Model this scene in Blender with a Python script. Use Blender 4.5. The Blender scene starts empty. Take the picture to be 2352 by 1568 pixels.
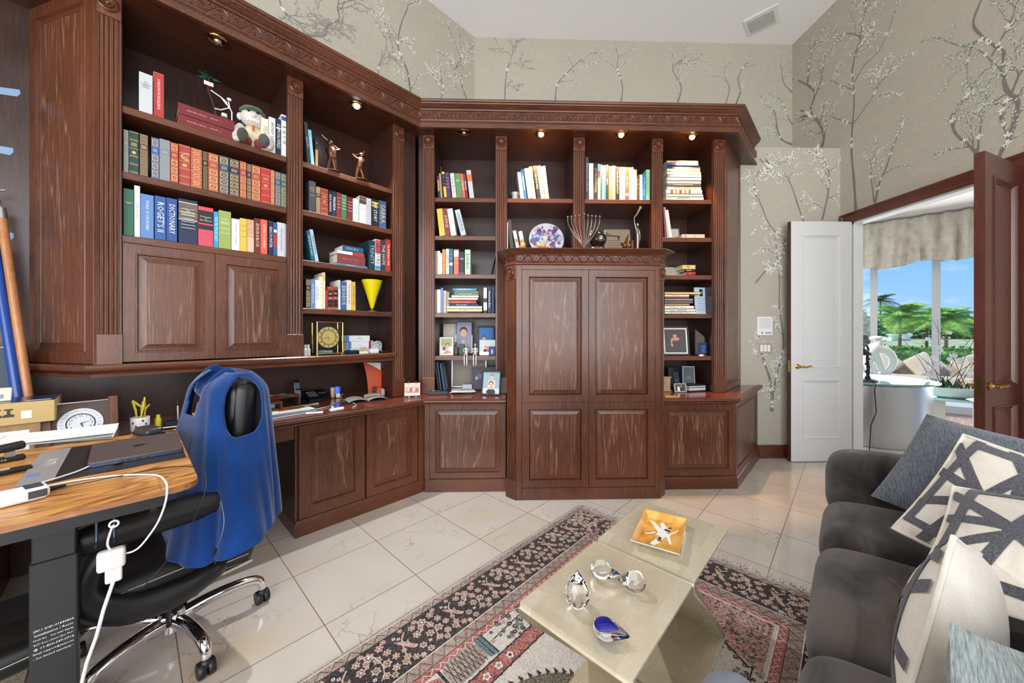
EXPO = 0.; SKY = 1.15; SUN = 4.5; KEY = 350.; LED = 170.; HAL = 110.; KEY2 = 180.
import bpy, math, random
from mathutils import Matrix, Vector
R = math.radians; PI = math.pi; S2 = math.sqrt(.5)
rnd = random.Random(7)
SC = bpy.context.scene; COL = SC.collection

# ---------------------------------------------------------------- survey of the photograph (2352 x 1568): pixel -> point on a real plane
FL = 820.; U0 = 1176.; V0 = 767.; EYE = 1.29; YAW = R(1.6)
FW = (math.sin(YAW), math.cos(YAW)); RT = (math.cos(YAW), -math.sin(YAW))
def ray(u, v, ang=0):
    p = (u-U0)/FL; x = FW[0]+RT[0]*p; y = FW[1]+RT[1]*p
    c = math.cos(R(ang)); s = math.sin(R(ang))
    return x*c+y*s, -x*s+y*c, (V0-v)/FL
def onI(u, v, I, ang=0):
    a, i, z = ray(u, v, ang); t = I/i; return Vector((a*t, I, EYE+z*t))
def onA(u, v, A, ang=0):
    a, i, z = ray(u, v, ang); t = A/a; return Vector((A, i*t, EYE+z*t))
def onZ(u, v, Z, ang=0):
    a, i, z = ray(u, v, ang); t = (Z-EYE)/z; return Vector((a*t, i*t, Z))
def onD(u, v, D, ang=0):
    a, i, z = ray(u, v, ang); return Vector((a*D, i*D, EYE+z*D))
def W(a, i, ang=45):            # frame (a, i) -> world (x, y)
    c = math.cos(R(ang)); s = math.sin(R(ang)); return (a*c-i*s, a*s+i*c)
def Fr(x, y, ang=45):           # world -> frame
    c = math.cos(R(ang)); s = math.sin(R(ang)); return (x*c+y*s, -x*s+y*c)

# ---------------------------------------------------------------- mesh collector
class MB:
    def __init__(s, mats=None):
        s.v = []; s.f = []; s.m = []; s.M = None; s.mats = []
        s.mi = 0
    def mat(s, m):
        if m not in s.mats: s.mats.append(m)
        s.mi = s.mats.index(m); return s
    def pt(s, p):
        p = Vector(p)
        if s.M is not None: p = s.M @ p
        s.v.append(p); return len(s.v)-1
    def face(s, ids): s.f.append(tuple(ids)); s.m.append(s.mi)
    def poly(s, pts): s.face([s.pt(p) for p in pts])
    def box(s, x0, x1, y0, y1, z0, z1, c=0):
        if x1 < x0: x0, x1 = x1, x0
        if y1 < y0: y0, y1 = y1, y0
        if z1 < z0: z0, z1 = z1, z0
        c = min(c, (x1-x0)*.45, (y1-y0)*.45, (z1-z0)*.45)
        if c <= 0:
            b = [s.pt((x, y, z)) for z in (z0, z1) for y in (y0, y1) for x in (x0, x1)]
            for q in ((0, 2, 3, 1), (4, 5, 7, 6), (0, 1, 5, 4), (2, 6, 7, 3), (0, 4, 6, 2), (1, 3, 7, 5)): s.face([b[k] for k in q])
            return s
        X = (x0, x1); Y = (y0, y1); Z = (z0, z1); V = {}
        for i in (0, 1):
            for j in (0, 1):
                for k in (0, 1):
                    sx = c if i == 0 else -c; sy = c if j == 0 else -c; sz = c if k == 0 else -c
                    V[i, j, k, 0] = s.pt((X[i], Y[j]+sy, Z[k]+sz))
                    V[i, j, k, 1] = s.pt((X[i]+sx, Y[j], Z[k]+sz))
                    V[i, j, k, 2] = s.pt((X[i]+sx, Y[j]+sy, Z[k]))
        def q(l, flip):
            s.face(l[::-1] if flip else l)
        for i in (0, 1): q([V[i, 0, 0, 0], V[i, 0, 1, 0], V[i, 1, 1, 0], V[i, 1, 0, 0]], i == 1)
        for j in (0, 1): q([V[0, j, 0, 1], V[1, j, 0, 1], V[1, j, 1, 1], V[0, j, 1, 1]], j == 1)
        for k in (0, 1): q([V[0, 0, k, 2], V[0, 1, k, 2], V[1, 1, k, 2], V[1, 0, k, 2]], k == 1)
        for j in (0, 1):
            for k in (0, 1): q([V[0, j, k, 1], V[0, j, k, 2], V[1, j, k, 2], V[1, j, k, 1]], (j == k) == True)
        for i in (0, 1):
            for k in (0, 1): q([V[i, 0, k, 0], V[i, 1, k, 0], V[i, 1, k, 2], V[i, 0, k, 2]], (i == k) == False)
        for i in (0, 1):
            for j in (0, 1): q([V[i, j, 0, 0], V[i, j, 0, 1], V[i, j, 1, 1], V[i, j, 1, 0]], (i == j) == True)
        for i in (0, 1):
            for j in (0, 1):
                for k in (0, 1): q([V[i, j, k, 0], V[i, j, k, 1], V[i, j, k, 2]], (i+j+k) % 2 == 1)
        return s
    def prism(s, poly, z0, z1, cap=True):           # poly CCW seen from above
        n = len(poly); b = [s.pt((p[0], p[1], z0)) for p in poly]; t = [s.pt((p[0], p[1], z1)) for p in poly]
        for k in range(n):
            l = (k+1) % n; s.face([b[k], b[l], t[l], t[k]])
        if cap: s.face(b[::-1]); s.face(t)
        return s
    def loft(s, rings, closed=True, cap0=False, cap1=False):
        ids = [[s.pt(p) for p in r] for r in rings]; n = len(ids[0])
        for r in range(len(ids)-1):
            for k in range(n if closed else n-1):
                l = (k+1) % n; s.face([ids[r][k], ids[r][l], ids[r+1][l], ids[r+1][k]])
        if cap0: s.face(ids[0][::-1])
        if cap1: s.face(ids[-1])
        return s
    def lathe(s, prof, c=(0, 0, 0), n=20, axis='z', cap=True):
        rings = []
        for r, h in prof:
            ring = []
            for k in range(n):
                t = 2*PI*k/n; x = r*math.cos(t); y = r*math.sin(t)
                if axis == 'z': p = (c[0]+x, c[1]+y, c[2]+h)
                elif axis == 'y': p = (c[0]+x, c[1]+h, c[2]-y)      # h grows along +y
                else: p = (c[0]+h, c[1]+x, c[2]+y)
                ring.append(p)
            rings.append(ring)
        return s.loft(rings, True, cap, cap)
    def tube(s, pts, r, n=8, closed=False, cap=True, flat=1.):
        P = [Vector(p) for p in pts]; N = len(P); rings = []
        up = None
        for k in range(N):
            if closed: t = P[(k+1) % N]-P[k-1]
            else: t = P[min(k+1, N-1)]-P[max(k-1, 0)]
            if t.length < 1e-9: t = Vector((0, 0, 1))
            t.normalize()
            if up is None:
                up = Vector((0, 0, 1)) if abs(t.z) < .9 else Vector((1, 0, 0))
            up = (up-t*up.dot(t))
            if up.length < 1e-6: up = t.orthogonal()
            up.normalize(); b = t.cross(up)
            rr = r[k] if isinstance(r, (list, tuple)) else r
            rings.append([P[k]+b*(math.cos(2*PI*j/n)*rr)+up*(math.sin(2*PI*j/n)*rr*flat) for j in range(n)])
        if closed: rings.append(rings[0])
        return s.loft(rings, True, cap and not closed, cap and not closed)
    def stube(s, pts, r, n=10, k=5, flat=1.):       # tube through a smooth curve with tapering radii
        P = [Vector(p) for p in pts]; N = len(P); o = []; rr = []
        for j in range(N-1):
            p0, p1, p2, p3 = P[max(0, j-1)], P[j], P[j+1], P[min(N-1, j+2)]
            for q in range(k): t = q/k; o.append(.5*((2*p1)+(p2-p0)*t+(2*p0-5*p1+4*p2-p3)*t*t+(3*p1-p0-3*p2+p3)*t**3)); rr.append(r[j]*(1-t)+r[j+1]*t)
        return s.tube(o+[P[-1]], rr+[r[-1]], n, flat=flat)
    def ell(s, c, r, n=14, m=9, M=None):
        old = s.M
        T = Matrix.Translation(c) @ (M if M is not None else Matrix.Identity(4))
        s.M = T if old is None else old @ T
        prof = [(math.cos(-PI/2+PI*k/m), math.sin(-PI/2+PI*k/m)) for k in range(m+1)]
        rings = [[(r[0]*max(p, .001)*math.cos(2*PI*j/n), r[1]*max(p, .001)*math.sin(2*PI*j/n), r[2]*h) for j in range(n)] for p, h in prof]
        s.loft(rings, True, True, True); s.M = old; return s
    def sweep(s, prof, path, closed=False):         # prof: (outward, z) ; path: 2D points, outward = right-hand side of travel
        P = [Vector(p) for p in path]; N = len(P); nrm = []
        for k in range(N-1):
            d = (P[k+1]-P[k]).normalized(); nrm.append(Vector((d.y, -d.x)))
        rings = []
        for k in range(N):
            if k == 0: m = nrm[0]; sc = 1
            elif k == N-1: m = nrm[-1]; sc = 1
            else:
                m = (nrm[k-1]+nrm[k]).normalized(); sc = 1/max(.2, m.dot(nrm[k]))
            rings.append([(P[k].x+m.x*sc*o, P[k].y+m.y*sc*o, z) for o, z in prof])
        return s.loft(rings, True, True, True)
    def grid(s, fn, nu, nv, closed_u=False, hole=None, flip=False):
        ids = [[s.pt(fn(i/(nu if closed_u else nu), j/nv)) for i in range(nu if closed_u else nu+1)] for j in range(nv+1)]
        for j in range(nv):
            for i in range(nu):
                l = (i+1) % nu if closed_u else i+1
                if hole and hole((i+.5)/nu, (j+.5)/nv): continue
                q = [ids[j][i], ids[j][l], ids[j+1][l], ids[j+1][i]]
                s.face(q[::-1] if flip else q)
        return s
    def rbox(s, c, size, r, n=6, bulge=0., fn=None):   # rounded, slightly crowned cushion; size = full extents
        hx, hy, hz = [q/2 for q in size]; r = min(r, hx, hy, hz)
        N = n; key = {}
        def put(d):
            k = tuple(round(q, 5) for q in d)
            if k in key: return key[k]
            p = Vector((d[0]*hx, d[1]*hy, d[2]*hz))
            core = Vector((max(-hx+r, min(hx-r, p.x)), max(-hy+r, min(hy-r, p.y)), max(-hz+r, min(hz-r, p.z))))
            o = p-core
            if o.length > 1e-9: p = core+o.normalized()*r
            if bulge:
                p.z *= 1+bulge*(1-d[0]**2)*(1-d[1]**2)*(1 if abs(d[2]) > .01 else 0)
            if fn: p = fn(p, d)
            key[k] = s.pt(Vector(c)+p); return key[k]
        # concentrate rows near the edges
        def ax(h):
            e = r/h if h > 0 else .5; e = min(e, .95); L = [-1+e*(1-math.cos(PI/2*t/3)) for t in range(3)]
            mid = [-1+e+(2-2*e)*t/N for t in range(N+1)]
            return L+mid+[-q for q in L[::-1]]
        gx, gy, gz = ax(hx), ax(hy), ax(hz)
        def side(A, B, mk, flip):
            for i in range(len(A)-1):
                for j in range(len(B)-1):
                    q = [put(mk(A[i], B[j])), put(mk(A[i+1], B[j])), put(mk(A[i+1], B[j+1])), put(mk(A[i], B[j+1]))]
                    s.face(q[::-1] if flip else q)
        side(gx, gy, lambda a, b: (a, b, 1), False); side(gx, gy, lambda a, b: (a, b, -1), True)
        side(gx, gz, lambda a, b: (a, -1, b), False); side(gx, gz, lambda a, b: (a, 1, b), True)
        side(gy, gz, lambda a, b: (1, a, b), False); side(gy, gz, lambda a, b: (-1, a, b), True)
        return s
    def frame_rect(s, x0, x1, z0, z1, y, loops, fieldmat=None):
        # nested rectangles on a face looking along -y: loops = (inset, y offset); last one is filled
        ids = []
        for ins, dy in loops:
            ids.append([s.pt((x0+ins, y+dy, z0+ins)), s.pt((x1-ins, y+dy, z0+ins)), s.pt((x1-ins, y+dy, z1-ins)), s.pt((x0+ins, y+dy, z1-ins))])
        for k in range(len(ids)-1):
            for j in range(4):
                l = (j+1) % 4; s.face([ids[k][j], ids[k][l], ids[k+1][l], ids[k+1][j]])
        if fieldmat: s.mat(fieldmat)
        s.face(ids[-1]); return s
    def text(s, txt, size, M, align='CENTER', squeeze=1., thick=0):
        for (vs, fs) in [text_mesh(txt, align)]:
            base = len(s.v); old = s.M
            T = M if old is None else old @ M
            s.M = T
            ids = [s.pt((v[0]*size*squeeze, v[1]*size, 0)) for v in vs]; s.M = old
            for f in fs: s.face([ids[k] for k in f])
        return s
    def build(s, name, mat=None, parent=None, smooth=35, base=None, sub=0):
        me = bpy.data.meshes.new(name)
        b = Vector(base) if base is not None else (BASE.get(parent.name, Vector((0, 0, 0))) if parent else Vector((0, 0, 0)))
        me.from_pydata([v-b for v in s.v], [], s.f); 
        mats = s.mats if s.mats else [mat]
        for m in mats: me.materials.append(m)
        if s.mats: me.polygons.foreach_set('material_index', s.m)
        me.validate()
        if smooth:
            me.polygons.foreach_set('use_smooth', [True]*len(me.polygons))
            try: me.set_sharp_from_angle(angle=R(smooth))
            except Exception: pass
        me.update()
        o = bpy.data.objects.new(name, me); COL.objects.link(o)
        if parent: o.parent = parent; BASE[o.name] = b
        if sub:
            md = o.modifiers.new('soft', 'SUBSURF'); md.levels = sub; md.render_levels = sub
        return o
BASE = {}
_txt = {}
def text_mesh(t, align):
    k = (t, align)
    if k not in _txt:
        cu = bpy.data.curves.new('lettering', 'FONT'); cu.body = t; cu.size = 1; cu.align_x = align; cu.align_y = 'CENTER'; cu.resolution_u = 1; cu.space_line = .85
        ob = bpy.data.objects.new('lettering', cu)
        me = bpy.data.meshes.new_from_object(ob)
        _txt[k] = ([tuple(v.co) for v in me.vertices], [tuple(p.vertices) for p in me.polygons])
        bpy.data.objects.remove(ob); bpy.data.curves.remove(cu); bpy.data.meshes.remove(me)
    return _txt[k]
def text_w(t):
    vs = text_mesh(t, 'CENTER')[0]
    return (max(v[0] for v in vs)-min(v[0] for v in vs), max(v[1] for v in vs)-min(v[1] for v in vs)) if vs else (1, 1)

def tag(o, label=None, cat=None, group=None, kind=None):
    if label: o['label'] = label
    if cat: o['category'] = cat
    if group: o['group'] = group
    if kind: o['kind'] = kind
    return o
def thing(name, label, cat, at, ang=0, group=None):     # Empty at the thing's base; `at` is given in the rotated frame
    o = bpy.data.objects.new(name, None); COL.objects.link(o)
    x, y = W(at[0], at[1], ang); o.location = (x, y, at[2]); o.rotation_euler = (0, 0, R(ang))
    o.empty_display_size = .05; BASE[o.name] = Vector(at); return tag(o, label, cat, group)
def solo(mb, name, label, cat, at, ang=0, mat=None, group=None, smooth=35, kind=None):   # a one-mesh thing
    o = mb.build(name, mat, None, smooth, base=at); x, y = W(at[0], at[1], ang)
    o.location = (x, y, at[2]); o.rotation_euler = (0, 0, R(ang)); BASE[o.name] = Vector(at)
    return tag(o, label, cat, group, kind)
def struct(mb, name, mat=None, smooth=0):
    o = mb.build(name, mat, None, smooth); o['kind'] = 'structure'; return o

# ---------------------------------------------------------------- materials
def srgb(r, g, b):
    f = lambda c: (c/255/12.92) if c <= 10 else ((c/255+.055)/1.055)**2.4
    return (f(r), f(g), f(b), 1)
_m = {}
def newmat(name):
    m = bpy.data.materials.new(name); m.use_nodes = True; nt = m.node_tree; b = nt.nodes['Principled BSDF']; return m, nt, b
def setp(b, **k):
    N = dict(col='Base Color', rough='Roughness', metal='Metallic', ior='IOR', trans='Transmission Weight', coat='Coat Weight', coatr='Coat Roughness', sheen='Sheen Weight', spec='Specular IOR Level', alpha='Alpha', emit='Emission Color', es='Emission Strength', sss='Subsurface Weight', aniso='Anisotropic')
    for q, v in k.items(): b.inputs[N[q]].default_value = v
def pm(name, rgb, rough=.5, **k):
    if name in _m: return _m[name]
    m, nt, b = newmat(name); setp(b, col=srgb(*rgb), rough=rough, **k); _m[name] = m; return m
def cm(rgb, rough=.55, **k): return pm('paint %d %d %d %g' % (*rgb, rough), rgb, rough, **k)
def nd(nt, typ, ins=None, **at):
    n = nt.nodes.new(typ)
    for k, v in at.items(): setattr(n, k, v)
    for k, v in (ins or {}).items():
        s = n.inputs[k]
        if isinstance(v, bpy.types.NodeSocket): nt.links.new(v, s)
        else: s.default_value = v
    return n
def mth(nt, op, a, b=None, c=None):
    n = nt.nodes.new('ShaderNodeMath'); n.operation = op
    for k, v in enumerate((a, b, c)):
        if v is None: continue
        if isinstance(v, bpy.types.NodeSocket): nt.links.new(v, n.inputs[k])
        else: n.inputs[k].default_value = v
    return n.outputs[0]
def ramp(nt, fac, stops, interp='LINEAR'):
    n = nt.nodes.new('ShaderNodeValToRGB'); n.color_ramp.interpolation = interp; e = n.color_ramp.elements
    while len(e) < len(stops): e.new(.5)
    for k, (p, c) in enumerate(stops): e[k].position = p; e[k].color = c
    nt.links.new(fac, n.inputs[0]); return n.outputs[0]
def mixc(nt, f, a, b, typ='MIX'):
    n = nt.nodes.new('ShaderNodeMix'); n.data_type = 'RGBA'; n.blend_type = typ
    for s, v in ((n.inputs[0], f), (n.inputs[6], a), (n.inputs[7], b)):
        if isinstance(v, bpy.types.NodeSocket): nt.links.new(v, s)
        else: s.default_value = v
    return n.outputs[2]
def coords(nt, sc=(1, 1, 1), rot=(0, 0, 0), loc=(0, 0, 0), which='Object'):
    t = nd(nt, 'ShaderNodeTexCoord'); m = nd(nt, 'ShaderNodeMapping', {'Vector': t.outputs[which], 'Scale': sc, 'Rotation': rot, 'Location': loc}); return m.outputs[0]
def bump(nt, b, h, strength=.3, dist=.01):
    n = nd(nt, 'ShaderNodeBump', {'Height': h, 'Strength': strength, 'Distance': dist}); nt.links.new(n.outputs[0], b.inputs['Normal'])

def wood(name, horiz=False, dark=(44, 20, 12), mid=(97, 54, 34), pale=(146, 100, 72), streak=.25, rough=.33, scale=1.):
    m, nt, b = newmat(name)
    sc = (1.1*scale, 14*scale, 14*scale) if horiz else (14*scale, 14*scale, 1.1*scale)
    p = coords(nt, sc)
    n1 = nd(nt, 'ShaderNodeTexNoise', {'Vector': p, 'Scale': .35, 'Detail': 3., 'Roughness': .6, 'Distortion': .4})
    # growth rings: bands of a slow noise field make cathedral arches
    rings = mth(nt, 'FRACT', mth(nt, 'MULTIPLY', n1.outputs[0], 16.))
    rings = mth(nt, 'ABSOLUTE', mth(nt, 'SUBTRACT', rings, .5))
    fine = nd(nt, 'ShaderNodeTexNoise', {'Vector': p, 'Scale': 9., 'Detail': 4., 'Roughness': .7})
    big = nd(nt, 'ShaderNodeTexNoise', {'Vector': coords(nt, (2, 2, 2)), 'Scale': .9, 'Detail': 2.})
    f = mth(nt, 'ADD', mth(nt, 'MULTIPLY', fine.outputs[0], .55), mth(nt, 'MULTIPLY', big.outputs[0], .45))
    c = ramp(nt, f, [(.3, srgb(*dark)), (.52, srgb(*mid)), (.75, srgb(*[min(255, int(q*1.18)) for q in mid]))])
    pore = mth(nt, 'MULTIPLY', ramp(nt, rings, [(.36, (0, 0, 0, 1)), (.5, (1, 1, 1, 1))]), ramp(nt, fine.outputs[0], [(.38, (0, 0, 0, 1)), (.62, (1, 1, 1, 1))]))
    c = mixc(nt, mth(nt, 'MULTIPLY', pore, streak), c, srgb(*pale))
    nt.links.new(c, b.inputs['Base Color']); setp(b, rough=rough, coat=.12, coatr=.25)
    bump(nt, b, fine.outputs[0], .08, .002)
    _m[name] = m; return m
WV = wood('mahogany upright grain'); WH = wood('mahogany level grain', True)
WP = wood('mahogany door panel', streak=.6, dark=(52, 26, 16), mid=(98, 57, 37), pale=(172, 130, 102), scale=.8)
WD = wood('mahogany shaded carcass', dark=(30, 15, 11), mid=(60, 33, 24), pale=(92, 60, 46), streak=.2)  # darker copy of the mahogany: shade of the recesses put into its colour
WDH = wood('mahogany shaded soffit', True, dark=(38, 18, 12), mid=(74, 39, 26), pale=(116, 74, 52), streak=.3)  # soffit copy darkened as well, underside shade put into the colour
CARV = pm('carved mahogany', (92, 50, 33), .28, coat=.25)
WHITE = pm('white paint', (236, 236, 234), .4); PAPER = pm('white paper', (238, 238, 236), .7)
CHROME = pm('chrome', (235, 235, 238), .06, metal=1.); STEEL = pm('brushed steel', (190, 190, 192), .3, metal=1.)
BRASS = pm('brass', (200, 160, 90), .18, metal=1.); BLACK = pm('black plastic', (22, 22, 24), .4); GOLD = pm('gilt', (205, 175, 115), .35, metal=.3)
GLASS = pm('clear glass', (250, 252, 252), .0, trans=1., ior=1.47)
def cycprog(*a): pass
# ================================================================ camera, light, sky
cam = bpy.data.cameras.new('camera'); co = bpy.data.objects.new('camera', cam); COL.objects.link(co); SC.camera = co
co.location = (0, 0, EYE); co.rotation_euler = (R(90), 0, -YAW)
cam.sensor_width = 36; cam.lens = FL*36/2352; cam.shift_y = (V0-784)/2352*-1*-1; cam.clip_start = .02; cam.clip_end = 500
SC.view_settings.view_transform = 'Standard'; SC.view_settings.look = 'None'; SC.view_settings.gamma = 1; SC.view_settings.exposure = EXPO

w = bpy.data.worlds.new('sky'); SC.world = w; w.use_nodes = True; nt = w.node_tree
bg = nt.nodes['Background']
tc = nd(nt, 'ShaderNodeTexCoord'); sx = nd(nt, 'ShaderNodeSeparateXYZ', {0: tc.outputs['Generated']})
sky = ramp(nt, sx.outputs[2], [(0., srgb(176, 214, 250)), (.12, srgb(140, 198, 250)), (.35, srgb(100, 174, 246)), (.8, srgb(64, 140, 230))])
cl = nd(nt, 'ShaderNodeTexNoise', {'Vector': nd(nt, 'ShaderNodeMapping', {'Vector': tc.outputs['Generated'], 'Scale': (3.2, 3.2, 9)}).outputs[0], 'Scale': 1.6, 'Detail': 6., 'Roughness': .55})
cf = mth(nt, 'MULTIPLY', ramp(nt, cl.outputs[0], [(.56, (0, 0, 0, 1)), (.74, (1, 1, 1, 1))]), ramp(nt, sx.outputs[2], [(0., (.9, .9, .9, 1)), (.3, (.4, .4, .4, 1))]))
nt.links.new(mixc(nt, cf, sky, (1, 1, 1, 1)), bg.inputs[0]); bg.inputs[1].default_value = SKY

def light(name, typ, loc, energy, color=(1, 1, 1), rot=None, target=None, **k):
    l = bpy.data.lights.new(name, typ); l.energy = energy; l.color = color
    for q, v in k.items(): setattr(l, q, v)
    o = bpy.data.objects.new(name, l); COL.objects.link(o); o.location = loc
    if rot: o.rotation_euler = rot
    if target is not None: o.rotation_euler = (Vector(target)-Vector(loc)).to_track_quat('-Z', 'Y').to_euler()
    return o
light('sun', 'SUN', (8, 8, 12), SUN, (1, .95, .86), target=(8+.62, 8-.25, 12-.74), angle=R(.6))

# ================================================================ room shell
WC = 4.83
def wallpaper(name, rgb):
    m, nt, b = newmat(name)
    p = coords(nt, (1, 1, 1))
    wv = nd(nt, 'ShaderNodeTexNoise', {'Vector': coords(nt, (260, 260, 14)), 'Scale': 1., 'Detail': 2.})
    wh = nd(nt, 'ShaderNodeTexNoise', {'Vector': coords(nt, (14, 14, 260)), 'Scale': 1., 'Detail': 2.})
    h = mth(nt, 'ADD', wv.outputs[0], wh.outputs[0])
    big = nd(nt, 'ShaderNodeTexNoise', {'Vector': p, 'Scale': 1.1, 'Detail': 2.})
    r2 = tuple(int(q*.94) for q in rgb); r3 = tuple(min(255, int(q*1.03)) for q in rgb)
    c = ramp(nt, mth(nt, 'ADD', mth(nt, 'MULTIPLY', h, .4), mth(nt, 'MULTIPLY', big.outputs[0], .2)), [(.38, srgb(*r2)), (.62, srgb(*r3))])
    nt.links.new(c, b.inputs['Base Color']); setp(b, rough=.62, spec=.35); bump(nt, b, h, .25, .002); return m
WPAP = wallpaper('woven wallpaper', (186, 180, 166))
BR = pm('painted grey branch', (124, 119, 115), .7); LFW = pm('painted white blossom', (226, 230, 220), .6); LFG = pm('painted grey leaf', (150, 148, 140), .7); LFS = pm('painted sage leaf', (196, 206, 190), .65)

class Mural:
    # painted branches: flat strokes lying on the wallpaper; P maps (s, z) on the wall to 3D
    def __init__(s, mb, P, seed, leaf, twig=1.): s.mb = mb; s.P = P; s.r = random.Random(seed); s.leaf = leaf; s.k = twig; s.d = 0
    def stroke(s, pts, w0, w1):
        s.mb.mat(BR); n = len(pts); L = []; Rr = []; s.d += 1e-5
        for k, p in enumerate(pts):
            a = Vector(pts[max(0, k-1)]); b = Vector(pts[min(n-1, k+1)]); t = (b-a)
            if t.length < 1e-6: t = Vector((0, 1))
            t.normalize(); w = (w0+(w1-w0)*k/(n-1))*.38*(1+.18*math.sin(k*1.7)); q = Vector((-t.y, t.x))*w
            L.append(s.P(p[0]+q.x, p[1]+q.y, s.d)); Rr.append(s.P(p[0]-q.x, p[1]-q.y, s.d))
        il = [s.mb.pt(p) for p in L]; ir = [s.mb.pt(p) for p in Rr]
        for k in range(n-1): s.mb.face([il[k], ir[k], ir[k+1], il[k+1]])
    def leaf_at(s, p, ang, l, m=None):
        s.mb.mat(m or s.leaf); s.d += 2e-7; w = l*.26
        c, q = math.cos(ang), math.sin(ang)
        s.mb.poly([s.P(p[0]+x*c-y*q, p[1]+x*q+y*c, s.d+.0006) for x, y in ((0, 0), (l*.35, w), (l*.75, w*.8), (l, 0), (l*.75, -w*.8), (l*.35, -w))])
    def flower(s, p, sz):
        for k in range(5): s.leaf_at(p, k*1.257+s.r.random(), sz, LFW)
    def bird(s, p, sz, ang):
        c, q = math.cos(ang), math.sin(ang)
        for m, pts in ((LFW, ((-.5, 0), (-.2, .12), (.15, .14), (.4, .1), (.55, .02), (.35, -.06), (0, -.12), (-.3, -.08))), (BR, ((-.5, 0), (-1., .16), (-1.05, .1), (-.6, -.04))), (BR, ((-.1, .08), (.1, .12), (-.15, .3), (-.6, .42), (-.4, .2)))):
            s.d += 1e-5; s.mb.mat(m); s.mb.poly([s.P(p[0]+sz*(x*c-y*q), p[1]+sz*(x*q+y*c), s.d+.002) for x, y in pts])
    def twig(s, p, ang, ln, w, lv):
        pts = [p]; a = ang
        for k in range(5):
            a += s.r.uniform(-.35, .35); q = pts[-1]; pts.append((q[0]+math.cos(a)*ln/5, q[1]+math.sin(a)*ln/5))
            if lv > 0 and s.r.random() < .5: s.twig(pts[-1], a+s.r.choice((-1, 1))*s.r.uniform(.4, .9), ln*.6, w*.6, lv-1)
        s.stroke(pts, w, w*.35)
        for k in range(1, len(pts)):
            for j in range(2 if lv == 0 else 1):
                s.leaf_at((pts[k][0]+s.r.uniform(-.012, .012), pts[k][1]+s.r.uniform(-.012, .012)), a+s.r.uniform(-1.3, 1.3), s.r.uniform(.012, .024))
    def branch(s, poly, w0, w1, dens=1.):
        pts = []
        P = [Vector(p) for p in poly]; n = len(P)
        for k in range(n-1):
            p0 = P[max(0, k-1)]; p1 = P[k]; p2 = P[k+1]; p3 = P[min(n-1, k+2)]
            for j in range(4):
                t = j/4; pts.append(tuple(.5*((2*p1)+(p2-p0)*t+(2*p0-5*p1+4*p2-p3)*t*t+(3*p1-p0-3*p2+p3)*t**3)))
        pts.append(tuple(P[-1])); s.stroke(pts, w0, w1); N = len(pts)
        for k in range(2, N):
            if s.r.random() < .36*dens:
                a = Vector(pts[min(N-1, k+1)])-Vector(pts[k-1]); an = math.atan2(a.y, a.x)
                s.twig(pts[k], an+s.r.choice((-1, 1))*s.r.uniform(.35, 1.), s.k*s.r.uniform(.12, .26), w1*.8, 1)
            if s.r.random() < .16: s.flower(pts[k], s.r.uniform(.016, .026))
        s.twig(pts[-1], math.atan2(pts[-1][1]-pts[-2][1], pts[-1][0]-pts[-2][0]), s.k*.2, w1, 1)

XR = 3.55; YB = 4.27; YL = 3.65; IWL = 3.251
# left wall (behind the desk side)
mb = MB(); mb.mat(WPAP)
a0, a1 = -2.25, 2.787
p = [W(a0, IWL), W(a1, IWL), W(a1+.04, IWL+.1), W(a0, IWL+.1)]
mb.prism(p, 0, WC)
mu = Mural(mb, lambda s_, z, d: (*W(s_, IWL-.0006-d), z), 3, LFG, 1.2)
pix = lambda l: [(onI(u, v, IWL, 45).x, onI(u, v, IWL, 45).z) for u, v in l]
for l, w0 in (([(945, 225), (940, 190), (935, 160), (915, 110), (920, 60), (935, 22)], .03), ([(1075, 238), (1062, 200), (1045, 165), (1062, 128)], .026), ([(700, 80), (745, 82), (752, 60), (778, 45), (775, 18), (782, -15)], .022), ([(640, -5), (655, 30), (690, 52)], .014), ([(868, 175), (870, 150), (878, 132)], .012), ([(1010, 235), (1018, 205), (1012, 180)], .014)):
    if l[0][0] > 880: mu.leaf = LFW
    else: mu.leaf = LFG
    mu.branch(pix(l), w0, w0*.4)
struct(mb, 'wall_left')
# back wall above, and the lower block in front of it that ends in a ledge
mb = MB(); mb.mat(WPAP); mb.box(-.46, XR, YB, YB+.1, 0, WC)
mu = Mural(mb, lambda s_, z, d: (s_, YB-.0006-d, z), 5, LFS)
pix = lambda l: [(onI(u, v, YB).x, onI(u, v, YB).z) for u, v in l]
for l, w0 in (([(1820, 332), (1795, 320), (1785, 295), (1780, 260), (1768, 240)], .035), ([(1822, 215), (1800, 190), (1795, 160)], .02), ([(1822, 290), (1806, 260), (1798, 235)], .018), ([(1690, 240), (1700, 210), (1695, 180), (1710, 150)], .025), ([(1160, 238), (1160, 200), (1165, 160), (1175, 130)], .018), ([(1275, 235), (1280, 195), (1300, 170), (1330, 140)], .022), ([(1425, 238), (1430, 200), (1418, 160), (1420, 130)], .02), ([(1555, 238), (1565, 200), (1545, 160), (1560, 140)], .022), ([(1665, 245), (1675, 205), (1668, 185)], .018)):
    mu.leaf = LFG if 1100 < l[0][0] < 1200 else LFS
    mu.branch(pix(l), w0, w0*.35)
struct(mb, 'wall_back')
mb = MB(); mb.mat(WPAP); mb.box(-.95, XR, YL, YB, 0, 3.24)
mu = Mural(mb, lambda s_, z, d: (s_, YL-.0006-d, z), 8, LFW, .8)
pix = lambda l: [(onI(u, v, YL).x, onI(u, v, YL).z) for u, v in l]
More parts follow.
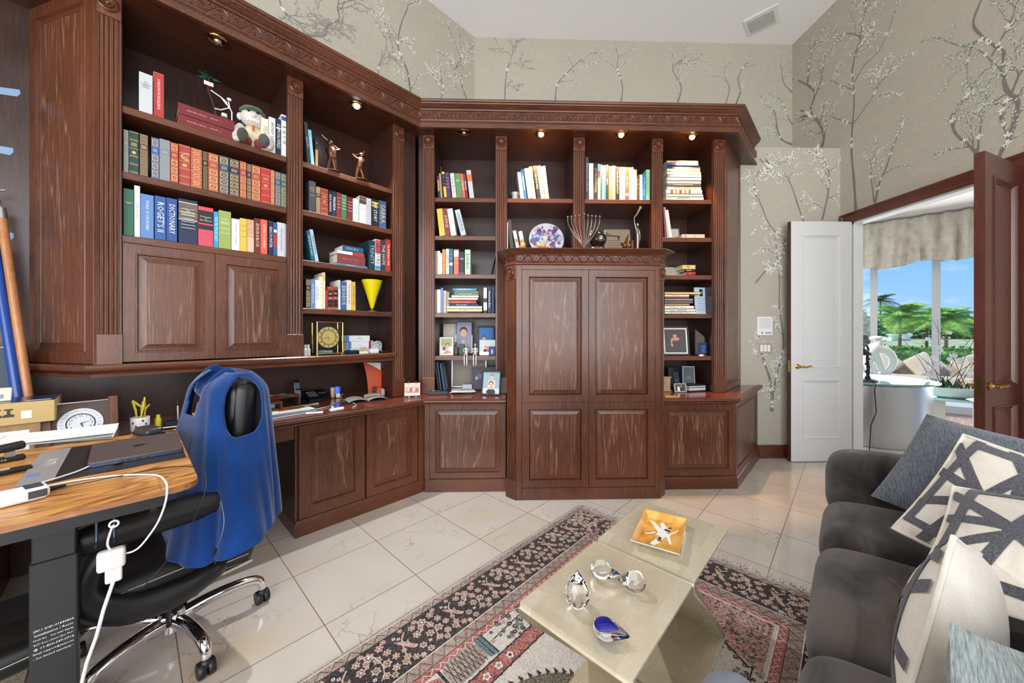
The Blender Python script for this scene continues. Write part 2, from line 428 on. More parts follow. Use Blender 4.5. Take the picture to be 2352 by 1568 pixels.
for l, w0 in (([(1772, 945), (1774, 915), (1768, 870), (1756, 835), (1750, 812)], .05), ([(1776, 900), (1786, 850), (1800, 790), (1790, 705), (1790, 640), (1782, 560)], .03), ([(1735, 650), (1760, 620), (1786, 600), (1806, 560), (1770, 520), (1748, 470), (1732, 430), (1742, 395), (1770, 385), (1798, 372)], .02), ([(1888, 505), (1900, 455), (1905, 405), (1893, 368)], .025), ([(1850, 520), (1832, 470), (1815, 420), (1800, 395)], .02)):
    mu.branch(pix(l), w0, w0*.35, 1.3)
q = onI(1765, 380, YL); mu.bird((q.x, q.z), .11, -.5)
struct(mb, 'wall_niche')
# right wall with the double-door opening
OY0, OY1, OZ = 2.37, 3.53, 2.42; XW = XR+.1
mb = MB(); mb.mat(WPAP)
mb.box(XR, XW, -2.7, OY0, 0, WC); mb.box(XR, XW, OY1, YB+.1, 0, WC); mb.box(XR, XW, OY0, OY1, OZ, WC)
mu = Mural(mb, lambda s_, z, d: (XR-.0006-d, s_, z), 11, LFW, 1.)
pix = lambda l: [(onA(u, v, XR).y, onA(u, v, XR).z) for u, v in l]
for l, w0, dn in (([(1966, 490), (1962, 420), (1956, 350), (1958, 290), (1962, 230), (1957, 160)], .035, .25), ([(1958, 160), (1965, 120), (1976, 90), (1980, 60), (1988, 20), (1992, -12)], .02, 1), ([(1960, 285), (1985, 250), (2005, 220), (2022, 190)], .014, .8), ([(1960, 285), (1930, 275), (1912, 268)], .012, .8), ([(1958, 205), (1930, 196), (1912, 185)], .01, .6), ([(1962, 190), (1985, 150), (2020, 115), (2050, 45)], .012, .6), ([(1976, 84), (1950, 76), (1932, 82)], .012, .8),
      ([(2010, 470), (2020, 420), (2036, 385), (2048, 345)], .025, .8), ([(2008, 465), (2003, 420), (2000, 398)], .015, .8),
      ([(2288, 382), (2302, 345), (2318, 318), (2302, 275), (2302, 250), (2325, 210), (2340, 175)], .035, .25), ([(2318, 318), (2332, 270), (2338, 232), (2312, 205), (2302, 150), (2306, 120), (2285, 105), (2262, 88), (2236, 55), (2252, 5)], .035, .3), ([(2264, 90), (2240, 96), (2215, 106), (2190, 100)], .014, 1), ([(2240, 96), (2228, 122), (2222, 150)], .01, 1), ([(2246, 352), (2222, 330), (2195, 305), (2185, 270), (2200, 250), (2225, 215)], .025, .8), ([(2246, 352), (2252, 300), (2262, 255)], .015, 1), ([(2300, 158), (2278, 140), (2265, 125)], .012, .8), ([(2278, 130), (2300, 90), (2322, 50), (2335, 10)], .012, .8),
      ([(1888, 338), (1893, 310), (1880, 280), (1862, 255), (1872, 215), (1855, 195), (1828, 182)], .04, .7), ([(1855, 195), (1860, 140), (1866, 112)], .018, 1.2), ([(1872, 220), (1885, 190), (1892, 150)], .014, 1)):
    mu.leaf = LFS if l[0][0] > 2200 else LFW
    mu.branch(pix(l), w0, w0*.4, dn)
q = onA(1858, 262, XR); mu.bird((q.y, q.z), -.16, .9)
struct(mb, 'wall_right')
# the rest of the room, behind the camera
XL = -3.86; YBK = -2.7
mb = MB(); mb.box(XL-.1, XL, YBK, .75, 0, WC); struct(mb, 'wall_side', WPAP)
mb = MB(); z0w, z1w = .35, 3.5
mb.box(XL, XR, YBK-.1, YBK, 0, z0w); mb.box(XL, XR, YBK-.1, YBK, z1w, WC); mb.box(XL, -3.3, YBK-.1, YBK, z0w, z1w); mb.box(3.0, XR, YBK-.1, YBK, z0w, z1w)
struct(mb, 'wall_rear', WPAP)
CEIL = newmat('ceiling paint'); _nt = CEIL[1]; setp(CEIL[2], col=srgb(248, 248, 249), rough=.8)
bump(_nt, CEIL[2], nd(_nt, 'ShaderNodeTexNoise', {'Vector': coords(_nt), 'Scale': 60., 'Detail': 3.}).outputs[0], .15, .004)
mb = MB(); mb.box(XL-.1, XW, YBK-.1, YB+.1, WC, WC+.1); struct(mb, 'ceiling', CEIL[0])

# polished marble tiles laid on the diagonal
def marble(name, base=(213, 203, 191), rough=.12):
    m, nt, b = newmat(name); T = .457
    tc = nd(nt, 'ShaderNodeTexCoord')
    mp = nd(nt, 'ShaderNodeMapping', {'Vector': tc.outputs['Object'], 'Rotation': (0, 0, R(-45)), 'Scale': (1, 1, 1)})
    sp = nd(nt, 'ShaderNodeSeparateXYZ', {0: mp.outputs[0]})
    ua = mth(nt, 'DIVIDE', mth(nt, 'SUBTRACT', sp.outputs[0], .579-.457*20), T); ui = mth(nt, 'DIVIDE', mth(nt, 'SUBTRACT', sp.outputs[1], .32-.457*20), T)
    ea = mth(nt, 'ABSOLUTE', mth(nt, 'SUBTRACT', mth(nt, 'FRACT', ua), .5)); ei = mth(nt, 'ABSOLUTE', mth(nt, 'SUBTRACT', mth(nt, 'FRACT', ui), .5))
    ed = mth(nt, 'MAXIMUM', ea, ei); joint = mth(nt, 'GREATER_THAN', ed, .4955)
    cid = nd(nt, 'ShaderNodeCombineXYZ', {0: mth(nt, 'FLOOR', ua), 1: mth(nt, 'FLOOR', ui)})
    wn = nd(nt, 'ShaderNodeTexWhiteNoise', {'Vector': cid.outputs[0]}); 
    off = nd(nt, 'ShaderNodeVectorMath', {0: wn.outputs[1], 1: (37, 37, 37)}, operation='MULTIPLY')
    pv = nd(nt, 'ShaderNodeVectorMath', {0: tc.outputs['Object'], 1: off.outputs[0]}, operation='ADD').outputs[0]
    dn = nd(nt, 'ShaderNodeTexNoise', {'Vector': pv, 'Scale': 5., 'Detail': 4., 'Roughness': .65})
    dv = nd(nt, 'ShaderNodeVectorMath', {0: dn.outputs[1], 1: (.22, .22, .22)}, operation='MULTIPLY')
    pv2 = nd(nt, 'ShaderNodeVectorMath', {0: pv, 1: dv.outputs[0]}, operation='ADD').outputs[0]
    vo = nd(nt, 'ShaderNodeTexVoronoi', {'Vector': pv2, 'Scale': 5.5}, feature='DISTANCE_TO_EDGE')
    mask = nd(nt, 'ShaderNodeTexNoise', {'Vector': pv, 'Scale': 3.2, 'Detail': 2.})
    vein = mth(nt, 'MULTIPLY', ramp(nt, vo.outputs[0], [(0., (1, 1, 1, 1)), (.022, (0, 0, 0, 1))]), ramp(nt, mask.outputs[0], [(.5, (0, 0, 0, 1)), (.64, (1, 1, 1, 1))]))
    cloud = nd(nt, 'ShaderNodeTexNoise', {'Vector': pv, 'Scale': 2.3, 'Detail': 4.})
    c1 = ramp(nt, cloud.outputs[0], [(.3, srgb(*base)), (.55, srgb(*[int(q*.97) for q in base])), (.75, srgb(base[0]-8, base[1]-18, base[2]-32))])
    tint = mixc(nt, mth(nt, 'MULTIPLY', wn.outputs[0], .25), c1, srgb(base[0]-14, base[1]-16, base[2]-16))
    c2 = mixc(nt, mth(nt, 'MULTIPLY', vein, .55), tint, srgb(150, 112, 82))
    c3 = mixc(nt, joint, c2, srgb(132, 112, 92))
    nt.links.new(c3, b.inputs['Base Color']); setp(b, rough=rough, spec=.5)
    return m
MARB = marble('cream marble tile')
mb = MB(); mb.prism([(XL, YBK), (15.6, YBK), (3.65, 9.28), (-4, 9.28)], -.1, 0); struct(mb, 'floor', MARB)

# ceiling vent, wall plates
vt = thing('ceiling_vent', 'white slatted air vent in the white ceiling', 'vent', (*Fr(2.935, 3.95), WC), 45)
c = BASE[vt.name]
mb = MB(); mb.box(c.x-.14, c.x+.14, c.y-.16, c.y+.16, WC-.012, WC, .004)
mb.build('vent_frame', WHITE, vt)
mb = MB()
for k in range(14): y = c.y-.115+k*.0177; mb.box(c.x-.1, c.x+.1, y, y+.009, WC-.02, WC-.012)
mb.build('slat', cm((205, 205, 205)), vt)
q0 = onI(1737, 727, YL); q1 = onI(1772, 770, YL)
t = thing('intercom', 'white intercom panel with speaker grille on the wallpaper beside the bookcase', 'intercom', ((q0.x+q1.x)/2, YL, q1.z))
mb = MB(); mb.box(q0.x, q1.x, YL-.018, YL, q1.z, q0.z, .004); mb.build('housing', WHITE, t)
mb = MB()
for k in range(11): z = q0.z-.02-k*.0095; mb.box(q0.x+.02, q1.x-.02, YL-.0195, YL-.018, z-.004, z)
mb.build('speaker_grille', cm((196, 198, 200)), t)
for k, x in enumerate((.3, .55, .68, .82)):
    mb = MB(); xx = q0.x+(q1.x-q0.x)*x; mb.box(xx-.006, xx+.006, YL-.021, YL-.018, q1.z+.02, q1.z+.034, .001); mb.build('button', cm((90, 90, 92)), t)
q0 = onI(1739, 787, YL); q1 = onI(1773, 812, YL)
t = thing('light_switch', 'triple light switch in a metal plate below the intercom', 'light switch', ((q0.x+q1.x)/2, YL, q1.z))
mb = MB(); mb.box(q0.x, q1.x, YL-.008, YL, q1.z, q0.z, .003); mb.build('wall_plate', cm((196, 186, 166), .35, metal=.4), t)
wd = (q1.x-q0.x)
for k in range(3): mb = MB(); x = q0.x+wd*(.17+.24*k); mb.box(x, x+wd*.19, YL-.013, YL-.008, q1.z+.022, q0.z-.022, .003); mb.build('rocker', WHITE, t)

# skirting board and door casing
mb = MB(); mb.sweep([(0, 0), (.02, 0), (.02, .09), (.012, .1), (.012, .125), (.004, .135), (0, .135)], [(2.62, YL), (XR, YL)]); struct(mb, 'baseboard_back', WH, 30)
mb = MB(); prof = [(0, 0), (.022, 0), (.028, .012), (.02, .03), (.018, .075), (.03, .085), (.03, .1), (0, .105)]
def casing(mb, pts):       # profile swept round the opening on the plane x = XR
    n = len(pts)
    rings = []
    for k in range(n):
        y, z = pts[k]; dy = -1 if k < n/2 else 1; 
        rings.append([(XR-o, y+(dy*e), z+(e if 0 < k < n-1 else 0)) for o, e in prof])
    mb.loft(rings, True, True, True)
casing(mb, [(OY0, 0), (OY0, OZ), (OY1, OZ), (OY1, 0)]); struct(mb, 'trim_1', wood('door casing mahogany', False, (58, 22, 16), (96, 48, 36), (120, 70, 54), .1), 30)
mb = MB(); mb.box(XR+.005, XW+.02, OY1-.0, OY1+.001, 0, OZ)
mb.box(XR, XW, OY1-.02, OY1, 0, OZ); mb.box(XR, XW, OY0, OY0+.02, 0, OZ); mb.box(XR, XW, OY0, OY1, OZ-.02, OZ)
mb.box(XW, XW+.02, OY1, OY1+.1, 0, OZ+.1); mb.box(XW, XW+.02, OY0-.1, OY0, 0, OZ+.1); mb.box(XW, XW+.02, OY0-.1, OY1+.1, OZ, OZ+.1)
struct(mb, 'trim_2', WHITE)

# the two door leaves: white on the far room's side, mahogany on this side
DW = wood('door mahogany', False, (52, 20, 16), (86, 42, 34), (110, 66, 54), .12, rough=.28)
def leaf(name, hinge, ang, L, seen, lockside):
    # local x runs from the hinge to the free edge, local y is the thickness
    o = bpy.data.objects.new(name, None); COL.objects.link(o); o.location = (hinge[0], hinge[1], 0); o.rotation_euler = (0, 0, R(ang)); BASE[o.name] = Vector((0, 0, 0)); o['kind'] = 'structure'
    T = .045; zb, zt = .008, 2.425
    mb = MB(); mb.mat(DW)
    mb.box(0, L, .0145, T-.0145, zb, zt); mb.box(L-.001, L+.001, .0005, T-.0005, zb, zt); mb.box(-.001, .001, .0005, T-.0005, zb, zt)
    o2 = mb.build('door_slab', None, o)
    pan = [(.95, 2.29), (.24, .83)]; x0, x1 = .12, L-.12
    for side, y, mt in ((0, 0, seen[0]), (1, T, seen[1])):
        mb = MB(); mb.mat(mt); sg = -1 if side == 0 else 1
        if side == 1: mb.M = Matrix(((-1, 0, 0, L), (0, -1, 0, T), (0, 0, 1, 0), (0, 0, 0, 1)))
        # flat face pieces with panels let in
        zs = [zb, pan[1][0], pan[1][1], pan[0][0], pan[0][1], zt]
        for k in range(5):
            if k in (1, 3):
                mb.box(0, x0, 0, .0145, zs[k], zs[k+1]); mb.box(x1, L, 0, .0145, zs[k], zs[k+1])
                mb.frame_rect(x0, x1, zs[k], zs[k+1], 0, [(0, .0), (.0, -.006), (.008, -.008), (.014, -.002), (.022, .010), (.03, .007), (.034, .0138), (.04, .0138), (.075, .004), (.077, .004)])
            else: mb.box(0, L, 0, .0145, zs[k], zs[k+1])
        mb.build('panelled_face', None, o)
    xk = L-.065; zk = .965
    for sg, y in ((-1, 0), (1, T)):
        mb = MB(); mb.lathe([(.024, 0), (.026, sg*.006), (.016, sg*.012), (.01, sg*.02), (.01, sg*.04)], (xk, y, zk), 16, 'y')
        mb.tube([(xk, y+sg*.04, zk), (xk-.02, y+sg*.048, zk+.004), (xk-.045, y+sg*.048, zk-.006), (xk-.07, y+sg*.046, zk), (xk-.1, y+sg*.046, zk+.008), (xk-.122, y+sg*.044, zk-.004)], [.009, .011, .007, .01, .007, .003], 8)
        mb.build('lever_handle', BRASS, o)
    mb = MB(); mb.box(L, L+.0015, .01, T-.01, zk-.06, zk+.06); mb.build('latch_plate', BRASS, o)
    for z in (.25, .85, 1.5, 2.2):
        mb = MB(); mb.box(-.001, .0, .004, T-.004, z-.05, z+.05); mb.lathe([(.008, -.05), (.008, .05)], (-.006, -.006 if lockside else T+.006, z), 10); mb.build('hinge', BRASS, o)
    return o
WDOOR = pm('white door enamel', (220, 220, 219), .3)
d1 = leaf('door_1', (3.535, 3.555), 180, .63, (DW, WDOOR), True)
d2 = leaf('door_2', (3.535, 2.375), 180+20.2, .60, (DW, DW), False)
# ================================================================ the built-in bookcases
IL = 2.773; IC = 3.175; IDL = 2.505; IDC = 2.905; ZSOF = 3.05; ZD = .762; IBK = 3.24; CBK = 3.64
def pil_profile(a0, a1, i, t=.02, n=4):
    P = [(a0, i+t), (a0, i)]; m = .012; wd = (a1-a0-2*m)/n
    for k in range(n):
        x = a0+m+wd*k; g = wd*.2
        P += [(x+g*.3, i), (x+g*.6, i+.006), (x+g*1.2, i+.007), (x+g*1.5, i), (x+wd*.5, i-.002)]
    P += [(a1-m, i), (a1-m+.002, i+.006), (a1-m+.005, i+.006), (a1-.004, i), (a1, i), (a1, i+t)]
    return P
def pilaster(root, a0, a1, i, z0, z1, zb=None, rot=None):
    mb = MB(); mb.M = rot; zr = z1-.125 if z1 > 2.5 else z1-.115
    zz = zb if zb else z0
    mb.prism(pil_profile(a0+.003, a1-.003, i+.003), zz, zr)
    p = mb.build('pilaster', WV, root)
    mb = MB(); mb.M = rot; mb.box(a0, a1, i-.004, i+.02, zr, z1, .003); mb.build('rosette_block', WV, p)
    mb = MB(); mb.M = rot; r = min(.04, (a1-a0)*.4); cz = (zr+z1)/2
    mb.lathe([(r, -.004), (r, -.014), (r*.86, -.018), (r*.72, -.008), (r*.6, -.007), (r*.5, -.014), (r*.28, -.012), (r*.2, -.02), (.001, -.024)], ((a0+a1)/2, i, cz), 24, 'y')
    mb.build('rosette', CARV, p)
    if zb:
        mb = MB(); mb.M = rot; mb.box(a0-.002, a1+.002, i-.004, i+.02, z0, zb, .0006); mb.build('base_block', WV, p)
    return p
def panel(root, name, a0, a1, z0, z1, i, w=.055, rot=None, t=.022, bev=.036):
    mb = MB(); mb.M = rot; mb.mat(WV)
    mb.frame_rect(a0, a1, z0, z1, i, [(0, t), (0, .001), (.001, 0), (w-.008, 0), (w-.006, -.003), (w-.001, -.003), (w, .002), (w+.003, .012), (w+.006, .012), (w+bev, .002), (w+bev+.001, .004), (w+bev+.003, .004)], WP)
    return mb.build(name, None, root, 25)
def rotM(p, d):      # local x along d, local y into the furniture, origin p (all in the frame)
    d = Vector(d).normalized(); return Matrix(((d.x, -d.y, 0, p[0]), (d.y, d.x, 0, p[1]), (0, 0, 1, 0), (0, 0, 0, 1)))
def poly_off(o):     # L / C fronts offset towards the room by o: the inner corner in world coordinates
    y = IC-o; return (y-math.sqrt(2)*(IL-o), y)

# --- left bookcase
LB = thing('bookcase', 'tall mahogany bookcase with open shelves over the cluttered built-in desk', 'bookcase', (.7, 3.0, ZD), 45)
cx = 1.7172
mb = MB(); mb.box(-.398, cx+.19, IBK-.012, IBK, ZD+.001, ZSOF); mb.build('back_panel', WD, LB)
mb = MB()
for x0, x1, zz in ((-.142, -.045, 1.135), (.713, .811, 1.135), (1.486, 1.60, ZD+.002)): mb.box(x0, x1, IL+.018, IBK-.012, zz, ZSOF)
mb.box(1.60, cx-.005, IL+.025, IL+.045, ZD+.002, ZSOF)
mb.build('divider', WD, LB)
mb = MB(); f = .13
P = [(-1.15, IL-f), (1.7172-.4142*f, IL-f), (1.7172+.4142*.465, IL+.465), (-1.15, IL+.465)]
mb.prism(P, ZSOF, ZSOF+.02); mb.build('top_panel', WDH, LB)
for a0, a1, z0, zb in ((-.142, -.045, 1.135, 1.288), (.713, .811, 1.135, 1.288), (1.489, 1.590, ZD+.002, .915)): pilaster(LB, a0, a1, IL, z0, ZSOF, zb)
for a0, a1, zs in ((-.045, .713, (2.5, 2.152, 1.815)), (.811, 1.486, (2.505, 2.165, 1.812, 1.473))):
    for z in zs:
        mb = MB(); mb.box(a0, a1, IL+.02, IBK-.012, z-.038, z, .002); mb.build('shelf', WH, LB)
panel(LB, 'door', -.043, .334, 1.142, 1.774, IL+.012)
panel(LB, 'door', .336, .711, 1.142, 1.774, IL+.012)
M = rotM((-.398, 3.24), (.256, -.477)); panel(LB, 'end_panel', .0, .541, 1.138, ZSOF, 0, .07, M)
# the mahogany wall panelling left of it, under the same soffit
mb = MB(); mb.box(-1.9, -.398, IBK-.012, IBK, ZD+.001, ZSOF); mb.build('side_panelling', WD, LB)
# ledge with moulded nosing
mb = MB(); pth = [(-.398-.01, 3.235), (-.142, IL), (1.487, IL)]
prof = [(-.02, 1.07), (.012, 1.07), (.014, 1.086), (.022, 1.09), (.03, 1.1), (.04, 1.104), (.045, 1.115), (.045, 1.128), (.038, 1.135), (-.02, 1.135)]
mb.sweep(prof, pth); mb.build('ledge_moulding', WH, LB)
mb = MB(); mb.prism([(-.398, 3.228), (-.13, IL+.015), (1.486, IL+.015), (1.486, 3.228)], 1.08, 1.134); mb.build('ledge', WH, LB)

# --- centre and right bookcase
CB = thing('bookcase', 'mahogany bookcase around the tall cupboard with photo frames on its shelves', 'bookcase', (.6, 3.4, ZD), 0)
PC = [(-.701, -.598), (-.058, .045), (.638, .743), (1.348, 1.45), (1.905, 2.019)]
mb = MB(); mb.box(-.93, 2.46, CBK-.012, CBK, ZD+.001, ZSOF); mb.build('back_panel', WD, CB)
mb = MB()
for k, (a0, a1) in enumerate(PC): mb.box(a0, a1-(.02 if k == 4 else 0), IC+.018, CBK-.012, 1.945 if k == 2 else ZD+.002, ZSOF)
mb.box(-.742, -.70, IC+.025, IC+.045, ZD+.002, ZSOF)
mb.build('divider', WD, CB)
y = IC-f; xr = 2.0+.4142*f
mb = MB(); mb.prism([(poly_off(f)[0], y), (xr, y), (xr+(CBK+.008-y), CBK+.008), (poly_off(-.465)[0], CBK+.008)], ZSOF, ZSOF+.02); mb.build('top_panel', WDH, CB)
for k, (a0, a1) in enumerate(PC): pilaster(CB, a0+(.011 if k == 4 else 0), a1, IC, 1.945 if k == 2 else ZD+.002, ZSOF, 2.0 if k == 2 else .905)
for a0, a1, zs in ((-.598, -.058, (2.505, 2.165, 1.823, 1.477, 1.096)), (.045, .638, (2.505,)), (.743, 1.348, (2.505,)), (1.45, 1.905, (2.51, 2.165, 1.824, 1.472, 1.09))):
    for z in zs: mb = MB(); mb.box(a0, a1, IC+.02, CBK-.012, z-.038, z, .002); mb.build('shelf', WH, CB)
M = rotM((2.019, IC+.004), (1, 1)); panel(CB, 'end_panel', .0, .64, ZD+.002, ZSOF, 0, .06, M)

# --- cornice running over both, with carved frieze
def scroll(mb, M, s=1.):     # one repeat of the carving, .156 long, local x along, z up, -y out
    old = mb.M; mb.M = M @ Matrix.Scale(s, 4)
    def ring(cx, cz, r, t): mb.tube([(cx+r*math.cos(2*PI*k/12), -.002, cz+r*math.sin(2*PI*k/12)) for k in range(12)], t, 5, True)
    ring(.038, 0, .021, .0045); ring(.038, 0, .0115, .0035); mb.ell((.038, -.002, 0), (.005, .007, .005), 8, 5)
    mb.tube([(.112+.021*(1-k/17)*math.cos(1.1+k*.62), -.002, -.002+.021*(1-k/17)*math.sin(1.1+k*.62)) for k in range(14)], [.005-.0002*k for k in range(14)], 5)
    mb.tube([(.0, -.002, -.026), (.02, -.003, -.029), (.05, -.003, -.027), (.07, -.003, -.008), (.085, -.003, .014), (.105, -.003, .027), (.13, -.003, .026), (.15, -.002, .008), (.156, -.002, -.026)], .005, 5)
    for x, z, an, l in ((.07, .012, 2.2, .02), (.082, -.014, -.9, .02), (.14, -.01, -1.2, .02), (.012, .014, 1.9, .018), (.128, -.024, 3., .018), (.062, .024, .2, .014)):
        mb.ell((x+math.cos(an)*l/2, -.001, z+math.sin(an)*l/2), (l/2, .006, .005), 6, 4, Matrix.Rotation(-an, 4, 'Y'))
    mb.M = old
def frieze(mb, p0, p1, z, s=1., y0=0):
    d = Vector(p1)-Vector(p0); L = d.length; n = max(1, round(L/(.156*s))); st = L/n; d.normalize()
    for k in range(n):
        q = Vector(p0)+d*(k*st)
        M = Matrix(((d.x, -d.y, 0, q.x), (d.y, d.x, 0, q.y), (0, 0, 1, z), (0, 0, 0, 1))) @ Matrix.Diagonal((st/(.156*s), 1, 1, 1))
        scroll(mb, M, s)
CO = thing('cornice', 'carved mahogany cornice running along the tops of both bookcases', 'cornice', (0, 3.0, ZSOF), 0)
A = W(-1.15, IL, 45); Bc = poly_off(0); Cc = (2.0, IC); Dc = (2.0+.472, IC+.472)
path = [A, Bc, Cc, Dc]
prof = [(.10, ZSOF-.006), (.13, ZSOF-.006), (.133, ZSOF+.03), (.137, ZSOF+.034), (.145, ZSOF+.042), (.147, ZSOF+.05), (.141, ZSOF+.058), (.126, ZSOF+.06), (.126, ZSOF+.133), (.135, ZSOF+.136), (.14, ZSOF+.145), (.138, ZSOF+.15), (.15, ZSOF+.155), (.158, ZSOF+.165), (.172, ZSOF+.172), (.175, ZSOF+.178), (.172, ZSOF+.183), (.18, ZSOF+.187), (.184, ZSOF+.197), (.184, ZSOF+.204), (-.46, ZSOF+.204), (-.46, ZSOF+.192), (.10, ZSOF+.19)]
mb = MB(); mb.sweep(prof, path); mb.build('cornice_moulding', WH, CO, 30)
fz = .126
FA = W(-.9, IL-fz, 45); FB = poly_off(fz); FC = (2.0+.4142*fz, IC-fz); FD = (FC[0]+.58, FC[1]+.58)
for p, q in ((FA, FB), (FB, FC), (FC, FD)):
    mb = MB(); frieze(mb, p, q, ZSOF+.097); mb.build('carved_frieze', CARV, CO, 50)

# --- recessed spotlights in the soffit
def spot(a, i, ang, lit, label):
    z = ZSOF; t = thing('recessed_spotlight', label, 'spotlight', (a, i, z), ang, 'spotlights under the cornice')
    mb = MB(); mb.lathe([(.028, -.001), (.05, -.001), (.05, -.005), (.044, -.011), (.034, -.012), (.028, -.006)], (a, i, z), 24, cap=False); mb.build('trim_ring', BRASS, t, 50)
    mb = MB(); mb.ell((a, i, z-.012), (.022, .022, .02), 16, 10)
    if lit == 2: m = pm('white led', (225, 238, 255), .3, emit=(.8, .9, 1, 1), es=60)
    elif lit: m = pm('halogen bulb', (255, 214, 150), .3, emit=(1, .72, .36, 1), es=26)
    else: m = pm('silvered bulb', (200, 190, 170), .1, metal=.9)
    mb.build('bulb', m, t); return t
for (u, v), ang, lit, lab in (((500, 90), 45, 0, 'unlit brass spotlight above the plush golfer, left bookcase'), ((819, 240), 45, 2, 'bright white lit spotlight above the bronze golfers'), ((1066, 302), 0, 0, 'unlit brass spotlight nearest the inner corner of the cornice'), ((1243, 306), 0, 1, 'lit warm spotlight above the leaning cookbooks'), ((1427, 307), 0, 1, 'lit warm spotlight above the long row of books over the cupboard'), ((1590, 312), 0, 1, 'lit warm spotlight above the tall stack of art books')):
    p = onZ(u, v, ZSOF, ang); spot(p.x, p.y, ang, lit, lab)
    x, y = W(p.x, p.y, ang)
    if lit == 2: light('led_spot', 'SPOT', (x, y, ZSOF-.04), LED, (.92, .96, 1.), target=(x+.75, y-.75, 0), spot_size=R(92), spot_blend=.5, shadow_soft_size=.025)
    elif lit: light('halogen_spot', 'SPOT', (x, y, ZSOF-.04), HAL, (1, .55, .22), target=(x-.0, y+.75, 0), spot_size=R(62), spot_blend=.25, shadow_soft_size=.02)

# --- tall cupboard (armoire) standing proud of the centre
AR = thing('cupboard', 'tall mahogany cupboard with four panelled doors and carved crown', 'cupboard', (.67, 3.1, 0), 0)
x0, x1, yf, ch = .034, 1.307, 2.768, .077
ZA = 1.94
body = [(x0, CBK-.02), (x0, yf+ch), (x0+ch, yf), (x1-ch, yf), (x1, yf+ch), (x1, CBK-.02)]
mb = MB(); ins = [(x0+.012, CBK-.02), (x0+.012, yf+ch+.004), (x0+ch+.004, yf+.012), (x1-ch-.004, yf+.012), (x1-.012, yf+ch+.004), (x1-.012, CBK-.02)]
mb.prism(ins, .002, ZA-.02); mb.build('body', WV, AR)
mb = MB()
for q0, q1 in ((x0+ch-.002, .154), (1.2, x1-ch+.002)): mb.box(q0, q1, yf, yf+.02, .002, 1.83, .002)
mb.box(.154, 1.2, yf, yf+.02, 1.792, 1.83, .001); mb.box(.154, 1.2, yf, yf+.02, .002, .09, .002); mb.build('face_frame', WV, AR)
for q0, q1, z0, z1 in ((.156, .675, .762, 1.79), (.678, 1.198, .762, 1.79), (.156, .675, .098, .757), (.678, 1.198, .098, .757)): panel(AR, 'door', q0, q1, z0, z1, yf+.0, .056, None, .02)
for p, d in (((x0, yf+ch), (1, -1)), ((x1-ch, yf), (1, 1))):
    M = rotM(p, d); L = ch*math.sqrt(2); pl = pilaster(AR, .004, L-.004, -.004, .002, 1.83, .15, M)
P3 = [(x0, CBK-.02), (x0, yf+ch), (x0+ch, yf), (x1-ch, yf), (x1, yf+ch), (x1, CBK-.02)]
mb = MB()
prof = [(-.05, 1.825), (.006, 1.825), (.014, 1.832), (.016, 1.84), (.006, 1.846), (.004, 1.85), (.004, 1.9), (.012, 1.903), (.016, 1.91), (.028, 1.914), (.036, 1.922), (.054, 1.928), (.06, 1.934), (.072, 1.938), (.074, 1.944), (-.05, 1.944)]
mb.sweep(prof, P3); mb.build('crown_moulding', WH, AR, 30)
mb = MB(); mb.prism([(p[0], p[1]) for p in ins], ZA-.02, 1.942); mb.build('top_panel', WH, AR)
o_ = .004
mb = MB(); frieze(mb, (x0+ch, yf-o_), (x1-ch, yf-o_), 1.875, .8); frieze(mb, (x0-o_, yf+ch), (x0+ch, yf-o_), 1.875, .8); frieze(mb, (x1-ch, yf-o_), (x1+o_, yf+ch), 1.875, .8); mb.build('carved_frieze', CARV, AR, 50)

# --- base cabinets and worktops
def plinth(mb, path): mb.sweep([(-.05, 0.001), (.0, 0.001), (.0, .085), (-.006, .095), (-.012, .1), (-.05, .1)], path)
nose = [(-.03, ZD-.045), (.0, ZD-.045), (.004, ZD-.036), (.0, ZD-.032), (.012, ZD-.028), (.018, ZD-.02), (.016, ZD-.012), (.02, ZD-.004), (.014, ZD), (-.03, ZD)]
BL = thing('base_cabinet', 'two-door mahogany base cabinet beside the office chair under the desktop', 'cabinet', (1.15, 2.9, 0), 45)
ax = 1.615
mb = MB(); i2 = IDL+.04
mb.box(.70, ax+.02, i2+.02, IBK-.02, .002, ZD-.046); mb.build('carcass', WD, BL)
for q0, q1 in ((1.585, ax+.03), (.697, .705)): mb = MB(); mb.box(q0, q1, i2-.001, i2+.02, .1, ZD-.046); mb.build('face_stile', WV, BL)
a_ = [onI(u, 1050, i2, 45).x for u in (687, 838, 841.5, 958.5)]
panel(BL, 'door', a_[0], a_[1], .105, .705, i2-.002, .075); panel(BL, 'door', a_[2], a_[3], .105, .712, i2-.006, .06)
mb = MB(); plinth(mb, [(.693, IBK-.03), (.693, IDL+.03), (ax+.02, IDL+.03)]); mb.build('plinth', WH, BL, 30)
mb = MB(); mb.box(.12, .693, i2, i2+.02, .625, ZD-.048, .002); mb.build('drawer_front', WH, BL)
mb = MB(); mb.box(-.45, .7, IBK-.03, IBK-.02, .002, ZD-.046); mb.build('knee_panel', WD, BL)
mb = MB(); mb.box(-1.6, -.45, i2+.02, IBK-.05, .002, ZD-.046); mb.build('left_carcass', WD, BL)
BC = thing('base_cabinet', 'single-door mahogany base cabinet between the inner corner and the tall cupboard', 'cabinet', (-.3, 3.2, 0), 0)
y2 = IDC+.035
mb = MB(); mb.box(-.62, x0-.002, y2+.02, CBK-.02, .002, ZD-.046); mb.build('carcass', WD, BC)
mb = MB(); mb.box(-.632, -.594, y2, y2+.02, .1, ZD-.046); mb.build('face_frame', WV, BC)
panel(BC, 'door', -.592, x0-.004, .105, .712, y2, .05)
mb = MB(); plinth(mb, [(-.63, IDC+.025), (x0-.003, IDC+.025)]); mb.build('plinth', WH, BC, 30)
